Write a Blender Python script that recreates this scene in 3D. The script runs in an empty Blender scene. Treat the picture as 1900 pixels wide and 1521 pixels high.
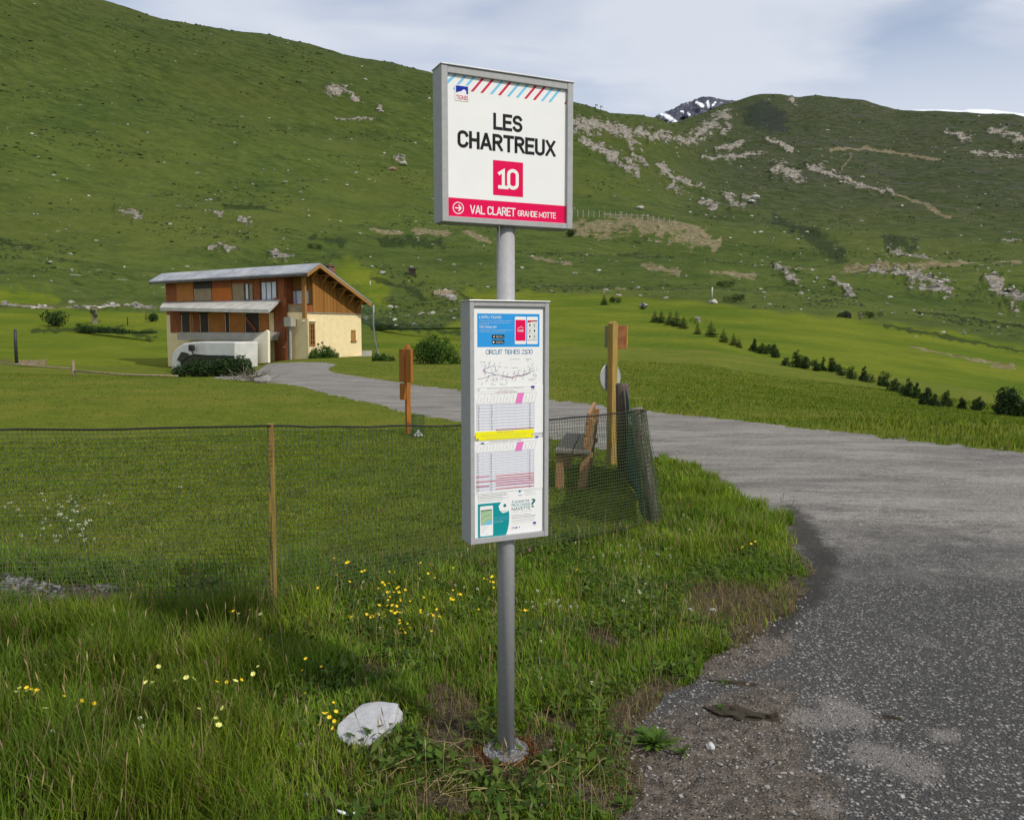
import bpy, math, random
import numpy as np
from mathutils import Vector, Matrix

R = math.radians
random.seed(7)
rng = np.random.default_rng(11)
SC = bpy.context.scene
COL = SC.collection

# ------------------------------------------------------------------ camera, sky, sun, exposure
CAMH, FPX, PITCH, PCX, PCY = 1.59, 1500.0, R(5.41), 950.0, 760.5
cam_d = bpy.data.cameras.new('camera')
cam_d.sensor_fit = 'HORIZONTAL'; cam_d.sensor_width = 36.0; cam_d.lens = 36.0 * FPX / 1900.0
cam_d.clip_start = 0.05; cam_d.clip_end = 20000
cam = bpy.data.objects.new('camera', cam_d); COL.objects.link(cam)
cam.location = (0, 0, CAMH); cam.rotation_euler = (R(90) - PITCH, 0, 0)
SC.camera = cam

SUN_AZ, SUN_EL = R(131), R(43)
sun_vec = Vector((math.sin(SUN_AZ) * math.cos(SUN_EL), math.cos(SUN_AZ) * math.cos(SUN_EL), math.sin(SUN_EL)))
sl = bpy.data.lights.new('sun', 'SUN'); sl.energy = 3.15; sl.angle = R(1.6); sl.color = (1.0, 0.94, 0.83)
so = bpy.data.objects.new('sun', sl); COL.objects.link(so)
so.rotation_euler = sun_vec.to_track_quat('Z', 'Y').to_euler()

SC.view_settings.view_transform = 'Standard'; SC.view_settings.look = 'None'
SC.view_settings.exposure = 0.0; SC.view_settings.gamma = 1.0
SC.view_settings.use_curve_mapping = False


class NT:
    """small helper round a node tree"""
    def __init__(s, tree):
        s.t = tree; s.n = tree.nodes; s.l = tree.links
    def new(s, typ, **kw):
        n = s.n.new(typ)
        for k, v in kw.items(): setattr(n, k, v)
        return n
    def put(s, sock, v):
        if v is None: return
        if isinstance(v, bpy.types.NodeSocket): s.l.new(v, sock)
        else:
            if sock.type == 'RGBA' and hasattr(v, '__len__') and len(v) == 3: v = (*v, 1)
            sock.default_value = v
    def pos(s):
        return s.new('ShaderNodeNewGeometry').outputs['Position']
    def obj(s):
        return s.new('ShaderNodeTexCoord').outputs['Object']
    def noise(s, vec, scale, detail=4, rough=.55, out='Fac', dist=0):
        n = s.new('ShaderNodeTexNoise'); s.put(n.inputs['Vector'], vec)
        n.inputs['Scale'].default_value = scale; n.inputs['Detail'].default_value = detail
        n.inputs['Roughness'].default_value = rough; n.inputs['Distortion'].default_value = dist
        return n.outputs[out]
    def voro(s, vec, scale, feature='F1', out='Distance', rnd=1.0):
        n = s.new('ShaderNodeTexVoronoi', feature=feature); s.put(n.inputs['Vector'], vec)
        n.inputs['Scale'].default_value = scale; n.inputs['Randomness'].default_value = rnd
        return n.outputs[out]
    def mapv(s, vec, scale=(1, 1, 1), rot=(0, 0, 0), loc=(0, 0, 0)):
        n = s.new('ShaderNodeMapping'); s.put(n.inputs['Vector'], vec)
        n.inputs['Scale'].default_value = scale; n.inputs['Rotation'].default_value = rot; n.inputs['Location'].default_value = loc
        return n.outputs[0]
    def math(s, op, a, b=None, c=None, clamp=False):
        n = s.new('ShaderNodeMath', operation=op, use_clamp=clamp)
        s.put(n.inputs[0], a); s.put(n.inputs[1], b); s.put(n.inputs[2], c)
        return n.outputs[0]
    def smooth(s, v, a, b, lo=0.0, hi=1.0):
        n = s.new('ShaderNodeMapRange', interpolation_type='SMOOTHSTEP'); s.put(n.inputs['Value'], v)
        n.inputs['From Min'].default_value = a; n.inputs['From Max'].default_value = b
        n.inputs['To Min'].default_value = lo; n.inputs['To Max'].default_value = hi
        return n.outputs[0]
    def mix(s, f, a, b, blend='MIX'):
        n = s.new('ShaderNodeMix', data_type='RGBA', blend_type=blend)
        s.put(n.inputs[0], f); s.put(n.inputs[6], a); s.put(n.inputs[7], b)
        return n.outputs[2]
    def attr(s, name):
        n = s.new('ShaderNodeAttribute', attribute_name=name)
        return n
    def sep(s, v):
        n = s.new('ShaderNodeSeparateColor'); s.put(n.inputs[0], v)
        return n.outputs
    def bump(s, h, strength=.3, dist=.01):
        n = s.new('ShaderNodeBump'); s.put(n.inputs['Height'], h)
        n.inputs['Strength'].default_value = strength; n.inputs['Distance'].default_value = dist
        return n.outputs[0]
    def principled(s, col, rough=.7, normal=None, metal=0.0, spec=.3, **kw):
        b = s.new('ShaderNodeBsdfPrincipled')
        s.put(b.inputs['Base Color'], col); s.put(b.inputs['Roughness'], rough); s.put(b.inputs['Metallic'], metal)
        b.inputs['Specular IOR Level'].default_value = spec
        if normal is not None: s.l.new(normal, b.inputs['Normal'])
        for k, v in kw.items(): s.put(b.inputs[k], v)
        return b.outputs[0]
    def out(s, sh, disp=None):
        o = s.new('ShaderNodeOutputMaterial'); s.l.new(sh, o.inputs['Surface'])


def newmat(name):
    m = bpy.data.materials.new(name); m.use_nodes = True; m.node_tree.nodes.clear()
    return m, NT(m.node_tree)


def srgb(r, g, b):
    f = lambda c: (c / 255 / 12.92) if c / 255 <= .04045 else ((c / 255 + .055) / 1.055) ** 2.4
    return (f(r), f(g), f(b))


_mc = {}
def pm(name, c1, c2=None, scale=8, rough=.6, bump=.0, metal=0.0, spec=.3, stretch=(1, 1, 1), detail=5, bdist=.004):
    """procedural two-tone material: noise between two colours, optional bump, in object space"""
    if name in _mc: return _mc[name]
    m, t = newmat(name)
    if c2 is None: c2 = tuple(c * .88 for c in c1)
    v = t.mapv(t.obj(), stretch)
    n = t.noise(v, scale, detail, .6)
    col = t.mix(t.smooth(n, .3, .7), c1, c2)
    nm = t.bump(t.noise(v, scale * 4, 4, .6), bump, bdist) if bump else None
    t.out(t.principled(col, rough, nm, metal, spec))
    _mc[name] = m
    return m


# world: Nishita sky seen through a thin veil of cloud
W = bpy.data.worlds.new("World"); SC.world = W; W.use_nodes = True
wt = NT(W.node_tree); wt.n.clear()
sky = wt.new('ShaderNodeTexSky', sky_type='NISHITA'); sky.sun_disc = False
sky.sun_elevation = SUN_EL; sky.sun_rotation = SUN_AZ; sky.altitude = 2100; sky.air_density = 1.0; sky.dust_density = 1.2
gen = wt.new('ShaderNodeTexCoord').outputs['Generated']
sx = wt.new('ShaderNodeSeparateXYZ'); wt.l.new(gen, sx.inputs[0])
zc = wt.math('MAXIMUM', wt.math('ADD', sx.outputs[2], .22), .05)
cv = wt.new('ShaderNodeCombineXYZ')
wt.l.new(wt.math('DIVIDE', sx.outputs[0], zc), cv.inputs[0]); wt.l.new(wt.math('DIVIDE', sx.outputs[1], zc), cv.inputs[1])
c1 = wt.noise(wt.mapv(cv.outputs[0], (1.0, 1.0, 1), (0, 0, R(25)), (3.5, 1.2, 0)), 1.15, 4, .45, dist=.3)
c2 = wt.noise(wt.mapv(cv.outputs[0], (1.0, 2.2, 1), (0, 0, R(-20)), (5.1, 3.4, 0)), 2.2, 4, .5, dist=.4)
cl = wt.math('ADD', wt.math('MULTIPLY', c1, .72), wt.math('MULTIPLY', c2, .28))
cm = wt.smooth(cl, .34, .55, .34, .97)
lowband = wt.smooth(sx.outputs[2], .20, .40, 1.0, .0)
cm = wt.math('MAXIMUM', cm, wt.math('MULTIPLY', lowband, .9))
ccol = wt.mix(c2, (6.7, 7.15, 8.1), (7.3, 7.7, 8.6))
skyb = wt.mix(1.0, sky.outputs[0], (1.75, 1.62, 1.5), 'MULTIPLY')
skyc = wt.mix(cm, skyb, ccol)
bg = wt.new('ShaderNodeBackground'); wt.l.new(skyc, bg.inputs['Color']); bg.inputs['Strength'].default_value = .1
wo = wt.new('ShaderNodeOutputWorld'); wt.l.new(bg.outputs[0], wo.inputs['Surface'])


# ------------------------------------------------------------------ scene-graph helpers
def tag(o, label=None, cat=None, group=None, kind=None):
    if label: o['label'] = label
    if cat: o['category'] = cat
    if group: o['group'] = group
    if kind: o['kind'] = kind
    return o


def thing(name, label, cat, loc=(0, 0, 0), rz=0.0, group=None):
    o = bpy.data.objects.new(name, None); COL.objects.link(o)
    o.empty_display_size = .2
    o.location = loc; o.rotation_euler = (0, 0, rz)
    return tag(o, label, cat, group)


def copy_tree(o, parent=None):
    c = o.copy(); COL.objects.link(c)
    if parent is not None: c.parent = parent
    for ch in list(o.children): copy_tree(ch, c)
    return c


class MB:
    """collects faces for ONE mesh object"""
    def __init__(s): s.v = []; s.f = []; s.m = []
    def add(s, vs, fs, mi=0):
        b = len(s.v); s.v.extend([tuple(v) for v in vs])
        for f in fs: s.f.append(tuple(b + i for i in f)); s.m.append(mi)
    def box(s, x0, y0, z0, x1, y1, z1, mi=0, mat=None):
        vs = [Vector((x, y, z)) for z in (z0, z1) for x, y in ((x0, y0), (x1, y0), (x1, y1), (x0, y1))]
        if mat: vs = [mat @ v for v in vs]
        s.add(vs, [(3, 2, 1, 0), (4, 5, 6, 7), (0, 1, 5, 4), (1, 2, 6, 5), (2, 3, 7, 6), (3, 0, 4, 7)], mi)
    def beam(s, p0, p1, w, h, mi=0, up=(0, 0, 1)):
        p0 = Vector(p0); p1 = Vector(p1); d = (p1 - p0); L = d.length; d = d.normalized()
        a = d.cross(Vector(up))
        if a.length < 1e-4: a = d.cross(Vector((1, 0, 0)))
        a.normalize(); b = a.cross(d).normalized()
        vs = []
        for p in (p0, p1):
            for q, r in ((-1, -1), (1, -1), (1, 1), (-1, 1)): vs.append(p + a * (q * w / 2) + b * (r * h / 2))
        s.add(vs, [(3, 2, 1, 0), (4, 5, 6, 7), (0, 1, 5, 4), (1, 2, 6, 5), (2, 3, 7, 6), (3, 0, 4, 7)], mi)
    def tube(s, pts, rad, n=8, mi=0, caps=True):
        pts = [Vector(p) for p in pts]
        if not hasattr(rad, '__len__'): rad = [rad] * len(pts)
        rings = []; prev = None
        for i, p in enumerate(pts):
            d = (pts[min(i + 1, len(pts) - 1)] - pts[max(i - 1, 0)]).normalized()
            a = prev - d * prev.dot(d) if prev is not None else d.cross(Vector((0, 0, 1)) if abs(d.z) < .9 else Vector((1, 0, 0)))
            a.normalize(); prev = a; b = d.cross(a)
            rings.append([p + (a * math.cos(2 * math.pi * k / n) + b * math.sin(2 * math.pi * k / n)) * rad[i] for k in range(n)])
        vs = [v for r in rings for v in r]; fs = []
        for i in range(len(pts) - 1):
            for k in range(n):
                fs.append((i * n + k, i * n + (k + 1) % n, (i + 1) * n + (k + 1) % n, (i + 1) * n + k))
        if caps:
            fs.append(tuple(reversed(range(n)))); fs.append(tuple((len(pts) - 1) * n + k for k in range(n)))
        s.add(vs, fs, mi)
    def prism(s, poly, ext, mi=0):
        """poly: list of 3-D points (planar), ext: extrusion vector"""
        P = [Vector(p) for p in poly]; e = Vector(ext); n = len(P)
        nrm = Vector((0, 0, 0))
        for i in range(n): nrm += P[i].cross(P[(i + 1) % n])
        if nrm.dot(e) > 0: P.reverse()
        vs = P + [p + e for p in P]
        fs = [tuple(range(n)), tuple(reversed(range(n, 2 * n)))]
        for i in range(n): fs.append((i, i + n, (i + 1) % n + n, (i + 1) % n))
        s.add(vs, fs, mi)
    def build(s, name, mats, parent=None, smooth=False, bevel=0.0, loc=None):
        me = bpy.data.meshes.new(name); me.from_pydata(s.v, [], s.f); me.validate()
        if not isinstance(mats, (list, tuple)): mats = [mats]
        for m in mats: me.materials.append(m)
        if len(mats) > 1 and len(me.polygons) == len(s.m): me.polygons.foreach_set('material_index', s.m)
        if smooth: me.polygons.foreach_set('use_smooth', [True] * len(me.polygons))
        o = bpy.data.objects.new(name, me); COL.objects.link(o)
        if parent is not None: o.parent = parent
        if loc is not None: o.location = loc
        if bevel:
            b = o.modifiers.new('bevel', 'BEVEL'); b.width = bevel; b.segments = 2; b.limit_method = 'ANGLE'; b.angle_limit = R(40)
        return o


def np_mesh(name, V, F, mats, attrs=None, smooth=True):
    """F: (n,3) or (n,4) int array"""
    me = bpy.data.meshes.new(name); n, k = F.shape
    me.vertices.add(len(V)); me.vertices.foreach_set('co', V.astype(np.float32).ravel())
    me.loops.add(n * k); me.loops.foreach_set('vertex_index', F.astype(np.int32).ravel())
    me.polygons.add(n); me.polygons.foreach_set('loop_start', np.arange(0, n * k, k, dtype=np.int32))
    try: me.polygons.foreach_set('loop_total', np.full(n, k, dtype=np.int32))
    except Exception: pass
    me.polygons.foreach_set('use_smooth', np.full(n, smooth, dtype=bool))
    me.update(calc_edges=True)
    for m in (mats if isinstance(mats, (list, tuple)) else [mats]): me.materials.append(m)
    for an, arr in (attrs or {}).items():
        a = me.attributes.new(an, 'FLOAT_COLOR', 'POINT'); a.data.foreach_set('color', arr.astype(np.float32).ravel())
    o = bpy.data.objects.new(name, me); COL.objects.link(o)
    return o


# ------------------------------------------------------------------ numpy noise and camera mapping
def _hash(ix, iy, seed):
    h = (ix.astype(np.int64) * 374761393 + iy.astype(np.int64) * 668265263 + seed * 982451653) & 0xffffffff
    h = ((h ^ (h >> 13)) * 1274126177) & 0xffffffff
    return ((h ^ (h >> 16)) & 0xffff) / 65535.0 * 2 * np.pi


def pnoise(x, y, seed=0):
    x = np.asarray(x, float); y = np.asarray(y, float)
    ix = np.floor(x); iy = np.floor(y); fx = x - ix; fy = y - iy
    u = fx * fx * fx * (fx * (fx * 6 - 15) + 10); v = fy * fy * fy * (fy * (fy * 6 - 15) + 10)
    def g(a, b):
        an = _hash(ix + a, iy + b, seed)
        return np.cos(an) * (fx - a) + np.sin(an) * (fy - b)
    return 1.5 * ((g(0, 0) * (1 - u) + g(1, 0) * u) * (1 - v) + (g(0, 1) * (1 - u) + g(1, 1) * u) * v)


def sstep(x, a, b):
    t = np.clip((x - a) / (b - a), 0, 1)
    return t * t * (3 - 2 * t)


CP, SP = math.cos(PITCH), math.sin(PITCH)
def px_of(X, Y, Z):
    z = Z - CAMH
    d = np.maximum(Y * CP - z * SP, 1e-3); u = Y * SP + z * CP
    return PCX + FPX * X / d, PCY - FPX * u / d
def ray(px, py):
    u = (px - PCX) / FPX; v = (PCY - py) / FPX
    return u, CP + v * SP, -SP + v * CP
def tan_of(az, py):
    v = (PCY - py) / FPX
    return np.cos(az) * (v * CP - SP) / (CP + v * SP)
def ground_pt(px, py, z=0.0):
    """where the line of sight meets the level z"""
    x, y, zz = ray(px, py); k = (z - CAMH) / zz
    return x * k, y * k
def in_poly(px, py, poly):
    inside = np.zeros(np.shape(px), bool); n = len(poly); j = n - 1
    for i in range(n):
        xi, yi = poly[i]; xj, yj = poly[j]
        c = ((yi > py) != (yj > py)) & (px < (xj - xi) * (py - yi) / (yj - yi + 1e-12) + xi)
        inside ^= c; j = i
    return inside
def capsule(px, py, x0, y0, x1, y1, r):
    """1 at the axis of the capsule, 0.5 at radius r, 0 at 2r"""
    dx, dy = x1 - x0, y1 - y0; L = dx * dx + dy * dy + 1e-9
    t = np.clip(((px - x0) * dx + (py - y0) * dy) / L, 0, 1)
    d = np.hypot(px - x0 - t * dx, py - y0 - t * dy)
    return np.clip(1 - d / (2 * r), 0, 1)
# ------------------------------------------------------------------ terrain: one valley floor and its slopes, built outward from the road
XC = np.array([-900, -300, 0, 300, 420, 520, 575, 800, 1000, 1100, 1215, 1300, 1400, 1480, 1600, 1750, 1900, 2300, 2900], float)
DC = np.array([14, 20, 32, 50, 75, 110, 160, 230, 330, 480, 680, 950, 1350, 1800, 2300], float)
TB = [
 [787,737,699,690,652,590,555,508,430,290, 80,-230,-100,  40, 140],
 [787,737,699,690,652,590,555,508,435,310,120,-140, -20,  90, 170],
 [787,737,699,690,655,603,562,510,440,330,165, -60,  60, 150, 200],
 [787,738,701,698,656,606,564,514,445,345,190,   8, 120, 200, 240],
 [787,738,700,693,654,608,570,522,455,360,218,  50, 140, 210, 245],
 [787,737,695,672,648,612,575,527,462,370,236,  68, 155, 216, 248],
 [787,737,692,666,645,615,580,530,465,375,245,  78, 160, 220, 250],
 [787,737,692,666,642,612,575,530,470,395,280, 136, 200, 250, 280],
 [787,737,694,660,628,598,562,522,470,400,310, 174, 215, 250, 280],
 [787,739,698,660,628,596,560,520,470,405,320, 203, 212, 240, 280],
 [788,742,703,665,630,598,562,523,475,415,335, 222, 225, 236, 280],
 [788,745,710,668,632,600,562,523,478,425,360, 290, 245, 206, 240],
 [788,750,722,685,645,605,568,528,485,435,375, 310, 240, 176, 230],
 [789,755,730,695,655,612,572,532,490,440,380, 315, 245, 179, 230],
 [790,762,742,710,672,625,580,540,498,448,390, 325, 255, 187, 230],
 [790,772,755,730,695,645,595,552,508,460,402, 335, 265, 209, 240],
 [790,784,772,752,722,668,610,562,518,470,410, 345, 275, 215, 250],
 [795,800,795,780,750,690,625,575,530,480,420, 355, 285, 225, 260],
 [800,815,815,800,770,710,640,585,540,490,430, 365, 295, 235, 270]]
TB = np.array(TB, float)


def pchip(xk, yk, x):
    """monotone cubic along axis 0 of yk"""
    h = np.diff(xk); dl = np.diff(yk, axis=0) / h[:, None]
    m = np.zeros_like(yk)
    w1 = 2 * h[1:] + h[:-1]; w2 = h[1:] + 2 * h[:-1]
    a, b = dl[:-1], dl[1:]
    ok = a * b > 0
    with np.errstate(all='ignore'):
        hm = (w1 + w2)[:, None] / (w1[:, None] / a + w2[:, None] / b)
    m[1:-1] = np.where(ok, hm, 0); m[0] = dl[0]; m[-1] = dl[-1]
    i = np.clip(np.searchsorted(xk, x) - 1, 0, len(h) - 1)
    t = ((x - xk[i]) / h[i])[:, None]; hh = h[i][:, None]
    return ((1 + 2 * t) * (1 - t) ** 2 * yk[i] + t * (1 - t) ** 2 * hh * m[i] + t * t * (3 - 2 * t) * yk[i + 1] + t * t * (t - 1) * hh * m[i + 1])


LD = np.linspace(math.log(14), math.log(2300), 420)
XF = np.arange(-900, 2901, 10.0)
G1 = pchip(np.log(DC), TB.T, LD)                       # (420, columns)
G2 = pchip(XC, G1.T, XF)                               # (XF, 420)
k = np.exp(-.5 * (np.arange(-6, 7) / 2.5) ** 2); k /= k.sum()
G2 = np.apply_along_axis(lambda c: np.convolve(np.pad(c, 6, 'edge'), k, 'valid'), 0, G2)
RIDGE = np.array([(-900, -230), (-300, -140), (0, -62), (100, -25), (165, 0), (260, 25), (370, 45), (500, 65), (590, 87), (655, 107), (740, 122),
    (800, 136), (930, 158), (1000, 173), (1061, 190), (1090, 198), (1106, 206), (1132, 215), (1146, 213), (1166, 215), (1208, 220), (1236, 230),
    (1262, 227), (1275, 220), (1315, 205), (1361, 190), (1389, 180), (1412, 173.5), (1454, 175), (1477, 179), (1500, 176.5), (1520, 176),
    (1600, 187), (1660, 205), (1680, 208), (1780, 209), (1880, 212), (1900, 217), (2300, 226), (2900, 236)])
rid = np.interp(XF, RIDGE[:, 0], RIDGE[:, 1])
ymin = G2.min(axis=1)
wgt = np.clip((640 - G2) / (640 - ymin)[:, None], 0, 1) ** 2
G2 = G2 + (rid - ymin)[:, None] * wgt


def y_of(x, ld):
    fx = np.clip((x - XF[0]) / 10.0, 0, len(XF) - 1.001); fd = np.clip((ld - LD[0]) / (LD[1] - LD[0]), 0, len(LD) - 1.001)
    i = fx.astype(int); j = fd.astype(int); a = fx - i; b = fd - j
    return (G2[i, j] * (1 - a) + G2[i + 1, j] * a) * (1 - b) + (G2[i, j + 1] * (1 - a) + G2[i + 1, j + 1] * a) * b


def base_z(az, d):
    az = np.clip(az, -1.08, 1.08)
    ld = np.log(np.maximum(d, 14))
    x = PCX + FPX * np.tan(az)
    for _ in range(3):
        t = tan_of(az, y_of(x, ld))
        x = PCX + FPX * np.sin(az) / (np.cos(az) * CP - t * SP)
    return CAMH + d * t, x


CAPS_ROCK = [(1065,238,1110,236,13),(1110,236,1170,250,12),(1080,258,1140,292,9),(1170,255,1176,292,8),(1135,300,1185,328,6),(1160,292,1188,328,4),
    (1190,302,1196,308,8),(1226,312,1256,348,9),(612,172,640,172,9),(640,180,668,196,5),(628,222,692,224,3.5),(700,202,706,208,4),(730,304,750,306,3.5),
    (1180,246,1290,268,7),(1445,318,1478,330,12),(1500,312,1590,345,6),(1590,345,1655,365,4),(1620,503,1700,512,7),(1690,518,1765,530,6),(1840,240,1900,262,8),
    (1800,282,1900,288,5),(1755,250,1800,262,4),(1465,182,1477,200,4),(1290,256,1345,212,11),(1330,282,1375,268,6),(1345,250,1352,232,5),(1305,300,1420,290,3.5),
    (1420,262,1470,280,3.5),(1380,368,1405,375,4),(1345,365,1360,372,4),(1355,380,1385,384,5),(1300,370,1330,380,4),(1850,455,1893,452,2.5),(1830,525,1900,545,6),
    (1860,555,1885,566,4),(200,550,212,556,2),(820,540,845,540,4),(500,473,545,478,4),(390,462,440,466,4),(40,563,220,568,2),(60,568,290,572,2.2),(1290,600,1300,602,3),
    (0,560,60,562,2.5),(385,400,410,415,4),(445,425,470,430,4),(225,395,262,415,7),(1545,520,1580,540,4),(1440,500,1480,525,5),(1240,330,1300,350,4),(1650,460,1740,480,3)]
CAPS_EARTH = [(1070,426,1170,425,7),(1150,418,1300,440,9),(1290,440,1330,452,5),(772,430,828,436,8),(690,433,745,436,3),(862,432,905,448,6),(985,480,1060,500,4),
    (1440,495,1500,498,2),(1500,498,1580,497,2.2),(1580,497,1780,496,2),(1780,494,1890,486,2.5),(1540,275,1610,272,1.8),(1610,272,1690,284,2.2),(1690,284,1745,294,1.6),(1562,315,1580,285,1.2),
    (1590,347,1660,366,2.4),(1660,366,1765,398,1.7),(1120,545,1132,535,1.5),(1132,535,1160,532,1.5),(1690,645,1800,668,1.8),(1800,668,1880,680,2.5),(1840,682,1880,684,2.2),
    (1570,490,1640,498,3),(1120,400,1200,404,2),(1190,500,1260,512,3),(1320,512,1400,515,2)]
CAPS_DARK = [(1395,215,1445,232,17),(1410,200,1440,215,12),(180,612,285,628,7),(60,618,180,612,4),(690,607,860,620,4.5),(1650,450,1700,455,7),(1620,505,1690,512,2),(1640,610,1900,655,3),
    (1700,590,1900,615,2),(700,455,820,460,6),(575,455,640,462,5),(420,385,520,395,5),(0,440,70,460,5),(1440,400,1560,470,14),(1260,660,1450,690,2),(690,520,780,540,4),
    (860,540,880,560,6),(1150,460,1250,470,5)]
CAPS_DRY = [(1350,668,1500,690,5),(1420,680,1600,715,5),(1300,655,1400,672,5),(40,555,220,565,5),(0,670,90,682,3),(660,740,780,748,6)]
LAWNX = np.array([(-900, 600), (0, 572), (120, 570), (300, 585), (560, 590), (690, 608), (800, 618), (860, 600), (920, 560), (1000, 545), (1110, 548), (1250, 562), (1500, 592), (1700, 612), (1900, 645), (2900, 690)], float)


def hill_masks(px, py):
    r = np.zeros_like(px); e = np.zeros_like(px); dk = np.zeros_like(px); dr = np.zeros_like(px)
    jx = pnoise(px / 16, py / 9, 31) * 13 + pnoise(px / 5, py / 3, 33) * 5; jy = pnoise(px / 16 + 40, py / 9, 32) * 10 + pnoise(px / 5, py / 3, 34) * 4
    for caps, arr in ((CAPS_ROCK, r), (CAPS_EARTH, e), (CAPS_DARK, dk), (CAPS_DRY, dr)):
        for c in caps:
            j = min(1.0, c[4] / 8)
            np.maximum(arr, capsule(px + jx * j, py + jy * j, *c), out=arr)
    lb = np.interp(px, LAWNX[:, 0], LAWNX[:, 1])
    lawn = sstep(py + pnoise(px / 60, py / 20, 5) * 6, lb - 5, lb + 5)
    for c in ((0, 535, 90, 540, 14), (640, 505, 700, 535, 14), (870, 545, 980, 550, 10)):
        lawn = np.maximum(lawn, np.clip(capsule(px + jx, py + jy, *c) * 1.6, 0, 1))
    return r, e, lawn, dk, dr


def relief(X, Y, d, cell, rock, lawn, px, py):
    z = np.zeros_like(X)
    lb = np.interp(px, LAWNX[:, 0], LAWNX[:, 1]); lawn = sstep(py, lb - 75, lb + 12)
    for i, (L, amp) in enumerate(((170, 4.6), (80, 2.8), (38, 1.5), (18, .85), (9, .48), (4.5, .26), (2.2, .12))):
        fade = sstep(L / np.maximum(cell, 1e-3), 2.5, 6.0)
        n = pnoise(X / L + 7 * i, Y / L - 3 * i, 50 + i)
        z += amp * fade * n * (1 - .86 * lawn)
    z *= sstep(d, 50, 150)
    for i, (L, amp) in enumerate(((22, 2.4), (9, 1.6), (4.5, .8))):
        fade = sstep(L / np.maximum(cell, 1e-3), 2.0, 4.5)
        n = pnoise(X / L + 17 * i, Y / L, 90 + i)
        z += amp * fade * (1 - 2 * np.abs(n)) * np.clip(rock * 2, 0, 1) * np.clip(d / 900, .04, 1)
    return z


# columns: dense across the view, coarse beyond it
azd = np.arctan((np.linspace(-60, 1960, 800) - PCX) / FPX)
az_cols = np.concatenate([np.linspace(R(-76), azd[0], 50)[:-1], azd, np.linspace(azd[-1], R(76), 50)[1:]])
NEAR_D = np.concatenate([np.exp(np.linspace(math.log(.45), math.log(2.0), 40))[:-1], np.exp(np.linspace(math.log(2.0), math.log(16), 330))[:-1],
                         np.exp(np.linspace(math.log(16), math.log(62), 130))])
FAR_D = np.concatenate([np.exp(np.linspace(math.log(62), math.log(1000), 300))[:-1], np.exp(np.linspace(math.log(1000), math.log(2000), 110))[:-1], np.array([2000, 2080, 2180, 2300.])])


def near_z(X, Y, az, d):
    z, x = base_z(az, d)
    w = sstep(d, 12, 20)
    fl = .03 * pnoise(X / 1.7, Y / 1.7, 3) * sstep(d, 2, 4) + .012 * pnoise(X / .5, Y / .5, 4)
    return z * w + fl * (1 - .5 * w)


def terrain_z(X, Y):
    """height of the built ground, valid everywhere in view"""
    X = np.asarray(X, float); Y = np.asarray(Y, float)
    d = np.hypot(X, Y); az = np.arctan2(X, Y)
    zb, x = base_z(az, d)
    px, py = px_of(X, Y, zb)
    r, e, lawn, dk, dr = hill_masks(px, py)
    zf = zb + relief(X, Y, d, d * .0016, r, lawn, px, py)
    zn = near_z(X, Y, az, d)
    return np.where(d < 62, zn, zf)


def hit(px, py, dmin=3.0):
    """where the line of sight through a picture point meets the terrain -> x, y, z, distance"""
    ux, uy, uz = ray(px, py); hn = math.hypot(ux, uy); t = uz / hn; az = math.atan2(ux, uy)
    dd = np.exp(np.linspace(math.log(dmin), math.log(2250), 2600))
    Z = terrain_z(np.sin(az) * dd, np.cos(az) * dd)
    g = np.nonzero(Z >= CAMH + t * dd)[0]
    i = g[0] if len(g) else len(dd) - 1
    d = dd[i]
    return math.sin(az) * d, math.cos(az) * d, float(Z[i]), float(d)


# road outline, walked along its near edge to the chalet and back along its far edge (picture points turned into ground points by class test)
ROAD = [(700, 9000), (1040, 2200), (1110, 1700), (1150, 1530), (1185, 1470), (1200, 1420), (1185, 1350), (1225, 1300), (1275, 1260), (1300, 1228), (1390, 1195),
    (1460, 1150), (1495, 1110), (1500, 1062), (1472, 988), (1420, 945), (1350, 905), (1290, 872), (1225, 848), (1127, 836), (1019, 813), (860, 783), (800, 772), (750, 764),
    (700, 750), (640, 737), (600, 728), (560, 717), (520, 711), (470, 707), (400, 702), (395, 697), (440, 697), (470, 692), (484, 684), (495, 676), (520, 673), (560, 672), (600, 673), (618, 675), (622, 678), (610, 682), (609, 687),
    (622, 692), (686, 702), (743, 710), (772, 715), (851, 724), (940, 733), (1019, 742), (1127, 754), (1193, 763), (1370, 781), (1502, 796), (1635, 811), (1767, 827), (1900, 838),
    (2200, 868), (3200, 960), (9000, 1500), (9000, 9000)]


def road_test(px, py, X, Y):
    j = np.clip((py - 660) / 260, .12, 1.6)
    return in_poly(px + (pnoise(X * 3.1, Y * 3.1, 8) * 16 + pnoise(X * 11, Y * 11, 9) * 7) * j, py + (pnoise(X * 3.1 + 50, Y * 3.1, 12) * 7 + pnoise(X * 11, Y * 11 + 30, 14) * 4) * j, ROAD)


CAPS_SOIL = [(815,1350,840,1368,24),(880,1410,960,1430,16),(960,1390,1010,1380,15),(790,1480,860,1495,12),(1080,1470,1150,1500,16),(1160,1330,1230,1290,26),
    (1220,1450,1320,1500,56),(1200,1380,1300,1330,34),(1100,1180,1130,1190,11),(680,1240,720,1250,8),(1320,1120,1470,1140,34),(1480,1000,1520,1070,18),(1380,1180,1480,1100,28),
    (0,1085,90,1100,16),(90,1100,200,1110,14),(820,1300,860,1320,24),(1000,1330,1060,1350,9)]
CAPS_PEBBLE = [(-40,1078,60,1092,11),(60,1090,110,1104,9),(140,1092,215,1090,5)]


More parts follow.
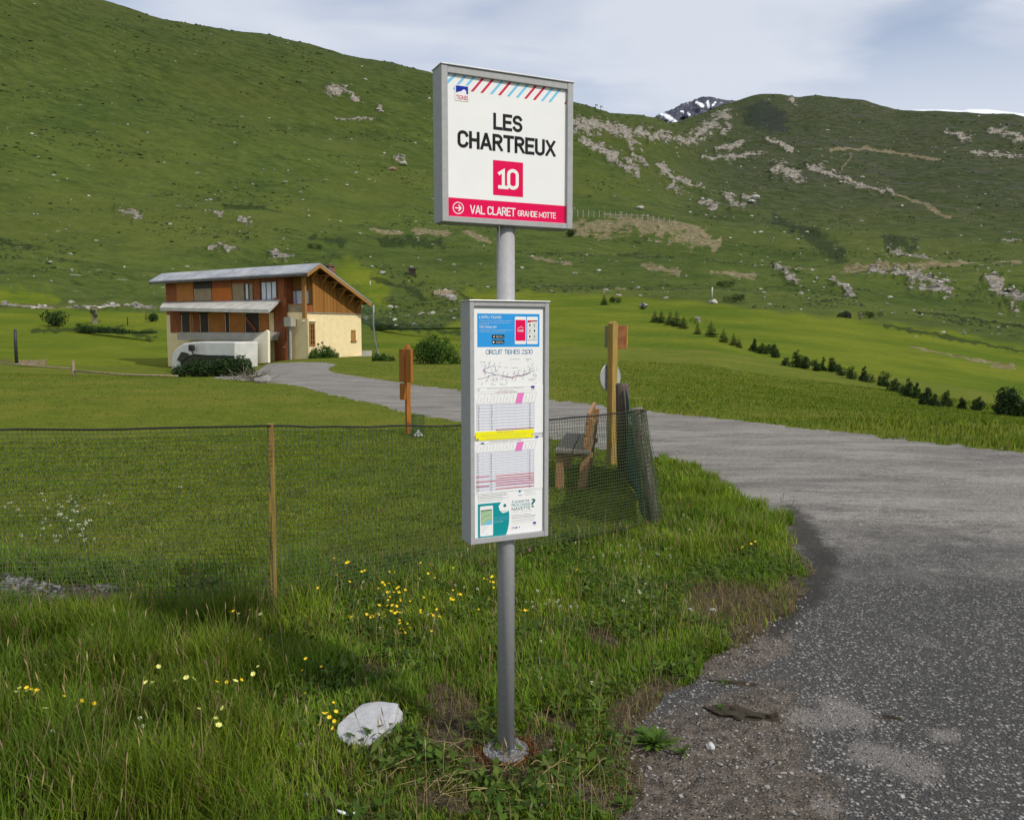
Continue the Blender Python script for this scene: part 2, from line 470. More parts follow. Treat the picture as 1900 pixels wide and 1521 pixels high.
def grid_mesh(D, zfun):
    A, DD = np.meshgrid(az_cols, D)                    # rows x cols
    X = np.sin(A) * DD; Y = np.cos(A) * DD
    Z = zfun(X, Y, A, DD)
    n, m = A.shape
    idx = np.arange(n * m).reshape(n, m)
    F = np.stack([idx[:-1, :-1], idx[:-1, 1:], idx[1:, 1:], idx[1:, :-1]], -1).reshape(-1, 4)
    return X.ravel(), Y.ravel(), Z.ravel(), F


def split_build(name, V, F, sel, mat, attr):
    f = F[sel]; used = np.zeros(len(V), bool); used[f.ravel()] = True
    re = np.cumsum(used) - 1
    return np_mesh(name, V[used], re[f], mat, {'mask': attr[used]})


# ---- materials of the ground
def mat_meadow():
    m, t = newmat('meadow_turf')
    p = t.pos(); a = t.sep(t.attr('mask').outputs['Color']); soil_a, lawn, far = a[0], a[1], a[2]
    n1 = t.noise(p, .35, 5, .6); n2 = t.noise(p, 3.0, 6, .7); n3 = t.noise(t.mapv(p, (1, .45, 1)), 22, 5, .7); n4 = t.noise(p, 90, 3, .7)
    g = t.mix(t.smooth(n2, .3, .72), (.082, .108, .008), (.122, .152, .012))
    g = t.mix(t.smooth(n1, .42, .68), g, (.150, .152, .018))
    g = t.mix(t.math('MULTIPLY', t.smooth(n3, .5, .75), .7), g, (.024, .042, .004))
    tuft = t.smooth(t.noise(t.mapv(p, (1, 2.6, 1), (0, 0, R(20))), 1.6, 6, .75), .5, .72)
    g = t.mix(t.math('MULTIPLY', tuft, t.math('MULTIPLY', far, .6)), g, (.034, .060, .006))
    g = t.mix(t.math('MULTIPLY', t.smooth(n4, .62, .78), .55), g, (.15, .18, .035))
    soil = t.mix(t.smooth(t.noise(p, 14, 6, .7), .35, .65), (.032, .024, .015), (.11, .085, .055))
    soil = t.mix(t.smooth(t.voro(p, 85), .30, .12), soil, t.mix(t.voro(p, 85, out='Color'), (.10, .09, .075), (.34, .31, .28)))
    under = t.mix(t.smooth(t.noise(p, 40, 4, .7), .4, .62), (.020, .026, .006), (.055, .052, .018))
    g = t.mix(lawn, under, g)
    sf = t.smooth(t.math('ADD', t.math('MULTIPLY', soil_a, 1.5), t.math('MULTIPLY', t.math('SUBTRACT', t.noise(p, 9, 5, .7), .5), 1.2)), .35, .75)
    col = t.mix(sf, g, soil)
    h = t.math('ADD', t.math('MULTIPLY', n3, .6), t.math('MULTIPLY', n4, .5))
    t.out(t.principled(col, .95, t.bump(h, .75, .03), spec=.1))
    return m


def mat_road():
    m, t = newmat('worn_asphalt')
    p = t.pos(); a = t.sep(t.attr('mask').outputs['Color']); far, dirt, damp = a[0], a[1], a[2]
    big = t.noise(p, .6, 6, .62); mid = t.noise(t.mapv(p, (.5, 1.6, 1), (0, 0, R(12))), 1.1, 6, .65)
    fine = t.noise(p, 260, 3, .6)
    v1 = t.new('ShaderNodeTexVoronoi'); t.put(v1.inputs['Vector'], t.mix(.012, p, t.noise(p, 30, 2, .5, 'Color'))); v1.inputs['Scale'].default_value = 62
    v2 = t.new('ShaderNodeTexVoronoi'); t.put(v2.inputs['Vector'], p); v2.inputs['Scale'].default_value = 125
    rnd = t.sep(v1.outputs['Color']); rnd2 = t.sep(v2.outputs['Color'])
    chip = t.mix(t.math('POWER', rnd[0], 2.0), (.075, .072, .068), (.36, .345, .325))
    chip2 = t.mix(t.math('POWER', rnd2[1], 4.5), (.060, .057, .055), (.32, .305, .29))
    tar = (.052, .050, .047)
    near = t.mix(t.smooth(v2.outputs['Distance'], .18, .48), chip2, tar)
    near = t.mix(t.math('MULTIPLY', t.smooth(v1.outputs['Distance'], .58, .30), t.smooth(rnd[1], .05, .12)), near, chip)
    near = t.mix(t.math('MULTIPLY', t.smooth(big, .56, .74), .75), near, t.mix(fine, (.13, .118, .108), (.22, .205, .19)))
    grey = t.mix(t.smooth(mid, .34, .66), (.178, .163, .145), (.285, .264, .235))
    grey = t.mix(t.math('MULTIPLY', t.smooth(rnd[0], .72, .95), .5), grey, (.42, .40, .37))
    grey = t.mix(t.math('MULTIPLY', t.smooth(t.noise(t.mapv(p, (.35, 1.3, 1), (0, 0, R(15))), .9, 5, .6), .56, .66), .6), grey, (.125, .120, .114))
    cr = t.noise(t.mapv(p, (.25, 1.1, 1), (0, 0, R(14))), .8, 7, .7)
    grey = t.mix(t.math('MULTIPLY', t.smooth(t.math('ABSOLUTE', t.math('SUBTRACT', cr, .5)), .006, .001), .7), grey, (.05, .05, .05))
    ff = t.smooth(t.math('ADD', far, t.math('MULTIPLY', t.math('SUBTRACT', t.noise(p, .9, 7, .7), .5), 1.6)), .2, .8)
    col = t.mix(ff, near, grey)
    brown = t.mix(t.smooth(t.noise(p, 18, 5, .7), .35, .65), (.055, .044, .034), (.145, .12, .095))
    brown = t.mix(t.smooth(v1.outputs['Distance'], .40, .25), brown, t.mix(t.math('POWER', rnd[2], 2.0), (.05, .043, .037), (.36, .33, .30)))
    df = t.smooth(t.math('ADD', t.math('MULTIPLY', dirt, 1.5), t.math('MULTIPLY', t.math('SUBTRACT', t.noise(p, 6, 5, .7), .5), 1.3)), .35, .85)
    col = t.mix(df, col, brown)
    pale_a = t.attr('mask').outputs['Alpha']
    pf = t.smooth(t.math('ADD', t.math('MULTIPLY', pale_a, 1.3), t.math('MULTIPLY', t.math('SUBTRACT', t.noise(p, 5, 7, .75), .5), 2.4)), .35, 1.05)
    col = t.mix(t.math('MULTIPLY', pf, .5), col, t.mix(fine, (.20, .178, .16), (.33, .30, .275)))
    wf = t.smooth(t.math('ADD', t.math('MULTIPLY', damp, 1.3), t.math('MULTIPLY', t.math('SUBTRACT', t.noise(p, 6, 7, .75), .5), 2.6)), .3, 1.0)
    col = t.mix(t.math('MULTIPLY', wf, .8), col, t.mix(fine, (.012, .011, .010), (.05, .045, .035)))
    h = t.math('ADD', t.math('MULTIPLY', t.smooth(v1.outputs['Distance'], .55, .1), rnd[1]), t.math('MULTIPLY', t.smooth(v2.outputs['Distance'], .5, .1), .4))
    t.out(t.principled(col, .82, t.bump(h, 1.0, .012), spec=.2))
    return m


def mat_hill():
    m, t = newmat('alpine_pasture')
    p = t.pos(); am = t.attr('mask'); a = t.sep(am.outputs['Color']); rock_a, earth_a, lawn = a[0], a[1], a[2]; dark = am.outputs['Alpha']
    b = t.sep(t.attr('mask_more').outputs['Color']); dry, farg = b[0], b[1]
    st = t.mapv(t.mapv(p, (1, 1, 1), (0, R(-20), 0)), (.42, .8, 1.5))
    n0 = t.noise(p, .0075, 4, .55); n1 = t.noise(st, .032, 6, .62); n2 = t.noise(st, .17, 7, .72); n3 = t.noise(p, .75, 4, .7)
    n4 = t.noise(st, .42, 6, .75); n5 = t.noise(st, .075, 6, .7)
    g = t.mix(t.smooth(n1, .3, .7), (.050, .078, .012), (.082, .112, .019))
    g = t.mix(t.math('MULTIPLY', t.smooth(n5, .52, .64), .65), g, (.034, .056, .010))
    g = t.mix(t.math('MULTIPLY', t.smooth(n2, .50, .68), .6), g, (.120, .138, .036))
    g = t.mix(t.math('MULTIPLY', t.smooth(n2, .46, .34), .75), g, (.024, .044, .009))
    g = t.mix(t.math('MULTIPLY', t.smooth(n0, .44, .62), .5), g, (.105, .124, .022))
    g = t.mix(t.math('MULTIPLY', t.smooth(n4, .53, .64), .55), g, (.024, .042, .008))
    g = t.mix(t.math('MULTIPLY', t.smooth(n4, .44, .34), .35), g, (.150, .165, .055))
    g = t.mix(t.math('MULTIPLY', t.smooth(n3, .54, .68), .35), g, (.026, .042, .008))
    fg = t.mix(t.smooth(n2, .38, .60), (.019, .026, .012), (.070, .073, .040))
    fg = t.mix(t.smooth(n5, .44, .62), fg, (.028, .042, .012))
    fg = t.mix(t.math('MULTIPLY', t.smooth(t.noise(st, .03, 6, .7), .54, .64), .7), fg, (.055, .056, .050))
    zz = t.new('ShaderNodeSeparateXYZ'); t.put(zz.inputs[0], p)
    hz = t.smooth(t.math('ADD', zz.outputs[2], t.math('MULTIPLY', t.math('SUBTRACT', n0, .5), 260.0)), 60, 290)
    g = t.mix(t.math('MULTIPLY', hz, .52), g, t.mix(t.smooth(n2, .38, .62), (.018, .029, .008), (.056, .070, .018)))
    g = t.mix(.08, g, (.016, .026, .007))
    g = t.mix(t.math('MULTIPLY', farg, .85), g, fg)
    lw = t.mix(t.smooth(t.noise(p, .06, 5, .6), .35, .66), (.080, .122, .006), (.142, .166, .012))
    lw = t.mix(t.math('MULTIPLY', t.smooth(t.noise(st, .5, 6, .72), .5, .75), .5), lw, (.034, .062, .006))
    lw = t.mix(t.math('MULTIPLY', dry, 1.2, clamp=True), lw, (.105, .100, .028))
    col = t.mix(lawn, g, lw)
    # loose pale stones peppered over the rough pasture
    for sc, th, keep in ((.034, .13, .62), (.085, .17, .72), (.19, .17, .80), (.42, .2, .88)):
        v = t.new('ShaderNodeTexVoronoi'); t.put(v.inputs['Vector'], t.mix(.4 / 1, p, p)); v.inputs['Scale'].default_value = sc
        r = t.sep(v.outputs['Color'])
        s = t.math('MULTIPLY', t.smooth(v.outputs['Distance'], th, th * .55), t.smooth(r[0], keep, keep + .02))
        s = t.math('MULTIPLY', s, t.smooth(t.noise(p, .011, 5, .65), .47, .60))
        s = t.math('MULTIPLY', s, t.math('SUBTRACT', 1.0, lawn))
        s = t.math('MULTIPLY', s, t.math('ADD', t.math('MULTIPLY', farg, .9 if sc < .05 else .6), .0 if sc < .05 else .35))
        col = t.mix(s, col, t.mix(r[1], (.20, .19, .165), (.52, .50, .46)))
    rk = t.mapv(p, (1.2, 1.2, .35))
    rn = t.noise(rk, .33, 8, .8)
    rock = t.mix(t.smooth(rn, .36, .66), (.085, .078, .066), (.46, .42, .35))
    rock = t.mix(t.smooth(t.noise(rk, .22, 5, .6), .55, .7), rock, (.30, .235, .165))
    rf = t.smooth(t.math('ADD', t.math('MULTIPLY', rock_a, 1.15), t.math('MULTIPLY', t.math('SUBTRACT', t.math('ADD', t.math('MULTIPLY', t.noise(t.mapv(p, (1, 1, .45)), .16, 7, .78), .6), t.math('MULTIPLY', n2, .4)), .5), 4.2)), .62, .80)
    rf = t.math('MULTIPLY', rf, t.smooth(rock_a, .04, .22))
    earth = t.mix(t.smooth(t.noise(p, .45, 6, .72), .36, .64), (.115, .085, .045), (.31, .25, .16))
    ef = t.smooth(t.math('ADD', t.math('MULTIPLY', earth_a, 1.5), t.math('MULTIPLY', t.math('SUBTRACT', t.noise(p, .16, 8, .8), .5), 5.5)), .55, .8)
    ef = t.math('MULTIPLY', ef, t.smooth(earth_a, .08, .35))
    col = t.mix(t.math('MULTIPLY', ef, .72), col, earth)
    dkf = t.smooth(t.math('ADD', dark, t.math('MULTIPLY', t.math('SUBTRACT', n2, .5), .9)), .3, .75)
    col = t.mix(t.math('MULTIPLY', dkf, .75), col, t.mix(farg, (.016, .029, .007), (.022, .027, .026)))
    col = t.mix(rf, col, rock)
    h = t.math('ADD', t.math('MULTIPLY', n2, 1.0), t.math('MULTIPLY', n3, .35))
    h = t.math('ADD', h, t.math('MULTIPLY', rn, t.math('MULTIPLY', rf, 1.6)))
    t.out(t.principled(col, .95, t.bump(h, .7, 1.8), spec=.08))
    return m


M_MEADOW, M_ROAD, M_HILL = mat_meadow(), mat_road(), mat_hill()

# ---- near ground: turf and road are two faces of the same sheet
X, Y, Z, F = grid_mesh(NEAR_D, near_z)
pxv, pyv = px_of(X, Y, Z)
is_road = road_test(pxv, pyv, X, Y)
d_all = np.hypot(X, Y)
fr = is_road[F].sum(1) >= 2
Zr = Z.copy()
tex = np.zeros((len(X), 4), np.float32); tex[:, 3] = 1
soil = np.zeros(len(X)); pebb = np.zeros(len(X))
for c in CAPS_SOIL: soil = np.maximum(soil, capsule(pxv, pyv, *c))
for c in CAPS_PEBBLE: pebb = np.maximum(pebb, capsule(pxv, pyv, *c))
LAWN_LINE = np.array([(-600, 1030), (0, 1020), (200, 1040), (495, 1060), (700, 1040), (930, 1015), (1190, 975), (1215, 960)], float)


def fence_front(px, py):
    """True on the lawn behind the netting"""
    lim = np.interp(px, LAWN_LINE[:, 0], LAWN_LINE[:, 1])
    return np.where(px < 1212, py < lim, py < np.interp(px, [1212, 1225], [960, 848]))


beyond = fence_front(pxv, pyv)
tg = tex.copy(); tg[:, 0] = soil * np.where(is_road, .3, 1) + pebb; tg[:, 1] = np.where(beyond, 1, .15); tg[:, 2] = sstep(d_all, 12, 25)
split_build('meadow', np.stack([X, Y, Z], 1), F, ~fr, M_MEADOW, tg)['kind'] = 'structure'
tr = tex.copy(); tr[:, 0] = sstep(pyv + (pxv - 1500) * -.12, 1120, 850)
dirt = np.zeros(len(X)); damp = np.zeros(len(X))
for c in ((1180, 1420, 1420, 1330, 55), (1200, 1510, 1420, 1400, 70), (1330, 1235, 1440, 1190, 25), (1250, 870, 1350, 910, 14), (1190, 1600, 1500, 1500, 60)): dirt = np.maximum(dirt, capsule(pxv, pyv, *c))
for c in ((1470, 960, 1530, 1040, 22), (1530, 1040, 1500, 1110, 26), (1500, 1110, 1440, 1160, 20)): damp = np.maximum(damp, capsule(pxv, pyv, *c))
pale = np.zeros(len(X))
for c in ((1600, 1395, 1720, 1425, 26), (1520, 1485, 1545, 1495, 16), (1540, 1310, 1600, 1340, 20), (1740, 1360, 1770, 1365, 12), (1480, 1325, 1560, 1335, 18)): pale = np.maximum(pale, capsule(pxv, pyv, *c))
tr[:, 1] = dirt; tr[:, 2] = damp; tr[:, 3] = pale
Zr = Z - .02 * sstep(d_all, 1, 3)
road_v = Z
split_build('road', np.stack([X, Y, road_v], 1), F, fr, M_ROAD, tr)['kind'] = 'structure'

# ---- slopes
def far_z(X, Y, A, D):
    zb, x = base_z(A, D)
    px, py = px_of(X, Y, zb)
    r, e, lawn, dk, dr = hill_masks(px, py)
    global HM
    HM = (r, e, lawn, dk, dr, px, py)
    return zb + relief(X, Y, D, D * .0016, r, lawn, px, py) * np.where(D > 61.9, sstep(D, 62, 80), 0)

X, Y, Z, F = grid_mesh(FAR_D, far_z)
# meet the meadow on its last ring
nr = len(az_cols)
ring = np.stack([np.sin(az_cols) * 62, np.cos(az_cols) * 62], 1)
Z[:nr] = near_z(ring[:, 0], ring[:, 1], az_cols, np.full(nr, 62.0))
r, e, lawn, dk, dr, pxh, pyh = [q.ravel() for q in HM]
far_r = sstep(pxh + (pyh - 250) * .6, 1120, 1480) * sstep(np.hypot(X, Y), 260, 900)
att = np.stack([r, e, lawn, dk], 1); att2 = np.stack([dr, far_r, lawn * 0, lawn * 0 + 1], 1)
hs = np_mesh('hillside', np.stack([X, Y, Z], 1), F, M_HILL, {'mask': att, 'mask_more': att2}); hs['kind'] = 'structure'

# ground behind and beside the camera
ga = np.linspace(R(76), R(284), 60); gd = np.array([.45, 2, 8, 30, 90, 250, 700, 2300.])
A, DD = np.meshgrid(ga, gd); idx = np.arange(A.size).reshape(A.shape)
Fb = np.stack([idx[:-1, :-1], idx[:-1, 1:], idx[1:, 1:], idx[1:, :-1]], -1).reshape(-1, 4)
bz = -.004 * DD
bk = np_mesh('ground', np.stack([(np.sin(A) * DD).ravel(), (np.cos(A) * DD).ravel(), bz.ravel()], 1), Fb, M_MEADOW, {'mask': np.tile(np.array([0, 1, 1, 1.]), (A.size, 1))})
bk['kind'] = 'structure'

# ---- snow-streaked mountain far behind the slopes, and the snow lying over the right-hand crest
def mat_peak():
    m, t = newmat('haze_blue_rock')
    p = t.pos(); a = t.sep(t.attr('mask').outputs['Color'])
    n = t.noise(t.mapv(p, (1, 1, .6)), .012, 8, .7)
    col = t.mix(t.smooth(n, .35, .68), (.040, .045, .066), (.105, .108, .135))  # blue haze of the air is mixed into the rock colour
    s = t.smooth(t.math('ADD', t.math('MULTIPLY', a[0], 1.4), t.math('MULTIPLY', t.math('SUBTRACT', t.noise(p, .035, 6, .75), .5), 4.4)), .5, .62)
    col = t.mix(s, col, (.80, .82, .86))
    t.out(t.principled(col, .9, t.bump(n, .6, 25), spec=.1))
    return m
PK = np.array([(1120, 262), (1190, 232), (1208, 221), (1240, 206), (1255, 202), (1265, 193), (1285, 188), (1300, 181), (1312, 179.5), (1328, 180.5), (1335, 184), (1360, 186), (1420, 200), (1500, 225), (1560, 262)], float)
pxs = np.linspace(1120, 1560, 240); rows = np.concatenate([np.linspace(0, 1, 60), [1.2, 1.6]])
PX, T = np.meshgrid(pxs, rows)
top = np.interp(PX, PK[:, 0], PK[:, 1]) + pnoise(PX / 5, T * 0, 6) * 1.6 + pnoise(PX / 14, T * 0, 7) * 2
PYk = 275 + (top - 275) * np.where(T <= 1, T, 2 - T)
DP = 4300 + 900 * T + 120 * pnoise(PX / 18, T * 6, 21) * (T * (1 - np.minimum(T, 1)) * 4) + 60 * pnoise(PX / 7, T * 16, 22) * (1 - np.abs(np.minimum(T, 1) * 2 - 1))
azp = np.arctan((PX - PCX) / FPX / 1.04)
zp = CAMH + DP * tan_of(azp, PYk)
idx = np.arange(PX.size).reshape(PX.shape)
Fp = np.stack([idx[:-1, :-1], idx[:-1, 1:], idx[1:, 1:], idx[1:, :-1]], -1).reshape(-1, 4)
Vp = np.stack([(np.sin(azp) * DP).ravel(), (np.cos(azp) * DP).ravel(), zp.ravel()], 1)
pxp, pyp = px_of(Vp[:, 0], Vp[:, 1], Vp[:, 2])
sm = np.zeros(len(Vp))
for c in ((1236, 214, 1252, 226, 3.2), (1228, 212, 1240, 216, 2.2), (1292, 190, 1304, 197, 2.4), (1313, 189, 1315, 200, 2.0), (1276, 210, 1280, 213, 1.6), (1264, 206, 1268, 208, 1.4), (1322, 196, 1328, 190, 1.2), (1214, 224, 1217, 226, 1.6)):
    sm = np.maximum(sm, capsule(pxp, pyp, *c))
pk = np_mesh('mountain', Vp, Fp, mat_peak(), {'mask': np.stack([sm, sm * 0, sm * 0, sm * 0 + 1], 1)}); pk['kind'] = 'structure'
SNW = np.array([(1600, 232), (1675, 210), (1700, 204), (1760, 203.5), (1795, 206), (1802, 203), (1840, 203), (1880, 208), (1920, 213), (1990, 232)], float)
pxs = np.linspace(1600, 1990, 100); rows = np.linspace(0, 1.5, 16)
PX, T = np.meshgrid(pxs, rows); top = np.interp(PX, SNW[:, 0], SNW[:, 1])
PYk = 245 + (top - 245) * np.where(T <= 1, T, 2 - T); DP = 2700 + 500 * T + 30 * pnoise(PX / 30, T * 5, 2)
azp = np.arctan((PX - PCX) / FPX / 1.04); zp = CAMH + DP * tan_of(azp, PYk)
idx = np.arange(PX.size).reshape(PX.shape)
Fp = np.stack([idx[:-1, :-1], idx[:-1, 1:], idx[1:, 1:], idx[1:, :-1]], -1).reshape(-1, 4)
sn = np_mesh('snowfield', np.stack([(np.sin(azp) * DP).ravel(), (np.cos(azp) * DP).ravel(), zp.ravel()], 1), Fp, pm('old_snow', (.8, .82, .86), (.7, .73, .8), .02, .6)); sn['kind'] = 'structure'
# ------------------------------------------------------------------ the bus stop sign
YAW = R(24.78)
PB = Vector((-.0227, 2.95, 0.0)); PB.z = float(terrain_z(PB.x, PB.y)) + .004
stop = thing('bus_stop_sign', 'grey steel bus stop post carrying a name board above a timetable case, beside the road', 'bus stop sign', PB, YAW)
RT = Vector((math.cos(YAW), math.sin(YAW), 0)); BKV = Vector((-math.sin(YAW), math.cos(YAW), 0))
FRONT = -.055
galv = pm('grey_powder_coat', (.37, .37, .38), (.33, .33, .34), 60, .55, .04, 0, .35)
galv_dk = pm('galvanised_plate', (.33, .34, .37), (.27, .28, .31), 14, .55, .1, .2, .4)
white_p = pm('white_print', (.80, .80, .80), (.77, .77, .78), 8, .6, spec=.1)


def flatmat(n, c, r=.6): return pm(n, c, tuple(x * .96 for x in c), 12, r, spec=.08)
INK = {'white': white_p, 'black': flatmat('black_print', (.018, .018, .020)), 'pink': flatmat('crimson_print', (.72, .006, .085)), 'red': flatmat('red_print', (.56, .03, .085)),
       'blue': flatmat('sky_blue_print', (.20, .53, .78)), 'azure': flatmat('azure_print', (.03, .30, .71)), 'navy': flatmat('navy_print', (.012, .03, .33)), 'steel': flatmat('steel_blue_print', (.06, .20, .36)),
       'teal': flatmat('teal_print', (.008, .27, .29)), 'yellow': flatmat('yellow_print', (.86, .80, .01)), 'grey': flatmat('grey_print', (.30, .30, .31)), 'pale': flatmat('pale_grey_print', (.60, .62, .64)),
       'lilac': flatmat('lilac_print', (.62, .64, .78)), 'rose': flatmat('rose_print', (.78, .20, .52)), 'green': flatmat('green_print', (.30, .48, .27)), 'dkteal': flatmat('dark_teal_print', (.012, .12, .14)),
       'sea': flatmat('sea_blue_print', (.16, .50, .75)), 'dkred': flatmat('dark_red_print', (.38, .035, .045)), 'cream': flatmat('cream_print', (.70, .72, .66))}


def text_geo(body):
    cu = bpy.data.curves.new('lettering', 'FONT'); cu.body = body; cu.resolution_u = 3
    return cu


def arc(cx, cy, rx, ry, a0, a1, n=9): return [(cx + rx * math.cos(R(a0 + (a1 - a0) * k / n)), cy + ry * math.sin(R(a0 + (a1 - a0) * k / n))) for k in range(n + 1)]
_o = arc(.24, .76, .24, .24, 0, 180) + arc(.24, .24, .24, .24, 180, 360) + [(.48, .76)]
GLYPH = {'L': (.40, [[(0, 1), (0, 0), (.42, 0)]]), 'E': (.42, [[(.43, 1), (0, 1), (0, 0), (.43, 0)], [(0, .52), (.38, .52)]]),
    'S': (.47, [arc(.235, .75, .225, .25, 22, 180) + [(.01, .72)] + arc(.235, .70, .225, .17, 190, 262, 5) + arc(.235, .27, .235, .25, 78, -10, 6) + arc(.235, .25, .235, .25, -12, -160)]),
    'C': (.48, [arc(.24, .74, .24, .26, 12, 180) + arc(.24, .26, .24, .26, 180, 348)]), 'H': (.47, [[(0, -.0), (0, 1)], [(.47, 0), (.47, 1)], [(0, .52), (.47, .52)]]),
    'A': (.54, [[(0, -.02), (.25, 1), (.29, 1), (.54, -.02)], [(.10, .27), (.44, .27)]]), 'R': (.46, [[(0, 0), (0, 1), (.24, 1)] + arc(.24, .755, .215, .245, 90, -90) + [(0, .51)], [(.22, .51), (.47, 0)]]),
    'T': (.50, [[(0, 1), (.50, 1)], [(.25, 1), (.25, 0)]]), 'U': (.47, [[(0, 1), (0, .25)] + arc(.235, .25, .235, .25, 180, 360) + [(.47, 1)]]), 'X': (.50, [[(0, 0), (.48, 1)], [(.02, 1), (.50, 0)]]),
    'V': (.52, [[(0, 1.02), (.24, 0), (.28, 0), (.52, 1.02)]]), 'G': (.48, [arc(.24, .74, .24, .26, 12, 180) + arc(.24, .26, .24, .26, 180, 360) + [(.48, .46), (.25, .46)]]),
    'N': (.49, [[(0, 0), (0, 1), (.49, 0), (.49, 1)]]), 'D': (.47, [[(0, 0), (0, 1), (.20, 1)] + arc(.21, .73, .26, .27, 90, 0) + arc(.21, .27, .26, .27, 0, -90) + [(0, 0)]]),
    'M': (.70, [[(0, 0), (0, 1), (.35, .22), (.70, 1), (.70, 0)]]), 'O': (.48, [_o]), 'I': (.0, [[(0, 0), (0, 1)]]), '1': (.30, [[(0, .80), (.20, .985), (.20, 0)], [(.0, .0), (.40, .0)]]), '0': (.48, [_o]),
    '2': (.46, [arc(.23, .76, .23, .24, 170, 0) + [(.45, .66), (0, 0), (.47, 0)]])}


class Flat:
    """prints on one plane of the sign; s along the board, t up (metres above the post's foot)"""
    def __init__(s, yoff): s.v = []; s.f = []; s.m = []; s.mats = []; s.y = yoff; s.pen = .0004
    def mi(s, k):
        if k not in s.mats: s.mats.append(k)
        return s.mats.index(k)
    def poly(s, pts, ink, lay=1):
        b = len(s.v); A = sum(pts[i][0] * pts[(i + 1) % len(pts)][1] - pts[(i + 1) % len(pts)][0] * pts[i][1] for i in range(len(pts)))
        if A < 0: pts = pts[::-1]
        for p in pts: s.v.append((p[0], s.y - lay * s.pen, p[1]))
        s.f.append(tuple(range(b, b + len(pts)))); s.m.append(s.mi(ink))
    def rect(s, s0, t0, s1, t1, ink, lay=1): s.poly([(s0, t0), (s1, t0), (s1, t1), (s0, t1)], ink, lay)
    def rrect(s, s0, t0, s1, t1, r, ink, lay=1):
        p = []
        for cx, cy, a0 in ((s1 - r, t1 - r, 0), (s0 + r, t1 - r, 90), (s0 + r, t0 + r, 180), (s1 - r, t0 + r, 270)):
            for k in range(5): a = R(a0 + k * 22.5); p.append((cx + r * math.cos(a), cy + r * math.sin(a)))
        s.poly(p, ink, lay)
    def disc(s, c, r, ink, lay=1, n=28): s.poly([(c[0] + r * math.cos(2 * math.pi * k / n), c[1] + r * math.sin(2 * math.pi * k / n)) for k in range(n)], ink, lay)
    def ring(s, c, r0, r1, ink, lay=1, n=32):
        for k in range(n):
            a, b = 2 * math.pi * k / n, 2 * math.pi * (k + 1) / n
            s.poly([(c[0] + r0 * math.cos(a), c[1] + r0 * math.sin(a)), (c[0] + r1 * math.cos(a), c[1] + r1 * math.sin(a)), (c[0] + r1 * math.cos(b), c[1] + r1 * math.sin(b)), (c[0] + r0 * math.cos(b), c[1] + r0 * math.sin(b))], ink, lay)
    def line(s, pts, w, ink, lay=1):
        for a, b in zip(pts[:-1], pts[1:]):
            dx, dy = b[0] - a[0], b[1] - a[1]; L = math.hypot(dx, dy) + 1e-9; nx, ny = -dy / L * w / 2, dx / L * w / 2
            s.poly([(a[0] + nx, a[1] + ny), (a[0] - nx, a[1] - ny), (b[0] - nx, b[1] - ny), (b[0] + nx, b[1] + ny)], ink, lay)
    def text(s, body, s0, t0, s1, t1, ink, lay=2, bold=0.0):
        """letters fitted to the box s0..s1, t0..t1"""
        cu = text_geo(body); cu.offset = bold
        ob = bpy.data.objects.new('lettering', cu); COL.objects.link(ob)
        dg = bpy.context.evaluated_depsgraph_get(); ev = ob.evaluated_get(dg); me = ev.to_mesh()
        co = np.empty(len(me.vertices) * 3, np.float32); me.vertices.foreach_get('co', co); co = co.reshape(-1, 3)
        lo, hi = co.min(0), co.max(0)
        b = len(s.v); i = s.mi(ink)
        for c in co: s.v.append((s0 + (c[0] - lo[0]) / (hi[0] - lo[0]) * (s1 - s0), s.y - lay * s.pen, t0 + (c[1] - lo[1]) / (hi[1] - lo[1]) * (t1 - t0)))
        for p in me.polygons: s.f.append(tuple(b + q for q in p.vertices)); s.m.append(i)
        ev.to_mesh_clear(); bpy.data.objects.remove(ob); bpy.data.curves.remove(cu)
    def strip(s, pts, w, ink, lay, lim=(-9, 9)):
        """one mitred stroke of even width"""
        q_ = [pts[0]]
        for p in pts[1:]:
            if math.hypot(p[0] - q_[-1][0], p[1] - q_[-1][1]) > w * .02: q_.append(p)
        pts = q_; n = len(pts); closed = n > 2 and math.hypot(pts[0][0] - pts[-1][0], pts[0][1] - pts[-1][1]) < 1e-7
        if closed: pts = pts[:-1]; n -= 1
        if not closed:
            pts = list(pts)
            for e_, i_ in ((0, 1), (-1, -2)):
                dx, dy = pts[e_][0] - pts[i_][0], pts[e_][1] - pts[i_][1]; q = math.hypot(dx, dy) + 1e-12
                pts[e_] = (pts[e_][0] + dx / q * w / 2, pts[e_][1] + dy / q * w / 2)
        L, Rr = [], []
        for i in range(n):
            p = pts[i]; a = pts[(i - 1) % n] if (closed or i) else None; c = pts[(i + 1) % n] if (closed or i < n - 1) else None
            def nrm(u, v):
                dx, dy = v[0] - u[0], v[1] - u[1]; q = math.hypot(dx, dy) + 1e-12; return (-dy / q, dx / q)
            if a is None: m = nrm(p, c); k = 1
            elif c is None: m = nrm(a, p); k = 1
            else:
                n1, n2 = nrm(a, p), nrm(p, c); m = (n1[0] + n2[0], n1[1] + n2[1]); q = math.hypot(*m) + 1e-9; m = (m[0] / q, m[1] / q); k = min(1 / max(m[0] * n1[0] + m[1] * n1[1], .35), 2.2)
            L.append((p[0] + m[0] * w / 2 * k, p[1] + m[1] * w / 2 * k)); Rr.append((p[0] - m[0] * w / 2 * k, p[1] - m[1] * w / 2 * k))
        cl_ = lambda p: (p[0], min(max(p[1], lim[0]), lim[1])); L = [cl_(p) for p in L]; Rr = [cl_(p) for p in Rr]
        for i in range(n if closed else n - 1):
            j = (i + 1) % n; s.poly([L[i], Rr[i], Rr[j], L[j]], ink, lay)
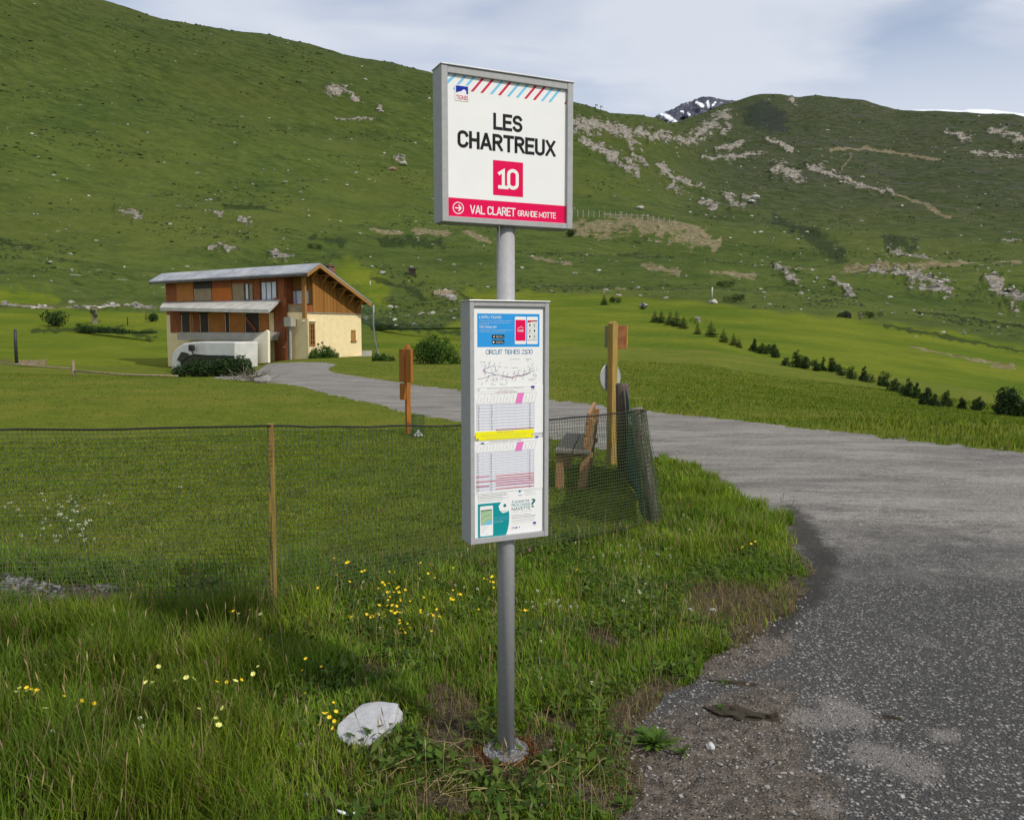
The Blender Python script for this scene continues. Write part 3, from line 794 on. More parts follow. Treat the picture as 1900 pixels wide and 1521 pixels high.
    def din(s, body, s0, t0, s1, t1, ink, lay=2, weight=.17):
        """upright engineering lettering drawn with even strokes, fitted to the box"""
        H = t1 - t0; w = weight * H
        adv = [0.30 if c == ' ' else (GLYPH[c][0] + .20 * weight / .17) for c in body]; gap = .20 * weight / .17
        tot = sum(adv) - gap; kx = ((s1 - s0) - w) / tot; x = s0 + w / 2
        for c, a_ in zip(body, adv):
            if c != ' ':
                for q, st_ in enumerate(GLYPH[c][1]):
                    s.strip([(x + p[0] * kx, t0 + w / 2 + p[1] * (H - w)) for p in st_], w, ink, lay + .12 * q, (t0, t1))
            x += a_ * kx
    def scrawl(s, s0, t, s1, h, ink, lay=2, seed=0):
        """a line of print too small to read: broken strokes of word length"""
        rr = random.Random(seed); x = s0
        while x < s1 - h * .5:
            w = min(rr.uniform(1.2, 5) * h, s1 - x); y = x
            while y < x + w - h * .3:
                cw = h * rr.uniform(.42, .6); s.rect(y, t, min(y + cw * .62, x + w), t + h * rr.choice((.7, .7, 1.0)), ink, lay); y += cw
            x += w + h * .55
    def build(s, name, parent):
        me = bpy.data.meshes.new(name); me.from_pydata(s.v, [], s.f)
        for k in s.mats: me.materials.append(INK[k])
        me.polygons.foreach_set('material_index', s.m)
        o = bpy.data.objects.new(name, me); COL.objects.link(o); o.parent = parent
        return o


def st(px, py, yoff=FRONT):
    """picture point -> (s, t) on the board plane"""
    d = Vector(ray(px, py)); o = Vector((0, 0, CAMH)) - PB
    k = (yoff - o.dot(BKV)) / d.dot(BKV); q = o + d * k
    return q.dot(RT), q.z
U = lambda zx, zy: st(780 + zx * .22350, 100 + zy * .22354, UF)
L2 = lambda zx, zy: st(840 + zx * .17094, 540 + zy * .17094, LF)
L3 = lambda zx, zy: st(840 + zx * .16434, 780 + zy * .16436, LF)
UF = FRONT + .012; LF = FRONT + .011
us0, us1, ut0, ut1 = -.260, .243, .379 + CAMH - PB.z, .894 + CAMH - PB.z
ls0, ls1, lt0, lt1 = -.162, .149, -.753 + CAMH - PB.z, .112 + CAMH - PB.z

# post and foot
b = MB(); b.tube([(0, 0, .006), (0, 0, ut0 + .25)], .0325, 40); b.build('pole', galv, stop, smooth=False).data.polygons.foreach_set('use_smooth', [True] * 40 + [False] * 2)
b = MB(); b.tube([(0, 0, 0), (0, 0, .012)], .088, 40); bp = b.build('base_plate', galv_dk, stop, bevel=.002)
b = MB(); b.tube([(0, 0, .0125), (0, 0, .020)], .0385, 32); b.build('weld_collar', galv_dk, bp, bevel=.003)
for kx in range(6):
    a = R(25 + 60 * kx); b = MB(); b.tube([(.065 * math.cos(a), .065 * math.sin(a), .012), (.065 * math.cos(a), .065 * math.sin(a), .021)], .0095, 6); b.tube([(.065 * math.cos(a), .065 * math.sin(a), .021), (.065 * math.cos(a), .065 * math.sin(a), .028)], .005, 8); b.build('bolt', galv_dk, bp)


def case(name, s0, s1, t0, t1, side, topw, botw, depth, rec):
    """open-fronted aluminium case: back box + four frame bars"""
    b = MB()
    y0, y1 = FRONT, FRONT + depth
    b.box(s0 + .002, FRONT + rec + .001, t0 + .002, s1 - .002, y1 - .001, t1 - .002)
    body = b.build(name, galv, stop, bevel=.001)
    f = MB()
    f.box(s0, y0, t0, s0 + side, y1, t1); f.box(s1 - side, y0, t0, s1, y1, t1)
    f.box(s0 + side, y0 + .0015, t0, s1 - side, y1, t0 + botw); f.box(s0 + side, y0 + .0015, t1 - topw, s1 - side, y1, t1)
    f.build('frame', galv, body, bevel=.0015)
    c = MB(); c.box(s0 - .003, y0 - .004, t1 + .0003, s1 + .003, y1 + .004, t1 + .0045); c.build('top_cap', pm('pale_aluminium', (.62, .62, .62), (.52, .52, .53), 40, .35, 0, .3, .5), body, bevel=.001)
    return body


name_board = case('name_board', us0, us1, ut0, ut1, .0225, .024, .019, .088, .0118)
face = Flat(UF)
a = us0 + .0225; z = us1 - .0225
face.rect(a, ut0 + .019, z, ut1 - .024, 'white', 0); face.build('face_panel', name_board)
f = Flat(UF)
# slanted stripes along the top edge
tops = [(235, 'blue'), (305, 'blue'), (385, 'blue'), (457, 'blue'), (532, 'red'), (612, 'red'), (690, 'blue'), (757, 'red'), (830, 'blue'), (903, 'blue'), (971, 'red'), (1043, 'red'), (1108, 'blue'), (1170, 'blue'), (1240, 'red')]
ty = ut1 - .0245; tb = U(500, 328)[1]
for q, (zx, ink) in enumerate(tops):
    s0 = U(zx - 12, 150 + (zx - 200) * .135)[0]; dx = .0415; w = .0105; b0 = tb + .0015
    pts = [(s0 - w / 2, ty), (s0 + w / 2, ty), (s0 + w / 2 - dx, b0), (s0 - w / 2 - dx, b0)]
    if q == 0: pts = [(max(a, s0 - w), ty), (s0 + w / 2, ty), (a, ty - .022), (a, ty - .009)]
    elif q == 1: pts = [(s0 - w / 2, ty), (s0 + w / 2, ty), (a, b0 + .010), (a, b0 + .024)]
    elif q == 14: pts = [(z, b0 + .014), (z, b0), (z - .009, b0)]
    f.poly(pts, ink, 1)
f.build('stripes', name_board)
f = Flat(UF)
e0 = U(287, 258); e1 = U(402, 400)
s0, t1, s1, t0 = e0[0], e0[1] + .001, e1[0], e1[1]
f.rrect(s0 - .0008, t0 - .0008, s1 + .0008, t1 + .0008, .004, 'pale', 2); f.rrect(s0, t0, s1, t1, .004, 'white', 3)
w, h = s1 - s0, t1 - t0
P = lambda x, y: (s0 + w * x, t0 + h * y)
f.poly([P(.06, .95), P(.94, .95), P(.94, .46), P(.82, .48), P(.80, .66), P(.74, .73), P(.62, .76), P(.45, .63), P(.28, .57), P(.06, .50)], 'navy', 4)
f.text('TIGNES', *P(.07, .07), *P(.93, .35), 'red', 4, .012)
f.build('emblem', name_board)
f = Flat(UF)
def utext(s_, zl, zt, zr, zb, ink, lay=2, bold=.02, ft=f):
    """letters between picture-derived left/right edges, cap top and baseline"""
    l = U(zl, (zt + zb) / 2)[0]; r = U(zr, (zt + zb) / 2)[0]; m = (zl + zr) / 2
    return l, r
l, r_ = U(605, 560)[0], U(847, 580)[0]; f.din('LES', l, U(726, 650 - 8)[1], r_, U(726, 500 + 4)[1], 'black', 2, .185)
l, r_ = U(308, 715)[0], U(1122, 790)[0]; f.din('CHARTREUX', l, U(716, 817)[1], r_, U(716, 676)[1], 'black', 2, .185)
f.build('stop_name', name_board)
f = Flat(UF)
l, r_ = U(603, 1030)[0], U(852, 1040)[0]; f.rect(l, U(728, 1181)[1], r_, U(728, 893)[1], 'pink', 1)
f.din('10', U(645, 1040)[0], U(730, 1126)[1], U(816, 1040)[0], U(730, 954)[1], 'white', 2, .165)
f.build('route_number', name_board)
f = Flat(UF)
bt = (U(230, 1193)[1] + U(1212, 1262)[1]) / 2; bb = ut0 + .0195
f.rect(a, bb, z, bt, 'pink', 1)
c = U(314, 1280); f.ring(c, .0175, .0205, 'white', 2)
f.line([(c[0] - .012, c[1]), (c[0] + .009, c[1])], .0042, 'white', 2)
f.line([(c[0] + .001, c[1] + .0105), (c[0] + .0105, c[1] - .0008)], .0042, 'white', 2.2); f.line([(c[0] + .001, c[1] - .0105), (c[0] + .0105, c[1] + .0008)], .0042, 'white', 2.4)
f.din('VAL CLARET', U(412, 1290)[0], U(600, 1339)[1], U(790, 1300)[0], U(600, 1268)[1], 'white', 2, .145)
f.din('GRANDE MOTTE', U(808, 1330)[0], U(965, 1358)[1], U(1124, 1340)[0], U(965, 1309)[1], 'white', 2, .14)
f.build('destination_strip', name_board)

# ------------------ timetable case with its papers
tcase = case('timetable_case', ls0, ls1, lt0, lt1, .0165, .017, .020, .090, .0108)
a, z = ls0 + .0165, ls1 - .0165
pw = z - a
f = Flat(LF)
f.rect(a, lt0 + .02, z, lt1 - .017, 'pale', 0)
top = (L2(240, 190)[1] + L2(955, 205)[1]) / 2; mid = L2(600, 1030)[1]
f.rect(a + .001, mid - .004, z - .004, top, 'white', 1)
by0, by1 = L2(600, 606)[1], L2(600, 246)[1]; bx0, bx1 = L2(266, 430)[0], L2(940, 430)[0]
f.rect(bx0, by0, bx1, by1, 'azure', 2)
X2 = lambda zx: L2(zx, 450)[0]
Y2 = lambda zy: L2(600, zy)[1]
f.text("L'APPLI TIGNES", X2(288), Y2(301), X2(527), Y2(270), 'white', 3, .0)
f.text("THE TIGNES APP", X2(286), Y2(404), X2(476), Y2(380), 'white', 3, .0)
for i, (zy, x1) in enumerate(((318, 652), (341, 624), (359, 395), (419, 650), (438, 575))): f.scrawl(X2(288), Y2(zy + 8), X2(x1), .0017, 'white' if i in (1, 3) else 'cream', 3, i)
for zy, txt in ((495, 'App Store'), (552, 'Google Play')):
    f.rrect(X2(424), Y2(zy + 21), X2(559), Y2(zy - 21), .002, 'dkteal' if False else 'black', 3)
    f.text(txt, X2(466), Y2(zy + 14), X2(551), Y2(zy - 4), 'white', 4, .0); f.scrawl(X2(466), Y2(zy - 8), X2(535), .0012, 'white', 4, zy)
f.disc((X2(446), Y2(497)), .0024, 'white', 4, 14); f.line([(X2(446), Y2(484)), (X2(450), Y2(476))], .0008, 'white', 4)
f.poly([(X2(434), Y2(540)), (X2(434), Y2(566)), (X2(456), Y2(553))], 'white', 4)
for x0, x1 in ((673, 795), (803, 922)):
    f.rrect(X2(x0), Y2(577), X2(x1), Y2(277), .0035, 'white', 3)
f.rect(X2(680), Y2(540), X2(788), Y2(312), 'pink', 4)
f.line([(X2(698), Y2(408)), (X2(722), Y2(398)), (X2(745), Y2(380)), (X2(750), Y2(402)), (X2(768), Y2(402))], .0012, 'white', 5)
f.text('TIGNES', X2(699), Y2(442), X2(766), Y2(420), 'white', 5, .02)
f.rect(X2(808), Y2(542), X2(917), Y2(312), 'pale', 4); f.rect(X2(810), Y2(340), X2(848), Y2(317), 'red', 5); f.rect(X2(848), Y2(328), X2(916), Y2(316), 'dkred', 5)
for i in range(3):
    for j in range(2):
        f.rect(X2(812 + 50 * j), Y2(402 + 62 * i), X2(858 + 50 * j), Y2(345 + 62 * i), 'white' if (i + j) % 2 == 0 else 'cream', 5)
        f.rect(X2(826 + 50 * j), Y2(380 + 62 * i), X2(843 + 50 * j), Y2(358 + 62 * i), 'black' if (i + j) % 2 == 0 else 'grey', 6); f.scrawl(X2(820 + 50 * j), Y2(396 + 62 * i), X2(850 + 50 * j), .0014, 'grey', 6, i * 2 + j)
f.disc((X2(818), Y2(530)), .0014, 'red', 6, 10)
f.din('CIRCUIT TIGNES 2100', X2(358), Y2(684), X2(866), Y2(634), 'steel', 3, .11)
f.rect(a + .002, Y2(1020), z - .006, Y2(712), 'cream', 2) if False else None
# route map: town blocks, the two lines, stops and names
rr = random.Random(3)
for cx, cy, sx_, sy_, n in ((345, 840, 40, 70, 22), (440, 880, 60, 60, 24), (430, 950, 60, 25, 14), (690, 880, 50, 40, 14), (770, 880, 40, 40, 16), (840, 820, 50, 50, 22), (560, 930, 80, 25, 8)):
    for q in range(n):
        x = cx + rr.gauss(0, sx_ * .5); y = cy + rr.gauss(0, sy_ * .5); w = rr.uniform(6, 16); h = rr.uniform(4, 9)
        f.rect(X2(x), Y2(y + h), X2(x + w), Y2(y), 'pale', 2)
route = [(270, 948), (345, 935), (385, 915), (460, 905), (540, 915), (590, 928), (650, 938), (690, 915), (740, 920), (790, 905), (840, 885), (890, 865)]
f.line([(X2(x), Y2(y)) for x, y in route[:5]], .0016, 'grey', 3); f.line([(X2(x), Y2(y)) for x, y in route[4:]], .0016, 'steel', 3)
f.line([(X2(x), Y2(y + 6)) for x, y in route[4:11]], .0009, 'red', 4)
f.line([(X2(x), Y2(y)) for x, y in ((460, 905), (420, 885), (355, 875), (330, 855), (345, 838), (385, 826), (440, 808), (462, 822), (465, 860), (482, 862))], .0010, 'navy', 3)
f.line([(X2(x), Y2(y)) for x, y in ((348, 900), (352, 878), (328, 858), (330, 845))], .0012, 'red', 4)
for x, y in ((388, 935), (462, 905), (540, 912), (588, 925), (650, 935), (700, 915), (770, 905)): f.disc((X2(x), Y2(y)), .0014, 'red', 5, 10)
for x, y, dx, dy in ((380, 830, 30, -75), (345, 815, 14, -28), (445, 805, 14, -35), (540, 905, 18, -40), (585, 925, 16, -40), (355, 985, 40, -80), (435, 965, 10, -30), (530, 965, 12, -25), (570, 970, 14, -28),
        (640, 975, 16, -40), (672, 980, 26, -60), (755, 960, 14, -30), (660, 925, 12, -50), (705, 905, 16, -50), (770, 900, 14, -30), (845, 870, 35, -40), (310, 1015, 10, -30), (585, 1005, 4, -35), (478, 975, 4, -40), (870, 930, 14, -40), (885, 940, 14, -40), (900, 955, 10, -40), (830, 880, 10, -45), (510, 790, 2, -20), (868, 765, 4, -8)):
    f.line([(X2(x), Y2(y)), (X2(x + dx), Y2(y + dy))], .0009, 'black', 3)
for i, (x, y, x1) in enumerate(((298, 763, 355), (488, 807, 512), (488, 822, 530), (638, 832, 706), (645, 737, 735), (793, 737, 855), (793, 752, 825), (824, 957, 892), (824, 972, 890), (412, 997, 440), (412, 1012, 465), (512, 999, 535), (512, 1014, 578), (890, 1003, 915), (905, 860, 930), (558, 827, 600))):
    f.scrawl(X2(x), Y2(y + 4), X2(x1), .0014, 'black', 3, 40 + i)
f.disc((X2(630), Y2(742)), .0014, 'black', 3, 10)
for x, y in ((415, 838), (487, 857), (735, 843), (470, 932), (843, 903), (910, 838)): f.disc((X2(x), Y2(y)), .0011, 'grey', 3, 8)
f.build('route_map', tcase)


def timetable(name, xs, ys, header, z0, seed, ytop, ybot, rows, reds=()):
    g = Flat(LF - .0018)
    xl, xr = xs
    g.rect(a + .0005, ybot, z - .0045 + .001 * seed, ytop, 'white', 1)
    hx = [xl + (xr - xl) * k / 9 for k in range(10)]
    t_sk, t_hd, t_rows, t_end = ys
    lean = .0095
    for k, x in enumerate(hx): g.line([(x, t_hd), (x + lean, t_sk)], .0005, 'grey', 3)
    g.line([(xl + lean, t_sk), (xr + lean, t_sk)], .0005, 'grey', 3); g.line([(xl, t_hd), (xr, t_hd)], .0005, 'grey', 3)
    g.poly([(hx[6], t_hd - .004), (hx[7], t_hd - .004), (hx[7] + lean, t_sk), (hx[6] + lean, t_sk)], 'rose', 2)
    for k in range(9):
        if k == 6: continue
        m = (hx[k] + hx[k + 1]) / 2
        g.line([(m + lean * .25, t_hd + (t_sk - t_hd) * .2), (m + lean * .62, t_hd + (t_sk - t_hd) * (.6 + .2 * ((k * 7) % 3)/2))], .0009, 'grey', 3)
    n = rows; dy = (t_rows - t_end) / n
    for i in range(n):
        y = t_rows - dy * i
        if i % 2 == 0: g.rect(xl, y - dy, xr, y, 'lilac', 2)
        g.line([(xl, y), (xr, y)], .00035, 'grey', 3)
        for k, xx in ((0, .5), (2, .5), (8, .5)): g.scrawl(hx[k] + .005, y - dy * .75, hx[k] + .0115, dy * .5, 'grey', 4, i * 11 + k + seed)
    for x in hx: g.line([(x, t_hd), (x, t_end)], .00035, 'pale', 3)
    g.line([(xl, t_hd), (xl, t_end)], .0004, 'grey', 3.5); g.line([(xr, t_hd), (xr, t_end)], .0004, 'grey', 3.5)
    header(g)
    for x0, x1, y in reds: g.rect(x0, y - .0012, x1, y + .0012, 'red', 5)
    return g


Y3 = lambda zy: L3(590, zy)[1]
X3 = lambda zx: L3(zx, 600)[0]
def head1(g):
    g.line([(X2(250), Y2(1042)), (X2(886), Y2(1042)), (X2(886), Y2(1082)), (X2(250), Y2(1082)), (X2(250), Y2(1042))], .0004, 'grey', 3)
    g.scrawl(X2(372), Y2(1054), X2(776), .0022, 'grey', 3, 77); g.scrawl(X2(500), Y2(1074), X2(652), .0018, 'grey', 3, 78)
    g.text('DU DIMANCHE AU VENDREDI / SUNDAY TO FRIDAY', X2(458), Y2(1100), X2(695), Y2(1090), 'dkred', 3)
    g.ring((X2(277), Y2(1062)), .0012, .0024, 'navy', 3, 14); g.rect(X2(848), Y2(1056), X2(886), Y2(1036), 'navy', 4); g.text('TIGNES', X2(850), Y2(1074), X2(885), Y2(1061), 'red', 4)
g = timetable('timetable', (X2(252), X2(884)), (Y2(1108), Y2(1210), Y2(1222), Y3(98)), head1, 0, 1, mid + .001, Y3(160), 17)
g.rect(X3(484), Y3(104), X3(912), Y3(96), 'dkred', 4)
g.build('timetable', tcase)
def head2(g):
    g.text('DU DIMANCHE AU VENDREDI / SUNDAY TO FRIDAY', X3(410), Y3(236), X3(778), Y3(222), 'grey', 3); g.rect(X3(316), Y3(252), X3(352), Y3(232), 'steel', 3)
    g.rect(X3(928), Y3(212), X3(962), Y3(196), 'navy', 4); g.scrawl(X3(928), Y3(224), X3(962), .0016, 'navy', 4, 5)
x0, x1, xm = X3(260), X3(914), X3(410)
reds = [(x0, xm, Y3(612)), (X3(484), x1, Y3(614)), (X3(484), x1, Y3(642)), (x0, x1, Y3(667)), (X3(484), x1, Y3(694)), (x0, xm, Y3(720)), (X3(484), x1, Y3(722)), (X3(484), x1, Y3(760))]
reds = [(p, q, y) for p, q, y in reds]
g = timetable('timetable', (x0, x1), (Y3(250), Y3(338), Y3(350), Y3(786)), head2, 0, 2, Y3(214), Y3(800), 30, reds)
g.build('timetable', tcase)
g = Flat(LF - .0036)
g.rect(X3(256), Y3(208), X3(912), Y3(112), 'yellow', 1); g.text('SERVICE CIRCUIT 2100', X3(498), Y3(132), X3(682), Y3(119), 'grey', 2)
for i, zy in enumerate((152, 172, 192)): g.scrawl(X3(300 + 35 * i), Y3(zy), X3(850 - 20 * i), .0013, 'grey', 2, 300 + i)
g.disc((X3(278), Y3(196)), .0042, 'navy', 2, 20); g.poly([(X3(270), Y3(200)), (X3(276), Y3(190)), (X3(288), Y3(196))], 'white', 3)
g.disc((X3(890), Y3(168)), .0040, 'white', 2, 20); g.ring((X3(890), Y3(168)), .0033, .0040, 'red', 3, 20); g.line([(X3(876), Y3(168)), (X3(904), Y3(168))], .0012, 'grey', 3)
g.build('notice_strip', tcase)
g = Flat(LF - .0004)
pb, pt = lt0 + .0205, Y3(802)
g.rect(a + .001, pb, z - .004, pt, 'white', 1)
for i, (zy, x_1) in enumerate(((822, 606), (838, 622), (856, 560), (872, 636), (890, 560))): g.scrawl(X3(278), Y3(zy), X3(x_1), .0019, 'black' if i < 3 else 'grey', 2, 500 + i)
for i in range(6): g.scrawl(X3(810), Y3(788 + 15 * i), X3(896 + (40 if i % 2 else 0)), .0014, 'black' if i == 0 else 'grey', 2, 520 + i)
g.disc((X3(760), Y3(812)), .0046, 'azure', 2, 20); g.poly([(X3(742), Y3(826)), (X3(748), Y3(796)), (X3(772), Y3(788)), (X3(768), Y3(806))], 'navy', 3); g.disc((X3(764), Y3(815)), .0014, 'white', 4, 10)
g.text('STGM', X3(738), Y3(864), X3(780), Y3(852), 'navy', 2)
ty0, ty1 = Y3(1303), Y3(915)
tl = X3(281)
cur = [(X3(594), ty0), (X3(618), Y3(1240)), (X3(634), Y3(1160)), (X3(638), Y3(1080)), (X3(634), Y3(1020))]
g.poly([(tl, ty0)] + cur + [(X3(600), Y3(1035)), (X3(560), Y3(1040)), (X3(528), Y3(1005)), (X3(516), Y3(960)), (X3(545), ty1), (tl, ty1)], 'teal', 2)
g.ring((X3(587), Y3(957)), .0036, .0058, 'teal', 3, 22); g.rect(X3(574), Y3(965), X3(600), Y3(948), 'dkteal', 4); g.scrawl(X3(548), Y3(1020), X3(628), .0020, 'grey', 3, 11)
g.rrect(X3(305), Y3(1277), X3(452), Y3(943), .004, 'white', 3)
g.rect(X3(313), Y3(1152), X3(441), Y3(985), 'green', 4); g.poly([(X3(318), Y3(1152)), (X3(441), Y3(1152)), (X3(441), Y3(1098)), (X3(400), Y3(1110)), (X3(360), Y3(1138))], 'sea', 5)
g.line([(X3(316), Y3(1060)), (X3(350), Y3(1030)), (X3(395), Y3(1020)), (X3(436), Y3(1000))], .0012, 'cream', 5); g.line([(X3(320), Y3(1130)), (X3(360), Y3(1090)), (X3(430), Y3(1070))], .0014, 'cream', 5)
g.disc((X3(376), Y3(1078)), .0030, 'cream', 6, 14); g.disc((X3(377), Y3(1078)), .0016, 'red', 7, 12)
g.rect(X3(313), Y3(993), X3(441), Y3(985), 'black', 6)
for i in range(5): g.scrawl(X3(328), Y3(1178 + 16 * i), X3((408, 385, 360, 352, 350)[i]), .0012, 'grey', 4, 600 + i)
g.ring((X3(379), Y3(1252)), .0013, .0017, 'grey', 4, 12)
for i in range(6): g.scrawl(X3(464), Y3(1080 + 13 * i), X3(628 - (60 if i in (4, 5) else 0)), .0014, 'sea' if i != 4 else 'white', 3, 620 + i)
g.text('À QUAND MA', X3(665), Y3(944), X3(864), Y3(905), 'dkteal', 2, -.004); g.text('PROCHAINE', X3(665), Y3(981), X3(874), Y3(947), 'teal', 2, -.004); g.text('NAVETTE', X3(665), Y3(1027), X3(876), Y3(990), 'dkteal', 2, .0)
g.text('?', X3(884), Y3(1008), X3(934), Y3(910), 'dkteal', 2, .01)
g.text('WHEN IS THE NEXT BUS?', X3(665), Y3(1053), X3(900), Y3(1040), 'pale', 2)
for i, zy in enumerate((1082, 1100, 1116, 1138, 1156)): g.scrawl(X3(664), Y3(zy), X3((880, 942, 930, 930, 915)[i]), .0018, 'black' if i < 3 else 'grey', 2, 640 + i)
g.line([(X3(664), Y3(1180)), (X3(940), Y3(1172))], .0004, 'grey', 2)
g.text('STGM', X3(664), Y3(1231), X3(730), Y3(1210), 'navy', 2, .01); g.ring((X3(752), Y3(1218)), .0008, .0022, 'navy', 2, 14)
g.rect(X3(905), Y3(1198), X3(941), Y3(1178), 'navy', 2); g.text('TIGNES', X3(906), Y3(1214), X3(941), Y3(1203), 'red', 2)
g.build('shuttle_poster', tcase)
# ------------------------------------------------------------------ fence, bench, posts by the lawn
rope_m = pm('black_net_cord', (.014, .016, .012), (.03, .032, .025), 40, .8)
net_m = pm('dark_green_netting', (.055, .080, .036), (.075, .100, .048), 20, .8)
green_m = pm('green_windbreak', (.010, .075, .055), (.006, .045, .035), 9, .85, .3)
stake_m = pm('tan_timber_stake', (.31, .215, .05), (.18, .12, .03), 9, .8, .3, stretch=(6, 6, .6))
grey_w = pm('weathered_grey_timber', (.23, .205, .175), (.10, .085, .07), 8, .9, .5, stretch=(8, 8, .5))
dark_w = pm('dark_old_timber', (.13, .10, .075), (.05, .04, .03), 8, .9, .5, stretch=(8, 8, .5))

gz = lambda x, y: float(terrain_z(x, y))
A0 = Vector((-6.2, 4.35, 0)); A1 = Vector((-1.365, 4.50, 0)); A2b = Vector((1.147, 6.55, 0)); A3 = Vector((1.31, 9.25, 0))
fence = thing('net_fence', 'low dark netting fence on wooden posts round the mown lawn', 'fence', (A1.x, A1.y, 0))
FO = Vector((A1.x, A1.y, 0))
def net_run(top0, top1, bot0, bot1, n, m, sag=.03, seed=0, mb=None, rad=.0019, skew=0.0):
    """square netting between two top points and two bottom points as crossing threads"""
    T0, T1, B0, B1 = map(Vector, (top0, top1, bot0, bot1))
    def P(u, v):
        t = T0.lerp(T1, u); b_ = B0.lerp(B1, u)
        q = t.lerp(b_, v)
        q.z -= sag * 4 * u * (1 - u) * (1 - v)
        w = .022 * float(pnoise(u * 9 + seed, v * 3.2, 71)) + .010 * float(pnoise(u * 30 + seed, v * 9, 72))
        q += Vector((w * .5, w, w * .25))
        return q
    S = 14
    for i in range(n + 1):
        u0 = i / n; pts = [P(min(1, max(0, u0 + skew * k / S)), k / S) for k in range(S + 1)]
        mb.tube(pts, rad, 3, 0, False)
    for j in range(1, m + 1):
        H = max(8, n // 5); mb.tube([P(k / H, j / m) for k in range(H + 1)], rad, 3, 0, False)
    H = 24
    return [P(k / H, 0) for k in range(H + 1)], [P(k / H, 1) for k in range(H + 1)]
top = lambda p, h: (p.x, p.y, h)
mbn = MB(); cords = []
cords.append(net_run((A0.x, A0.y, 1.06), (A1.x, A1.y, 1.075), (A0.x, A0.y, .03), (A1.x, A1.y, .05), 186, 39, .02, 1, mbn, skew=.03))
cords.append(net_run((A1.x, A1.y, 1.075), (1.04, 6.5, .975), (A1.x, A1.y, .05), (A2b.x - .03, A2b.y, .03), 122, 37, .05, 5, mbn))
for i in range(14):      # netting wrapped round the leaning corner post
    a_ = 2 * math.pi * i / 14; mbn.tube([Vector((x + .07 * math.cos(a_), 6.62 + .07 * math.sin(a_), z_)) for x, z_ in ((1.178, .02), (1.135, .35), (1.06, .72), (1.03, .96))], .0026, 3, 0, False)
for j in range(26):
    u = j / 25; zz = .03 + .92 * u; xx = float(np.interp(zz, [0, .35, .72, .97], [1.178, 1.135, 1.06, 1.03])); mbn.tube([Vector((xx + .07 * math.cos(2 * math.pi * k / 12), 6.62 + .07 * math.sin(2 * math.pi * k / 12), zz)) for k in range(13)], .0026, 3, 0, False)
cords.append(net_run((1.04, 6.5, .975), (1.11, 6.66, .95), (1.15, 6.5, .03), (1.28, 6.62, .03), 5, 27, 0, 9, mbn))
for v in range(len(mbn.v)): mbn.v[v] = tuple(Vector(mbn.v[v]) - FO)
mbn.build('netting', net_m, fence)
for tp, bt in cords:
    b = MB(); b.tube([p - FO for p in tp], .0065, 6); b.build('top_cord', rope_m, fence)
    b = MB(); b.tube([p - FO for p in bt], .0035, 5); b.build('bottom_cord', rope_m, fence)
b = MB(); b.box(-.017, -.015, -.1, .017, .017, 1.085); o = b.build('post', stake_m, fence, bevel=.003, loc=(0, .02, 0)); o.rotation_euler = (0, R(.4), 0)
b = MB(); b.tube([Vector((1.185, 6.62, -.1)) - FO, Vector((1.135, 6.62, .35)) - FO, Vector((1.055, 6.62, .72)) - FO, Vector((1.025, 6.62, .965)) - FO, Vector((1.022, 6.62, .98)) - FO], [.050, .052, .058, .054, .046], 14); b.build('post', grey_w, fence, smooth=True)
b = MB(); b.tube([Vector((A3.x, A3.y, -.1)) - FO, Vector((A3.x - .03, A3.y, .5)) - FO, Vector((A3.x - .045, A3.y, 1.0)) - FO, Vector((A3.x - .045, A3.y, 1.02)) - FO], [.085, .08, .078, .066], 14); b.build('post', dark_w, fence, smooth=True)
# sagging green windbreak between the last two posts
b = MB(); NU, NV = 16, 8; vs = []
for i in range(NU + 1):
    for j in range(NV + 1):
        u, v = i / NU, j / NV
        t_ = Vector((1.29, 9.15, .98)).lerp(Vector((1.05, 6.72, .80)), u); t_.z -= .16 * 4 * u * (1 - u)
        g_ = Vector((1.30, 9.2, .0)).lerp(Vector((1.13, 6.66, .03)), u)
        q = t_.lerp(g_, v); q.x += .02 * math.sin(u * 9 + v * 3)
        vs.append(q - FO)
fs = [(i * (NV + 1) + j, (i + 1) * (NV + 1) + j, (i + 1) * (NV + 1) + j + 1, i * (NV + 1) + j + 1) for i in range(NU) for j in range(NV)]
b.add(vs, fs); o = b.build('windbreak_cloth', green_m, fence, smooth=True); sd = o.modifiers.new('thickness', 'SOLIDIFY'); sd.thickness = .004

# ---- bench, seen from its end
bw = pm('bench_brown_timber', (.36, .20, .095), (.23, .125, .06), 7, .75, .3, stretch=(5, 5, 5))
bg_ = pm('bench_grey_timber', (.23, .20, .175), (.12, .105, .09), 9, .85, .4, stretch=(9, .6, 6))
bench = thing('park_bench', 'weathered wooden bench with slatted backrest, end-on behind the netting', 'bench', (.44, 8.2, gz(.5, 8.3)), -math.atan2(.205, 1.4))
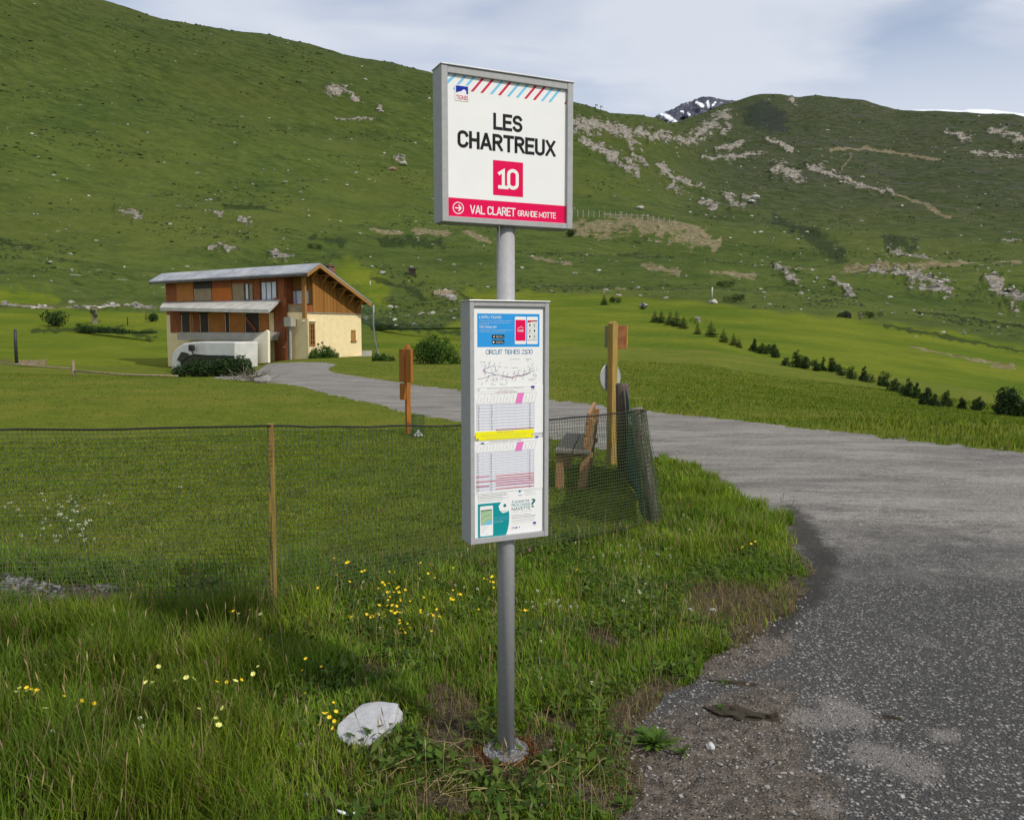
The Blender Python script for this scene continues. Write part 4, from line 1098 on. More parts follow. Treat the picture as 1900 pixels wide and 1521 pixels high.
# local: y runs along the bench (away from the camera), x from the seat's front to its back
bb_ = [MB() for _ in range(12)]
for i in range(2):
    q = MB(); q.box(.0 + .185 * i, -.04, .372, .175 + .185 * i, 1.42, .408); q.build('seat_plank', bg_, bench, bevel=.004)
for y in (.06, 1.22):
    q = MB(); q.beam((.045, y, -.05), (.045, y, .332), .085, .075, up=(0, 1, 0)); q.build('leg', bw, bench, bevel=.004)
    q = MB(); q.beam((.27, y, -.05), (.36, y, .72), .09, .09, up=(0, 1, 0)); q.build('leg', bw, bench, bevel=.004)
    q = MB(); q.box(.0, y - .035, .325, .385, y + .035, .371); q.build('seat_bearer', bw, bench, bevel=.004)
for k, (h0, h1) in enumerate(((.43, .53), (.56, .66), (.69, .79))):
    xx = .27 + .09 * ((h0 + .05) / .77)
    q = MB(); q.beam((xx - .02, -.03, (h0 + h1) / 2), (xx - .02, 1.28, (h0 + h1) / 2), .035, h1 - h0, up=(.12, 0, 1)); q.build('back_slat', bw, bench, bevel=.004)

# ---- wooden signpost with two small boards and a round disc on its back
gw = pm('green_tinged_larch', (.37, .24, .055), (.25, .16, .04), 8, .75, .25, stretch=(7, 7, .7))
spx, spy = 1.205, 9.70
sp = thing('signpost', 'tall square larch signpost with two small boards and a round disc', 'signpost', (spx, spy, gz(spx, spy)), R(38))
b = MB(); b.box(-.044, -.044, -.1, .044, .044, 1.70); b.prism([(-.044, -.044, 1.70), (.044, -.044, 1.70), (0, -.044, 1.735)], (0, .088, 0)); b.build('post', gw, sp, bevel=.004)
br = pm('red_brown_board', (.13, .045, .018), (.24, .10, .03), 9, .6, .2); gr_b = pm('grey_green_board', (.20, .18, .10), (.14, .13, .08), 9, .7, .2)
edge = pm('orange_board_edge', (.55, .23, .04), (.40, .16, .03), 9, .6)
b = MB(); b.box(.048, .010, 1.40, .245, .034, 1.685); db = b.build('direction_board', br, sp, bevel=.006)
b = MB(); b.box(.2455, .008, 1.402, .262, .036, 1.683); b.build('edge_strip', edge, db, bevel=.004)
b = MB(); b.box(-.030, .048, 1.42, -.006, .115, 1.68); ob = b.build('direction_board', gr_b, sp, bevel=.012); ob['label'] = 'grey-green board'
b = MB(); a0 = R(0)
for yy, rr0, mm in ((.062, .168, 0),):
    b.tube([(.03, .062, 1.06), (.03, .066, 1.06)], .17, 40); b.tube([(.03, .060, 1.06), (.03, .070, 1.06)], .012, 12)
b.tube([(.03 + .168 * math.cos(2 * math.pi * k / 40), .064, 1.06 + .168 * math.sin(2 * math.pi * k / 40)) for k in range(41)], .006, 6)
b.build('round_disc', pm('dull_sheet_metal', (.42, .43, .44), (.36, .37, .38), 12, .5, 0, .3), sp)

# ---- orange notice post and the wire basket of white balls
op = pm('orange_stained_timber', (.38, .135, .018), (.25, .085, .013), 6, .6, .15, stretch=(6, 6, .7))
px_, py_ = ground_pt(757, 808)
npz = gz(px_, py_)
npost = thing('notice_post', 'orange-stained timber post with a tall board and a smaller panel below', 'notice post', (px_, py_, npz), R(-48))
b = MB(); b.prism([(-.02, -.035, -.1), (-.02, .04, -.1), (-.02, .04, 1.38), (-.02, .0, 1.42), (-.02, -.035, 1.36)], (.05, 0, 0)); b.build('post', op, npost, bevel=.003)
b = MB(); b.box(-.105, -.080, .825, .215, -.036, 1.335); b.build('notice_board', op, npost, bevel=.005)
b = MB(); b.box(-.11, -.07, .545, .015, -.036, .80); b.build('lower_panel', op, npost, bevel=.004)
b = MB(); b.box(.04, -.092, .83, .056, -.081, 1.33); b.build('batten', op, npost, bevel=.003)
bx, by = ground_pt(776, 811)
bzk = gz(bx, by)
bask = thing('wire_basket', 'round green wire-mesh basket at the foot of the orange post', 'basket', (bx, by, bzk))
gm = pm('green_wire', (.018, .07, .035), (.012, .045, .025), 20, .5)
b = MB()
for k in range(30):
    a_ = 2 * math.pi * k / 30; b.tube([(.088 * math.cos(a_), .088 * math.sin(a_), .0), (.098 * math.cos(a_), .098 * math.sin(a_), .33)], .0016, 3, 0, False)
for j in range(17):
    r0 = .088 + .01 * j / 16; b.tube([(r0 * math.cos(2 * math.pi * k / 24), r0 * math.sin(2 * math.pi * k / 24), .33 * j / 16) for k in range(25)], .0016, 3, 0, False)
b.build('mesh_wall', gm, bask)
b = MB(); b.tube([(.099 * math.cos(2 * math.pi * k / 30), .099 * math.sin(2 * math.pi * k / 30), .33) for k in range(31)], .005, 6); b.build('rim', gm, bask)
wb = pm('white_ball', (.78, .78, .76), (.66, .66, .65), 30, .5)
ball = None
for k, (x, y, z_) in enumerate(((-.04, -.05, .022), (.01, -.06, .022), (.055, -.03, .022), (-.055, .0, .022), (0, 0, .022), (.045, .025, .022), (-.02, -.03, .058), (.025, -.035, .058), (.0, .02, .058), (.005, -.02, .092))):
    if ball is None:
        me = bpy.data.meshes.new('golf_ball'); import bmesh
        bm = bmesh.new(); bmesh.ops.create_icosphere(bm, subdivisions=2, radius=.0213); bm.to_mesh(me); bm.free(); me.materials.append(wb); me.polygons.foreach_set('use_smooth', [True] * len(me.polygons))
        ball = bpy.data.objects.new('golf_ball', me); o = ball
    else: o = ball.copy()
    COL.objects.link(o); o.location = (bx + x, by + y, bzk + z_); tag(o, 'white golf ball lying in the green wire basket', 'golf ball', 'golf balls heaped in the basket')

# ---- old post and rail line, dark pole and pale stake across the far side of the lawn on the left
def post_at(name, px, py0, py1, w, mat, label, cat, dmin=15, round_=True):
    x, y, z_, d = hit(px, py0, dmin); h = (py0 - py1) / FPX * d * 1.02; r_ = w / FPX * d / 2
    t = thing(name, label, cat, (x, y, z_)); b = MB(); b.tube([(0, 0, -.2), (0, 0, h * .6), (r_ * .3, 0, h)], [r_, r_ * .95, r_ * .85], 10); b.build('shaft', mat, t, smooth=True)
    return t, d, h
t_, d_, h_ = post_at('range_pole', 31, 676, 622, 5, pm('black_plastic', (.02, .022, .026), (.04, .042, .05), 20, .5), 'thin black pole standing alone at the left edge of the lawn', 'pole')
b = MB(); b.tube([(0, 0, -.02), (0, 0, .06)], .13, 10); b.build('foot', pm('pale_concrete', (.45, .44, .41), (.33, .32, .3), 12, .8), t_)
rail_m = pm('bleached_rail_timber', (.30, .24, .16), (.17, .135, .085), 6, .9, .3)
rx0 = hit(-60, 680, 15); rx1 = hit(137, 699, 15); rx2 = hit(330, 703, 15)
rf = thing('rail_fence', 'old broken rail fence along the far edge of the left lawn', 'fence', (rx1[0], rx1[1], rx1[2]))
O_ = Vector(rx1[:3])
b = MB(); b.tube([(0, 0, -.2), (.0, 0, .62)], [.065, .05], 9); b.build('post', rail_m, rf, smooth=True)
for p, q, hh, hk in ((rx0, rx1, .42, .30), (rx1, rx2, .22, .10)):
    b = MB(); P0 = Vector(p[:3]) - O_ + Vector((0, 0, hh)); P1 = Vector(q[:3]) - O_ + Vector((0, 0, hk)); b.tube([P0, P0.lerp(P1, .5) - Vector((0, 0, .05)), P1], .035, 7); b.build('rail', rail_m, rf, smooth=True)
p = Vector(hit(36, 682, 15)[:3]) - O_; q = Vector(hit(84, 681, 15)[:3]) - O_
b = MB(); b.beam(p + Vector((0, 0, .3)), q + Vector((0, 0, .3)), .05, .30); b.beam(q + Vector((0, 0, .1)), q + Vector((.1, 0, .55)), .06, .06); b.build('plank', rail_m, rf)
# ------------------------------------------------------------------ the chalet
CY = math.atan2(-.54, .84)
C0 = Vector((-12.75, 50.0, 0.0)); C0.z = -.03
chalet = thing('chalet', 'two-storey chalet with grey metal roof, timber gable and cream rendered walls', 'house', C0, CY)
CX = Vector((math.cos(CY), math.sin(CY), 0)); CIN = Vector((-math.sin(CY), math.cos(CY), 0))
def FPt(px, py, yo=0.0):
    d = Vector(ray(px, py)); o = Vector((0, 0, CAMH)) - C0; k = (yo - o.dot(CIN)) / d.dot(CIN); q = o + d * k
    return q.dot(CX), q.z
def GPt(px, py, xo=0.0):
    d = Vector(ray(px, py)); o = Vector((0, 0, CAMH)) - C0; k = (xo - o.dot(CX)) / d.dot(CX); q = o + d * k
    return q.dot(CIN), q.z
ZF = lambda zx, zy, yo=0.0: FPt(260 + zx * .24211, 470 + zy * .24215, yo)
ZG = lambda zx, zy, xo=0.0: GPt(480 + zx * .13809, 480 + zy * .13807, xo)

cream = pm('cream_render', (.80, .66, .38), (.72, .585, .33), 3, .9, .25, bdist=.01)
cream_w = pm('pale_render', (.74, .68, .52), (.62, .56, .42), 1.2, .9, .2, bdist=.01)
def mat_boards():
    m, t = newmat('vertical_larch_boards')
    p = t.obj(); s_ = t.new('ShaderNodeSeparateXYZ'); t.put(s_.inputs[0], p)
    u = t.math('ADD', s_.outputs[0], s_.outputs[1]); k = t.math('MULTIPLY', u, 7.5); fr_ = t.math('FRACT', k)
    w = t.new('ShaderNodeTexWhiteNoise', noise_dimensions='1D'); t.put(w.inputs['W'], t.math('FLOOR', k))
    g = t.noise(t.mapv(p, (30, 30, 1.2)), 1, 5, .65)
    c = t.mix(w.outputs['Value'], (.215, .095, .022), (.35, .165, .042)); c = t.mix(t.math('MULTIPLY', t.smooth(g, .5, .75), .5), c, (.15, .062, .016))
    gap = t.smooth(t.math('ABSOLUTE', t.math('SUBTRACT', fr_, .5)), .42, .47)
    c = t.mix(t.math('MULTIPLY', gap, .8), c, (.05, .022, .008))
    t.out(t.principled(c, .8, t.bump(t.math('SUBTRACT', 1.0, gap), .5, .02), spec=.15))
    return m
boards = mat_boards()
def mat_roof():
    m, t = newmat('corrugated_zinc')
    p = t.obj(); s_ = t.new('ShaderNodeSeparateXYZ'); t.put(s_.inputs[0], p)
    wv = t.math('SINE', t.math('MULTIPLY', s_.outputs[0], 38.0))
    n = t.noise(p, .8, 6, .65); c = t.mix(t.smooth(n, .35, .65), (.30, .31, .33), (.46, .47, .49))
    c = t.mix(t.smooth(t.noise(t.mapv(p, (1, 3, 3)), 1.6, 6, .7), .60, .68), c, (.12, .12, .125))
    t.out(t.principled(c, .5, t.bump(wv, .5, .02), .3, .4))
    return m
zinc = mat_roof()
timber = pm('trim_timber', (.36, .18, .05), (.25, .12, .035), 4, .75, .2, stretch=(4, 4, 4))
redbr = pm('red_brown_cladding', (.21, .058, .018), (.28, .09, .028), 2.5, .75, .2, stretch=(3, 3, .6))
orange = pm('orange_panel', (.52, .15, .018), (.44, .125, .018), 1.6, .7)
orange2 = pm('ochre_panel', (.42, .17, .035), (.33, .13, .028), 1.6, .75)
beige = pm('beige_panel', (.32, .25, .15), (.24, .19, .11), 2.5, .8)
darkw = pm('dark_opening_and_eave_shade', (.022, .014, .010), (.038, .022, .014), 3, .5)  # fills the dark openings and the painted eave shade
soff = pm('dark_soffit', (.06, .022, .012), (.09, .035, .018), 2, .85)
curt = pm('white_curtain', (.74, .76, .80), (.50, .53, .60), 9, .9, .3, stretch=(6, 6, .2))
slabm = pm('pale_sheet_metal', (.50, .49, .45), (.36, .35, .31), 1.4, .6, .1)
greyp = pm('grey_parapet_render', (.38, .36, .31), (.29, .275, .235), 1.2, .9, .2)
stonem = pm('pale_field_stone', (.50, .47, .41), (.20, .18, .15), 3.2, .9, .8, bdist=.06)
def mat_glass():
    m, t = newmat('window_glass')
    t.out(t.principled((.03, .035, .04), .08, spec=.6)); return m
glass = mat_glass()

gw_ = ZG(1385, 1310)[0]                # gable width
zs = ZG(748, 722)[1]                   # top of the render
XL = -13.9
LX = ZF(1110, 300)[0]                  # where the loggia starts
OV = .95                               # roof overhang in front of the gable
rg = ZG(825, 58, OV); er = ZG(1525, 590, OV); el = ZG(650, 180, OV)
ridge_y, ridge_z = rg; 
# walls
b = MB(); b.box(XL, 0, -1.8, 0, gw_, zs); b.build('wall', cream, chalet)
roofline = lambda y: ridge_z - .20 + ((er[1] - ridge_z) / (er[0] - ridge_y) * (y - ridge_y) if y > ridge_y else (el[1] - ridge_z) / (el[0] - ridge_y) * (y - ridge_y))
b = MB(); yS = ZG(722, 500)[0]; b.prism([(-.02, yS, zs), (-.02, gw_ + .02, zs), (-.02, gw_ + .02, roofline(gw_))] + ([(-.02, ridge_y, roofline(ridge_y))] if ridge_y > yS else []) + [(-.02, yS, roofline(yS))], (.06, 0, 0)); b.build('gable_cladding', boards, chalet)
b = MB(); b.box(.0, -.02, zs - .05, .07, gw_ + .04, zs + .0); b.build('sill_board', pm('grey_sill', (.30, .28, .24), (.22, .2, .18), 6, .8), chalet)
# upper storey body behind the facade skin (left of the loggia) and loggia back wall
b = MB(); b.prism([(XL, .04, zs), (XL, gw_, zs), (XL, gw_, roofline(gw_)), (XL, ridge_y, roofline(ridge_y)), (XL, .04, roofline(.04))], (LX - XL, 0, 0)); b.build('upper_wall', redbr, chalet)
b = MB(); b.box(LX, yS, zs, -.021, yS + .1, roofline(yS) - .05); b.build('loggia_wall', boards, chalet)
b = MB(); b.box(LX, 0.02, zs - .1, -.021, yS, zs - .0); b.build('loggia_floor', soff, chalet)
# roof: two zinc slopes, a timber edge and soffit
rf_ = MB()
def slope(mb, y0, z0, y1, z1, x0, x1, th, mi=0): mb.prism([(x0, y0, z0), (x0, y1, z1), (x0, y1, z1 - th), (x0, y0, z0 - th)], (x1 - x0, 0, 0), mi)
XR0 = XL - 1.0
slope(rf_, ridge_y, ridge_z, er[0], er[1], XR0, OV, .07); slope(rf_, el[0], el[1], ridge_y - .001, ridge_z + .0, XR0, OV, .07)
roof = rf_.build('roof', zinc, chalet)
b = MB(); slope(b, ridge_y, ridge_z - .075, er[0] - .05, er[1] - .075, OV - .07, OV - .01, .20); slope(b, el[0] + .05, el[1] - .075, ridge_y - .001, ridge_z - .075, OV - .07, OV - .01, .20); b.box(XR0 + .02, el[0] + .0, el[1] - .21, OV - .08, el[0] + .045, el[1] - .075, 1); b.build('barge_board', [timber, pm('dark_gutter', (.10, .095, .09), (.06, .055, .05), 3, .6)], roof)
b = MB(); slope(b, ridge_y, ridge_z - .076, er[0] - .1, er[1] - .076, XR0 + .1, OV - .08, .05); slope(b, el[0] + .06, el[1] - .076, ridge_y - .001, ridge_z - .076, XR0 + .1, OV - .08, .05); b.build('soffit', soff, roof)
for k in range(6):
    u = .03 + k * .188; y = ridge_y + (er[0] - .45 - ridge_y) * u; zz = ridge_z + (er[1] - ridge_z) * (y - ridge_y) / (er[0] - ridge_y) - .30
    b = MB(); b.box(-.0, y - .06, zz, OV - .1, y + .06, zz + .14); b.beam((.06, y, zz - .52), (.62, y, zz + .02), .10, .10, up=(0, 1, 0)); b.box(.045, y - .05, zz - .62, .13, y + .05, zz + .0); b.build('purlin_bracket', timber, roof, bevel=.008)
chx = GPt(610, 492, -2.2); b = MB(); b.box(-2.6, chx[0] - .28, ridge_z - 1.1, -1.9, chx[0] + .28, ridge_z + .10); b.box(-2.68, chx[0] - .36, ridge_z + .18, -1.82, chx[0] + .36, ridge_z + .25)
for xx in (-2.5, -2.0):
    for yy in (-.2, .2): b.box(xx - .06, chx[0] + yy - .06, ridge_z + .10, xx + .06, chx[0] + yy + .06, ridge_z + .18)
b.build('chimney', pm('brick_chimney', (.20, .10, .065), (.13, .075, .055), 6, .9, .4), roof)
# gable window, tall window, stone plinth
def window(x0, z0, x1, z1, plane, off, name, frame_m, fill_m, bars=(1, 1), fw=.07, depth=.06):
    """plane 'f': on the facade (x,z); plane 'g': on the gable (y,z). off = outward distance of the wall face"""
    fr_ = MB(); bx = (lambda q, a0, c0, a1, c1, d0, d1: q.box(a0, -off - d1, c0, a1, -off - d0, c1)) if plane == 'f' else (lambda q, a0, c0, a1, c1, d0, d1: q.box(off + d0, a0, c0, off + d1, a1, c1))
    bx(fr_, x0, z0, x0 + fw, z1, 0, depth); bx(fr_, x1 - fw, z0, x1, z1, 0, depth); bx(fr_, x0 + fw, z0, x1 - fw, z0 + fw, 0, depth); bx(fr_, x0 + fw, z1 - fw, x1 - fw, z1, 0, depth)
    for i in range(1, bars[0]): c = x0 + (x1 - x0) * i / bars[0]; bx(fr_, c - .02, z0 + fw, c + .02, z1 - fw, .012, depth - .01)
    for i in range(1, bars[1]): c = z0 + (z1 - z0) * i / bars[1]; bx(fr_, x0 + fw, c - .018, x1 - fw, c + .018, .014, depth - .012)
    w_ = fr_.build(name, frame_m, chalet, bevel=.006)
    p_ = MB(); bx(p_, x0 + fw, z0 + fw, x1 - fw, z1 - fw, .001, .010); p_.build('pane', fill_m, w_)
    return w_
y0, z1 = ZG(1238, 958); y1, z0 = ZG(1302, 1100)
w_ = window(y0, z0, y1, z1, 'g', 0.0, 'window', timber, pm('ochre_shutter', (.36, .21, .07), (.28, .16, .05), 5, .8), (1, 1), .10, .03)
b = MB(); b.box(0.0, y0 - .05, z0 - .08, .10, y1 + .05, z0 - .001); b.build('sill', timber, w_)
yA = ZG(660, 1100)[0]
y0, z1 = ZG(672, 862); y1, z0 = ZG(756, 1172)
window(y0, z0, y1, z1, 'g', 0.0, 'window', timber, glass, (2, 4), .09, .06)
b = MB(); b.box(.0, -.25, ZG(700, 845)[1], .10, ZG(760, 845)[0], ZG(700, 845)[1] + .06); b.build('lintel', cream_w, chalet)
y0 = ZG(1000, 1360)[0]; ztop = ZG(1380, 1300)[1]
b = MB(); b.prism([(0.001, y0, -.5), (0.001, gw_ + .6, -.5), (0.001, gw_ + .6, ztop), (0.001, gw_ - .2, ztop), (0.001, y0, -.05)], (.35, 0, 0)); b.build('stone_plinth', stonem, chalet)
b = MB(); b.box(-1.2, gw_ + .02, -.4, -.2, gw_ + 1.0, ztop - .05); b.box(-1.25, gw_ + .01, ztop - .05, -.15, gw_ + 1.15, ztop + .30); b.build('back_step', greyp, chalet)
# pilaster and loggia front
x0, zt = ZF(1165, 502, -.1); x1, _ = ZF(1283, 502, -.1)
b = MB(); b.box(x0, -.1, -.4, x1, -.001, zt); b.build('pilaster', pm('shaded_cream_render', (.60, .50, .28), (.52, .43, .24), 2, .9, .2), chalet, bevel=.01); PX0, PX1, PZ = x0, x1, zt  # cream render, its colour darkened for the shaded front
xa, za = ZF(1240, 180); xb, zb = ZF(1272, 500)
b = MB(); b.box(xa, -.06, zb - .1, xb + .01, .08, roofline(0.0) - .02); b.build('corner_post', timber, chalet, bevel=.01)
xa, za = ZF(1125, 398, .1); xb, zb = ZF(1255, 490, .1)
b = MB(); b.box(xa - .1, .06, zb, xb, .12, za); b.build('balustrade', beige, chalet); b = MB(); b.box(xa - .12, .04, za, xb, .14, za + .07); b.build('handrail', timber, chalet)
x0, z1 = ZF(1145, 283, yS); x1, z0 = ZF(1302, 393, yS)
window(x0, z0, min(x1, -.1), z1, 'f', -yS, 'window', pm('dark_frame', (.05, .035, .025), (.07, .05, .03), 5, .6), curt, (3, 1), .06, .05)
b = MB(); b.box(-.04, .09, zs + .01, .01, yS - .01, ZG(690, 625)[1]); b.build('red_panel', redbr, chalet)
# facade skin panels of the upper storey
def panel(zx0, zy0, zx1, zy1, m, yo=.02, th=.05, name='facade_panel'):
    x0, z1 = ZF(zx0, zy0); x1, z0 = ZF(zx1, zy1); q = MB(); q.box(x0, yo - th, z0, x1, yo, z1); return q.build(name, m, chalet)
for a_ in ((278, 190, 412, 365, orange2, .02), (415, 195, 550, 268, darkw, .018), (552, 200, 705, 262, redbr, .015), (415, 271, 550, 362, beige, .02), (553, 264, 706, 362, orange, .02), (708, 200, 866, 232, redbr, .021), (708, 234, 800, 360, beige, .02), (838, 234, 866, 360, beige, .02), (869, 190, 922, 362, redbr, .024), (925, 190, 1050, 217, redbr, .022), (1053, 185, 1108, 420, redbr, .03)):  # the near-black panel paints the eave's shade on the wall
    panel(*a_)
x0, z1 = ZF(802, 226); x1, z0 = ZF(836, 358); window(x0, z0, x1, z1, 'f', -.02, 'window', pm('dark_frame', (.05, .035, .025)), curt, (1, 1), .05, .05)
x0, z1 = ZF(924, 218); x1, z0 = ZF(1051, 358); window(x0, z0, x1, z1, 'f', -.02, 'window', pm('dark_frame', (.05, .035, .025)), curt, (3, 1), .05, .06)
# canopy slab half way up the facade, panels and openings under it, parapet, wing wall, door
xl, zl = ZF(152, 440, -1.5); xr, zr = ZF(985, 458, -1.5); xr2, zr2 = ZF(1080, 365)
b = MB(); zt1 = ZF(600, 372)[1]
b.add([(xl, -1.5, zl), (xr, -1.5, zr), (xr2, 0, zr2), (XL - .3, 0, zt1), (xl, -1.5, zl + .22), (xr, -1.5, zr + .22), (xr2, 0, zr2 + .10), (XL - .3, 0, zt1 + .10)], [(3, 2, 1, 0), (4, 5, 6, 7), (0, 1, 5, 4), (1, 2, 6, 5), (2, 3, 7, 6), (3, 0, 4, 7)]); b.build('canopy', slabm, chalet)
for zx0, zx1, m in ((232, 318, redbr), (320, 382, darkw), (384, 404, orange2), (406, 460, redbr), (462, 524, darkw), (526, 652, orange2), (655, 684, darkw), (687, 806, orange2), (808, 912, darkw), (914, 990, orange2)):
    panel(zx0, 455, zx1, 607, m, .0, .05 if m is not darkw else .03, 'wall_panel')
x0, z1 = ZF(808, 458); x1, z0 = ZF(912, 607); q = MB(); q.beam((x0 + .1, -.06, z1 - .3), (x1 - .2, -.06, z0 + .1), .16, .06, up=(0, 1, 0)); q.build('brace', redbr, chalet)
x0, z1 = ZF(238, 605, -.9); x1, z0 = ZF(935, 668, -.9)
XP = ZF(285, 640, -.9)[0]; b = MB(); b.add([(XP, -.9, z0), (x1, -.9, z0), (x1 + .6, -.0, z0), (XP, 0, z0), (XP, -.9, z1 - .0), (x1 + .0, -.9, z1 - .05), (x1 + .85, -.051, z1), (XP, -.051, z1)], [(3, 2, 1, 0), (4, 5, 6, 7), (0, 1, 5, 4), (1, 2, 6, 5), (2, 3, 7, 6), (3, 0, 4, 7)]); b.build('parapet', greyp, chalet)
yo = -1.0
P_ = [ZF(q, w, yo) for q, w in ((735, 676), (878, 670), (985, 588), (996, 600), (998, 838), (860, 850), (735, 850))]
b = MB(); b.prism([(x, yo, z_) for x, z_ in P_], (0, -.18, 0)); b.build('wing_wall', pm('bright_cream_render', (.82, .76, .60), (.74, .68, .52), 1.2, .9, .2), chalet, bevel=.01)
x0, z1 = ZF(1000, 440, -.1); x1, z0 = ZF(1128, 805, -.1); b = MB(); b.box(x0 + .25, -.08, -.3, x1, -.001, z1 + .8); b.build('door_surround', redbr, chalet)
b = MB(); b.box(x0 + .35, -.13, -.25, x1 - .1, -.081, ZF(1060, 520, -.1)[1]); d_ = b.build('door', pm('brown_door', (.22, .075, .025), (.16, .05, .017), 3, .6, .2, stretch=(4, 4, .6)), chalet, bevel=.01)
b = MB(); b.box(x1 - .28, -.17, .75, x1 - .16, -.131, .79); b.build('handle', galv, d_)
x0, z1 = ZF(1105, 490, -.55); x1, z0 = ZF(1160, 560, -.55); b = MB(); b.box(x0, -.6, z0, x1, -.2, z1); b.box(x0 + .2, -.4, -.3, x0 + .32, -.3, z0); b.build('meter_box', greyp, chalet)
x0, _ = ZF(1150, 560, -.3); b = MB(); b.tube([(PX0 - .12, -.35, -.5), (PX0 - .12, -.35, zs - .15)], .05, 8); b.build('downpipe', pm('dark_pipe', (.10, .09, .08), (.07, .06, .055), 8, .5), chalet)

# netting screen on a bent pole behind the gable
bx_, by_, bz_, _ = hit(697, 664, 30)
P0 = C0 + CX * (-.4) + CIN * (gw_ + .05)
D2 = math.hypot(P0.x, P0.y)
def at_d(px, py, d):
    ux, uy, uz = ray(px, py); k = d / math.hypot(ux, uy); return Vector((ux * k, uy * k, CAMH + uz * k))
scr = thing('net_screen', 'tall green net hung on a bent pale pole behind the chalet gable', 'net', (P0.x, P0.y, P0.z))
pp = [at_d(687, 564, 56.5), at_d(693, 566, 57), at_d(692.5, 600, 57), at_d(695.5, 630, 57), at_d(700, 650, 57), at_d(704, 664, 57)]
b = MB(); b.tube([q - P0 for q in pp[1:]], .06, 8); b.build('pole', pm('pale_pole', (.42, .42, .40), (.3, .3, .28), 8, .5), scr, smooth=True)
mbs = MB()
LT = [P0 + Vector((0, 0, 3.5)), P0 + Vector((0, 0, 0))]
for i in range(21):
    u = i / 20; a_ = LT[0].lerp(pp[1], u); c_ = LT[1].lerp(pp[5], u); mids = [a_.lerp(c_, k / 4) for k in range(5)]
    mbs.tube([q - P0 for q in mids], .008, 3, 0, False)
for j in range(30):
    v = j / 29; mbs.tube([LT[0].lerp(LT[1], v) - P0, pp[1].lerp(pp[5], v) - P0], .008, 3, 0, False)
mbs.build('netting', pm('green_net_thread', (.02, .07, .045), (.015, .05, .035), 6, .8), scr)

# ---- white van parked against the facade, nose to the left
VO = C0 + CX * ZF(440, 800, -2.0)[0] + CIN * (-2.0)
VF = lambda zx, zy, yo=-3.2: ZF(zx, zy, yo)
vp = lambda px, py: FPt(300 + px * .12105, 600 + py * .12100, -3.2)
van = thing('parked_van', 'white van with rounded nose and black wing mirror parked before the chalet', 'van', C0, CY)
vw = pm('white_van_paint', (.62, .62, .60), (.52, .52, .50), 1.5, .32, 0, 0, .5); blk = pm('black_rubber_trim', (.012, .012, .012), (.02, .02, .02), 8, .5); tyre = pm('tyre_rubber', (.02, .02, .021), (.03, .03, .03), 12, .8)
outl = [(150, 640), (145, 520), (170, 440), (230, 370), (330, 305), (470, 285), (620, 275), (1125, 280), (1125, 800), (180, 800), (158, 720)]
Pv = [vp(*q) for q in outl]
b = MB(); b.prism([(x, -3.2, z_) for x, z_ in Pv], (0, 1.75, 0)); b.build('body', vw, van, bevel=.10)
# windscreen sweep with its black seal: side glass and windscreen glass proud of the body
gl = [(300, 600), (420, 500), (500, 478), (700, 495), (960, 498), (1110, 505), (1110, 660), (960, 690), (500, 690), (330, 690)]
Pg = [vp(*q) for q in gl]
b = MB(); b.prism([(x, -3.202, z_) for x, z_ in Pg], (0, -.02, 0)); sg = b.build('side_window', glass, van)
b = MB(); b.tube([(x, -3.225, z_) for x, z_ in Pg + Pg[:1]], .045, 6); b.build('seal', blk, sg)
b = MB(); ws = [vp(*q) for q in ((235, 560), (300, 440), (350, 440), (430, 470), (290, 590))]; b.prism([(x, -3.203, z_) for x, z_ in ws], (0, -.015, 0)); b.build('quarter_window', glass, van)
x, z_ = vp(525, 375); b = MB(); b.box(x - .22, -3.62, z_ - .20, x + .22, -3.40, z_ + .20); mr = b.build('wing_mirror', blk, van, bevel=.07)
b = MB(); b.beam((x - .05, -3.5, z_ - .15), (x - .30, -3.22, z_ - .35), .06, .05); b.build('mirror_arm', blk, mr)
x, z_ = vp(150, 745); b = MB(); b.tube([(x + .42, -3.26, z_ - .05), (x + .42, -3.02, z_ - .05)], .34, 24); w_ = b.build('wheel', tyre, van, bevel=.03); b = MB(); b.tube([(x + .42, -3.275, z_ - .05), (x + .42, -3.262, z_ - .05)], .19, 18); b.build('rim', galv, w_)
x2 = vp(1010, 745)[0]; b = MB(); b.tube([(x2, -3.26, z_ - .05), (x2, -3.02, z_ - .05)], .34, 24); w_ = b.build('wheel', tyre, van, bevel=.03); b = MB(); b.tube([(x2, -3.275, z_ - .05), (x2, -3.262, z_ - .05)], .19, 18); b.build('rim', galv, w_)
x, z_ = vp(170, 600); b = MB(); b.box(x - .06, -3.10, z_ - .10, x + .14, -2.75, z_ + .12); b.build('headlight', pm('clear_lamp', (.6, .6, .58), (.4, .4, .4), 9, .1), van, bevel=.03)
# ------------------------------------------------------------------ shrubs, spruces, hedges
def leaf_mat(name, c1, c2, c3=None, trans=.25):
    m, t = newmat(name)
    p = t.obj(); n = t.noise(p, 3.2, 3, .6); w = t.noise(p, 23, 2, .6)
    c = t.mix(t.smooth(n, .35, .65), c1, c2); c = t.mix(t.math('MULTIPLY', t.smooth(w, .5, .7), .6), c, c3 or tuple(x * 1.5 for x in c2))
    pr = t.principled(c, .7, spec=.15)
    tl = t.new('ShaderNodeBsdfTranslucent'); t.put(tl.inputs[0], c)
    ms = t.new('ShaderNodeMixShader'); ms.inputs[0].default_value = trans; t.l.new(pr, ms.inputs[1]); t.l.new(tl.outputs[0], ms.inputs[2])
    t.out(ms.outputs[0]); return m
bark = pm('shrub_bark', (.10, .075, .05), (.06, .045, .03), 12, .9, .4)
spruce_m = leaf_mat('spruce_needles', (.012, .028, .010), (.022, .045, .014), (.035, .062, .018), .1)
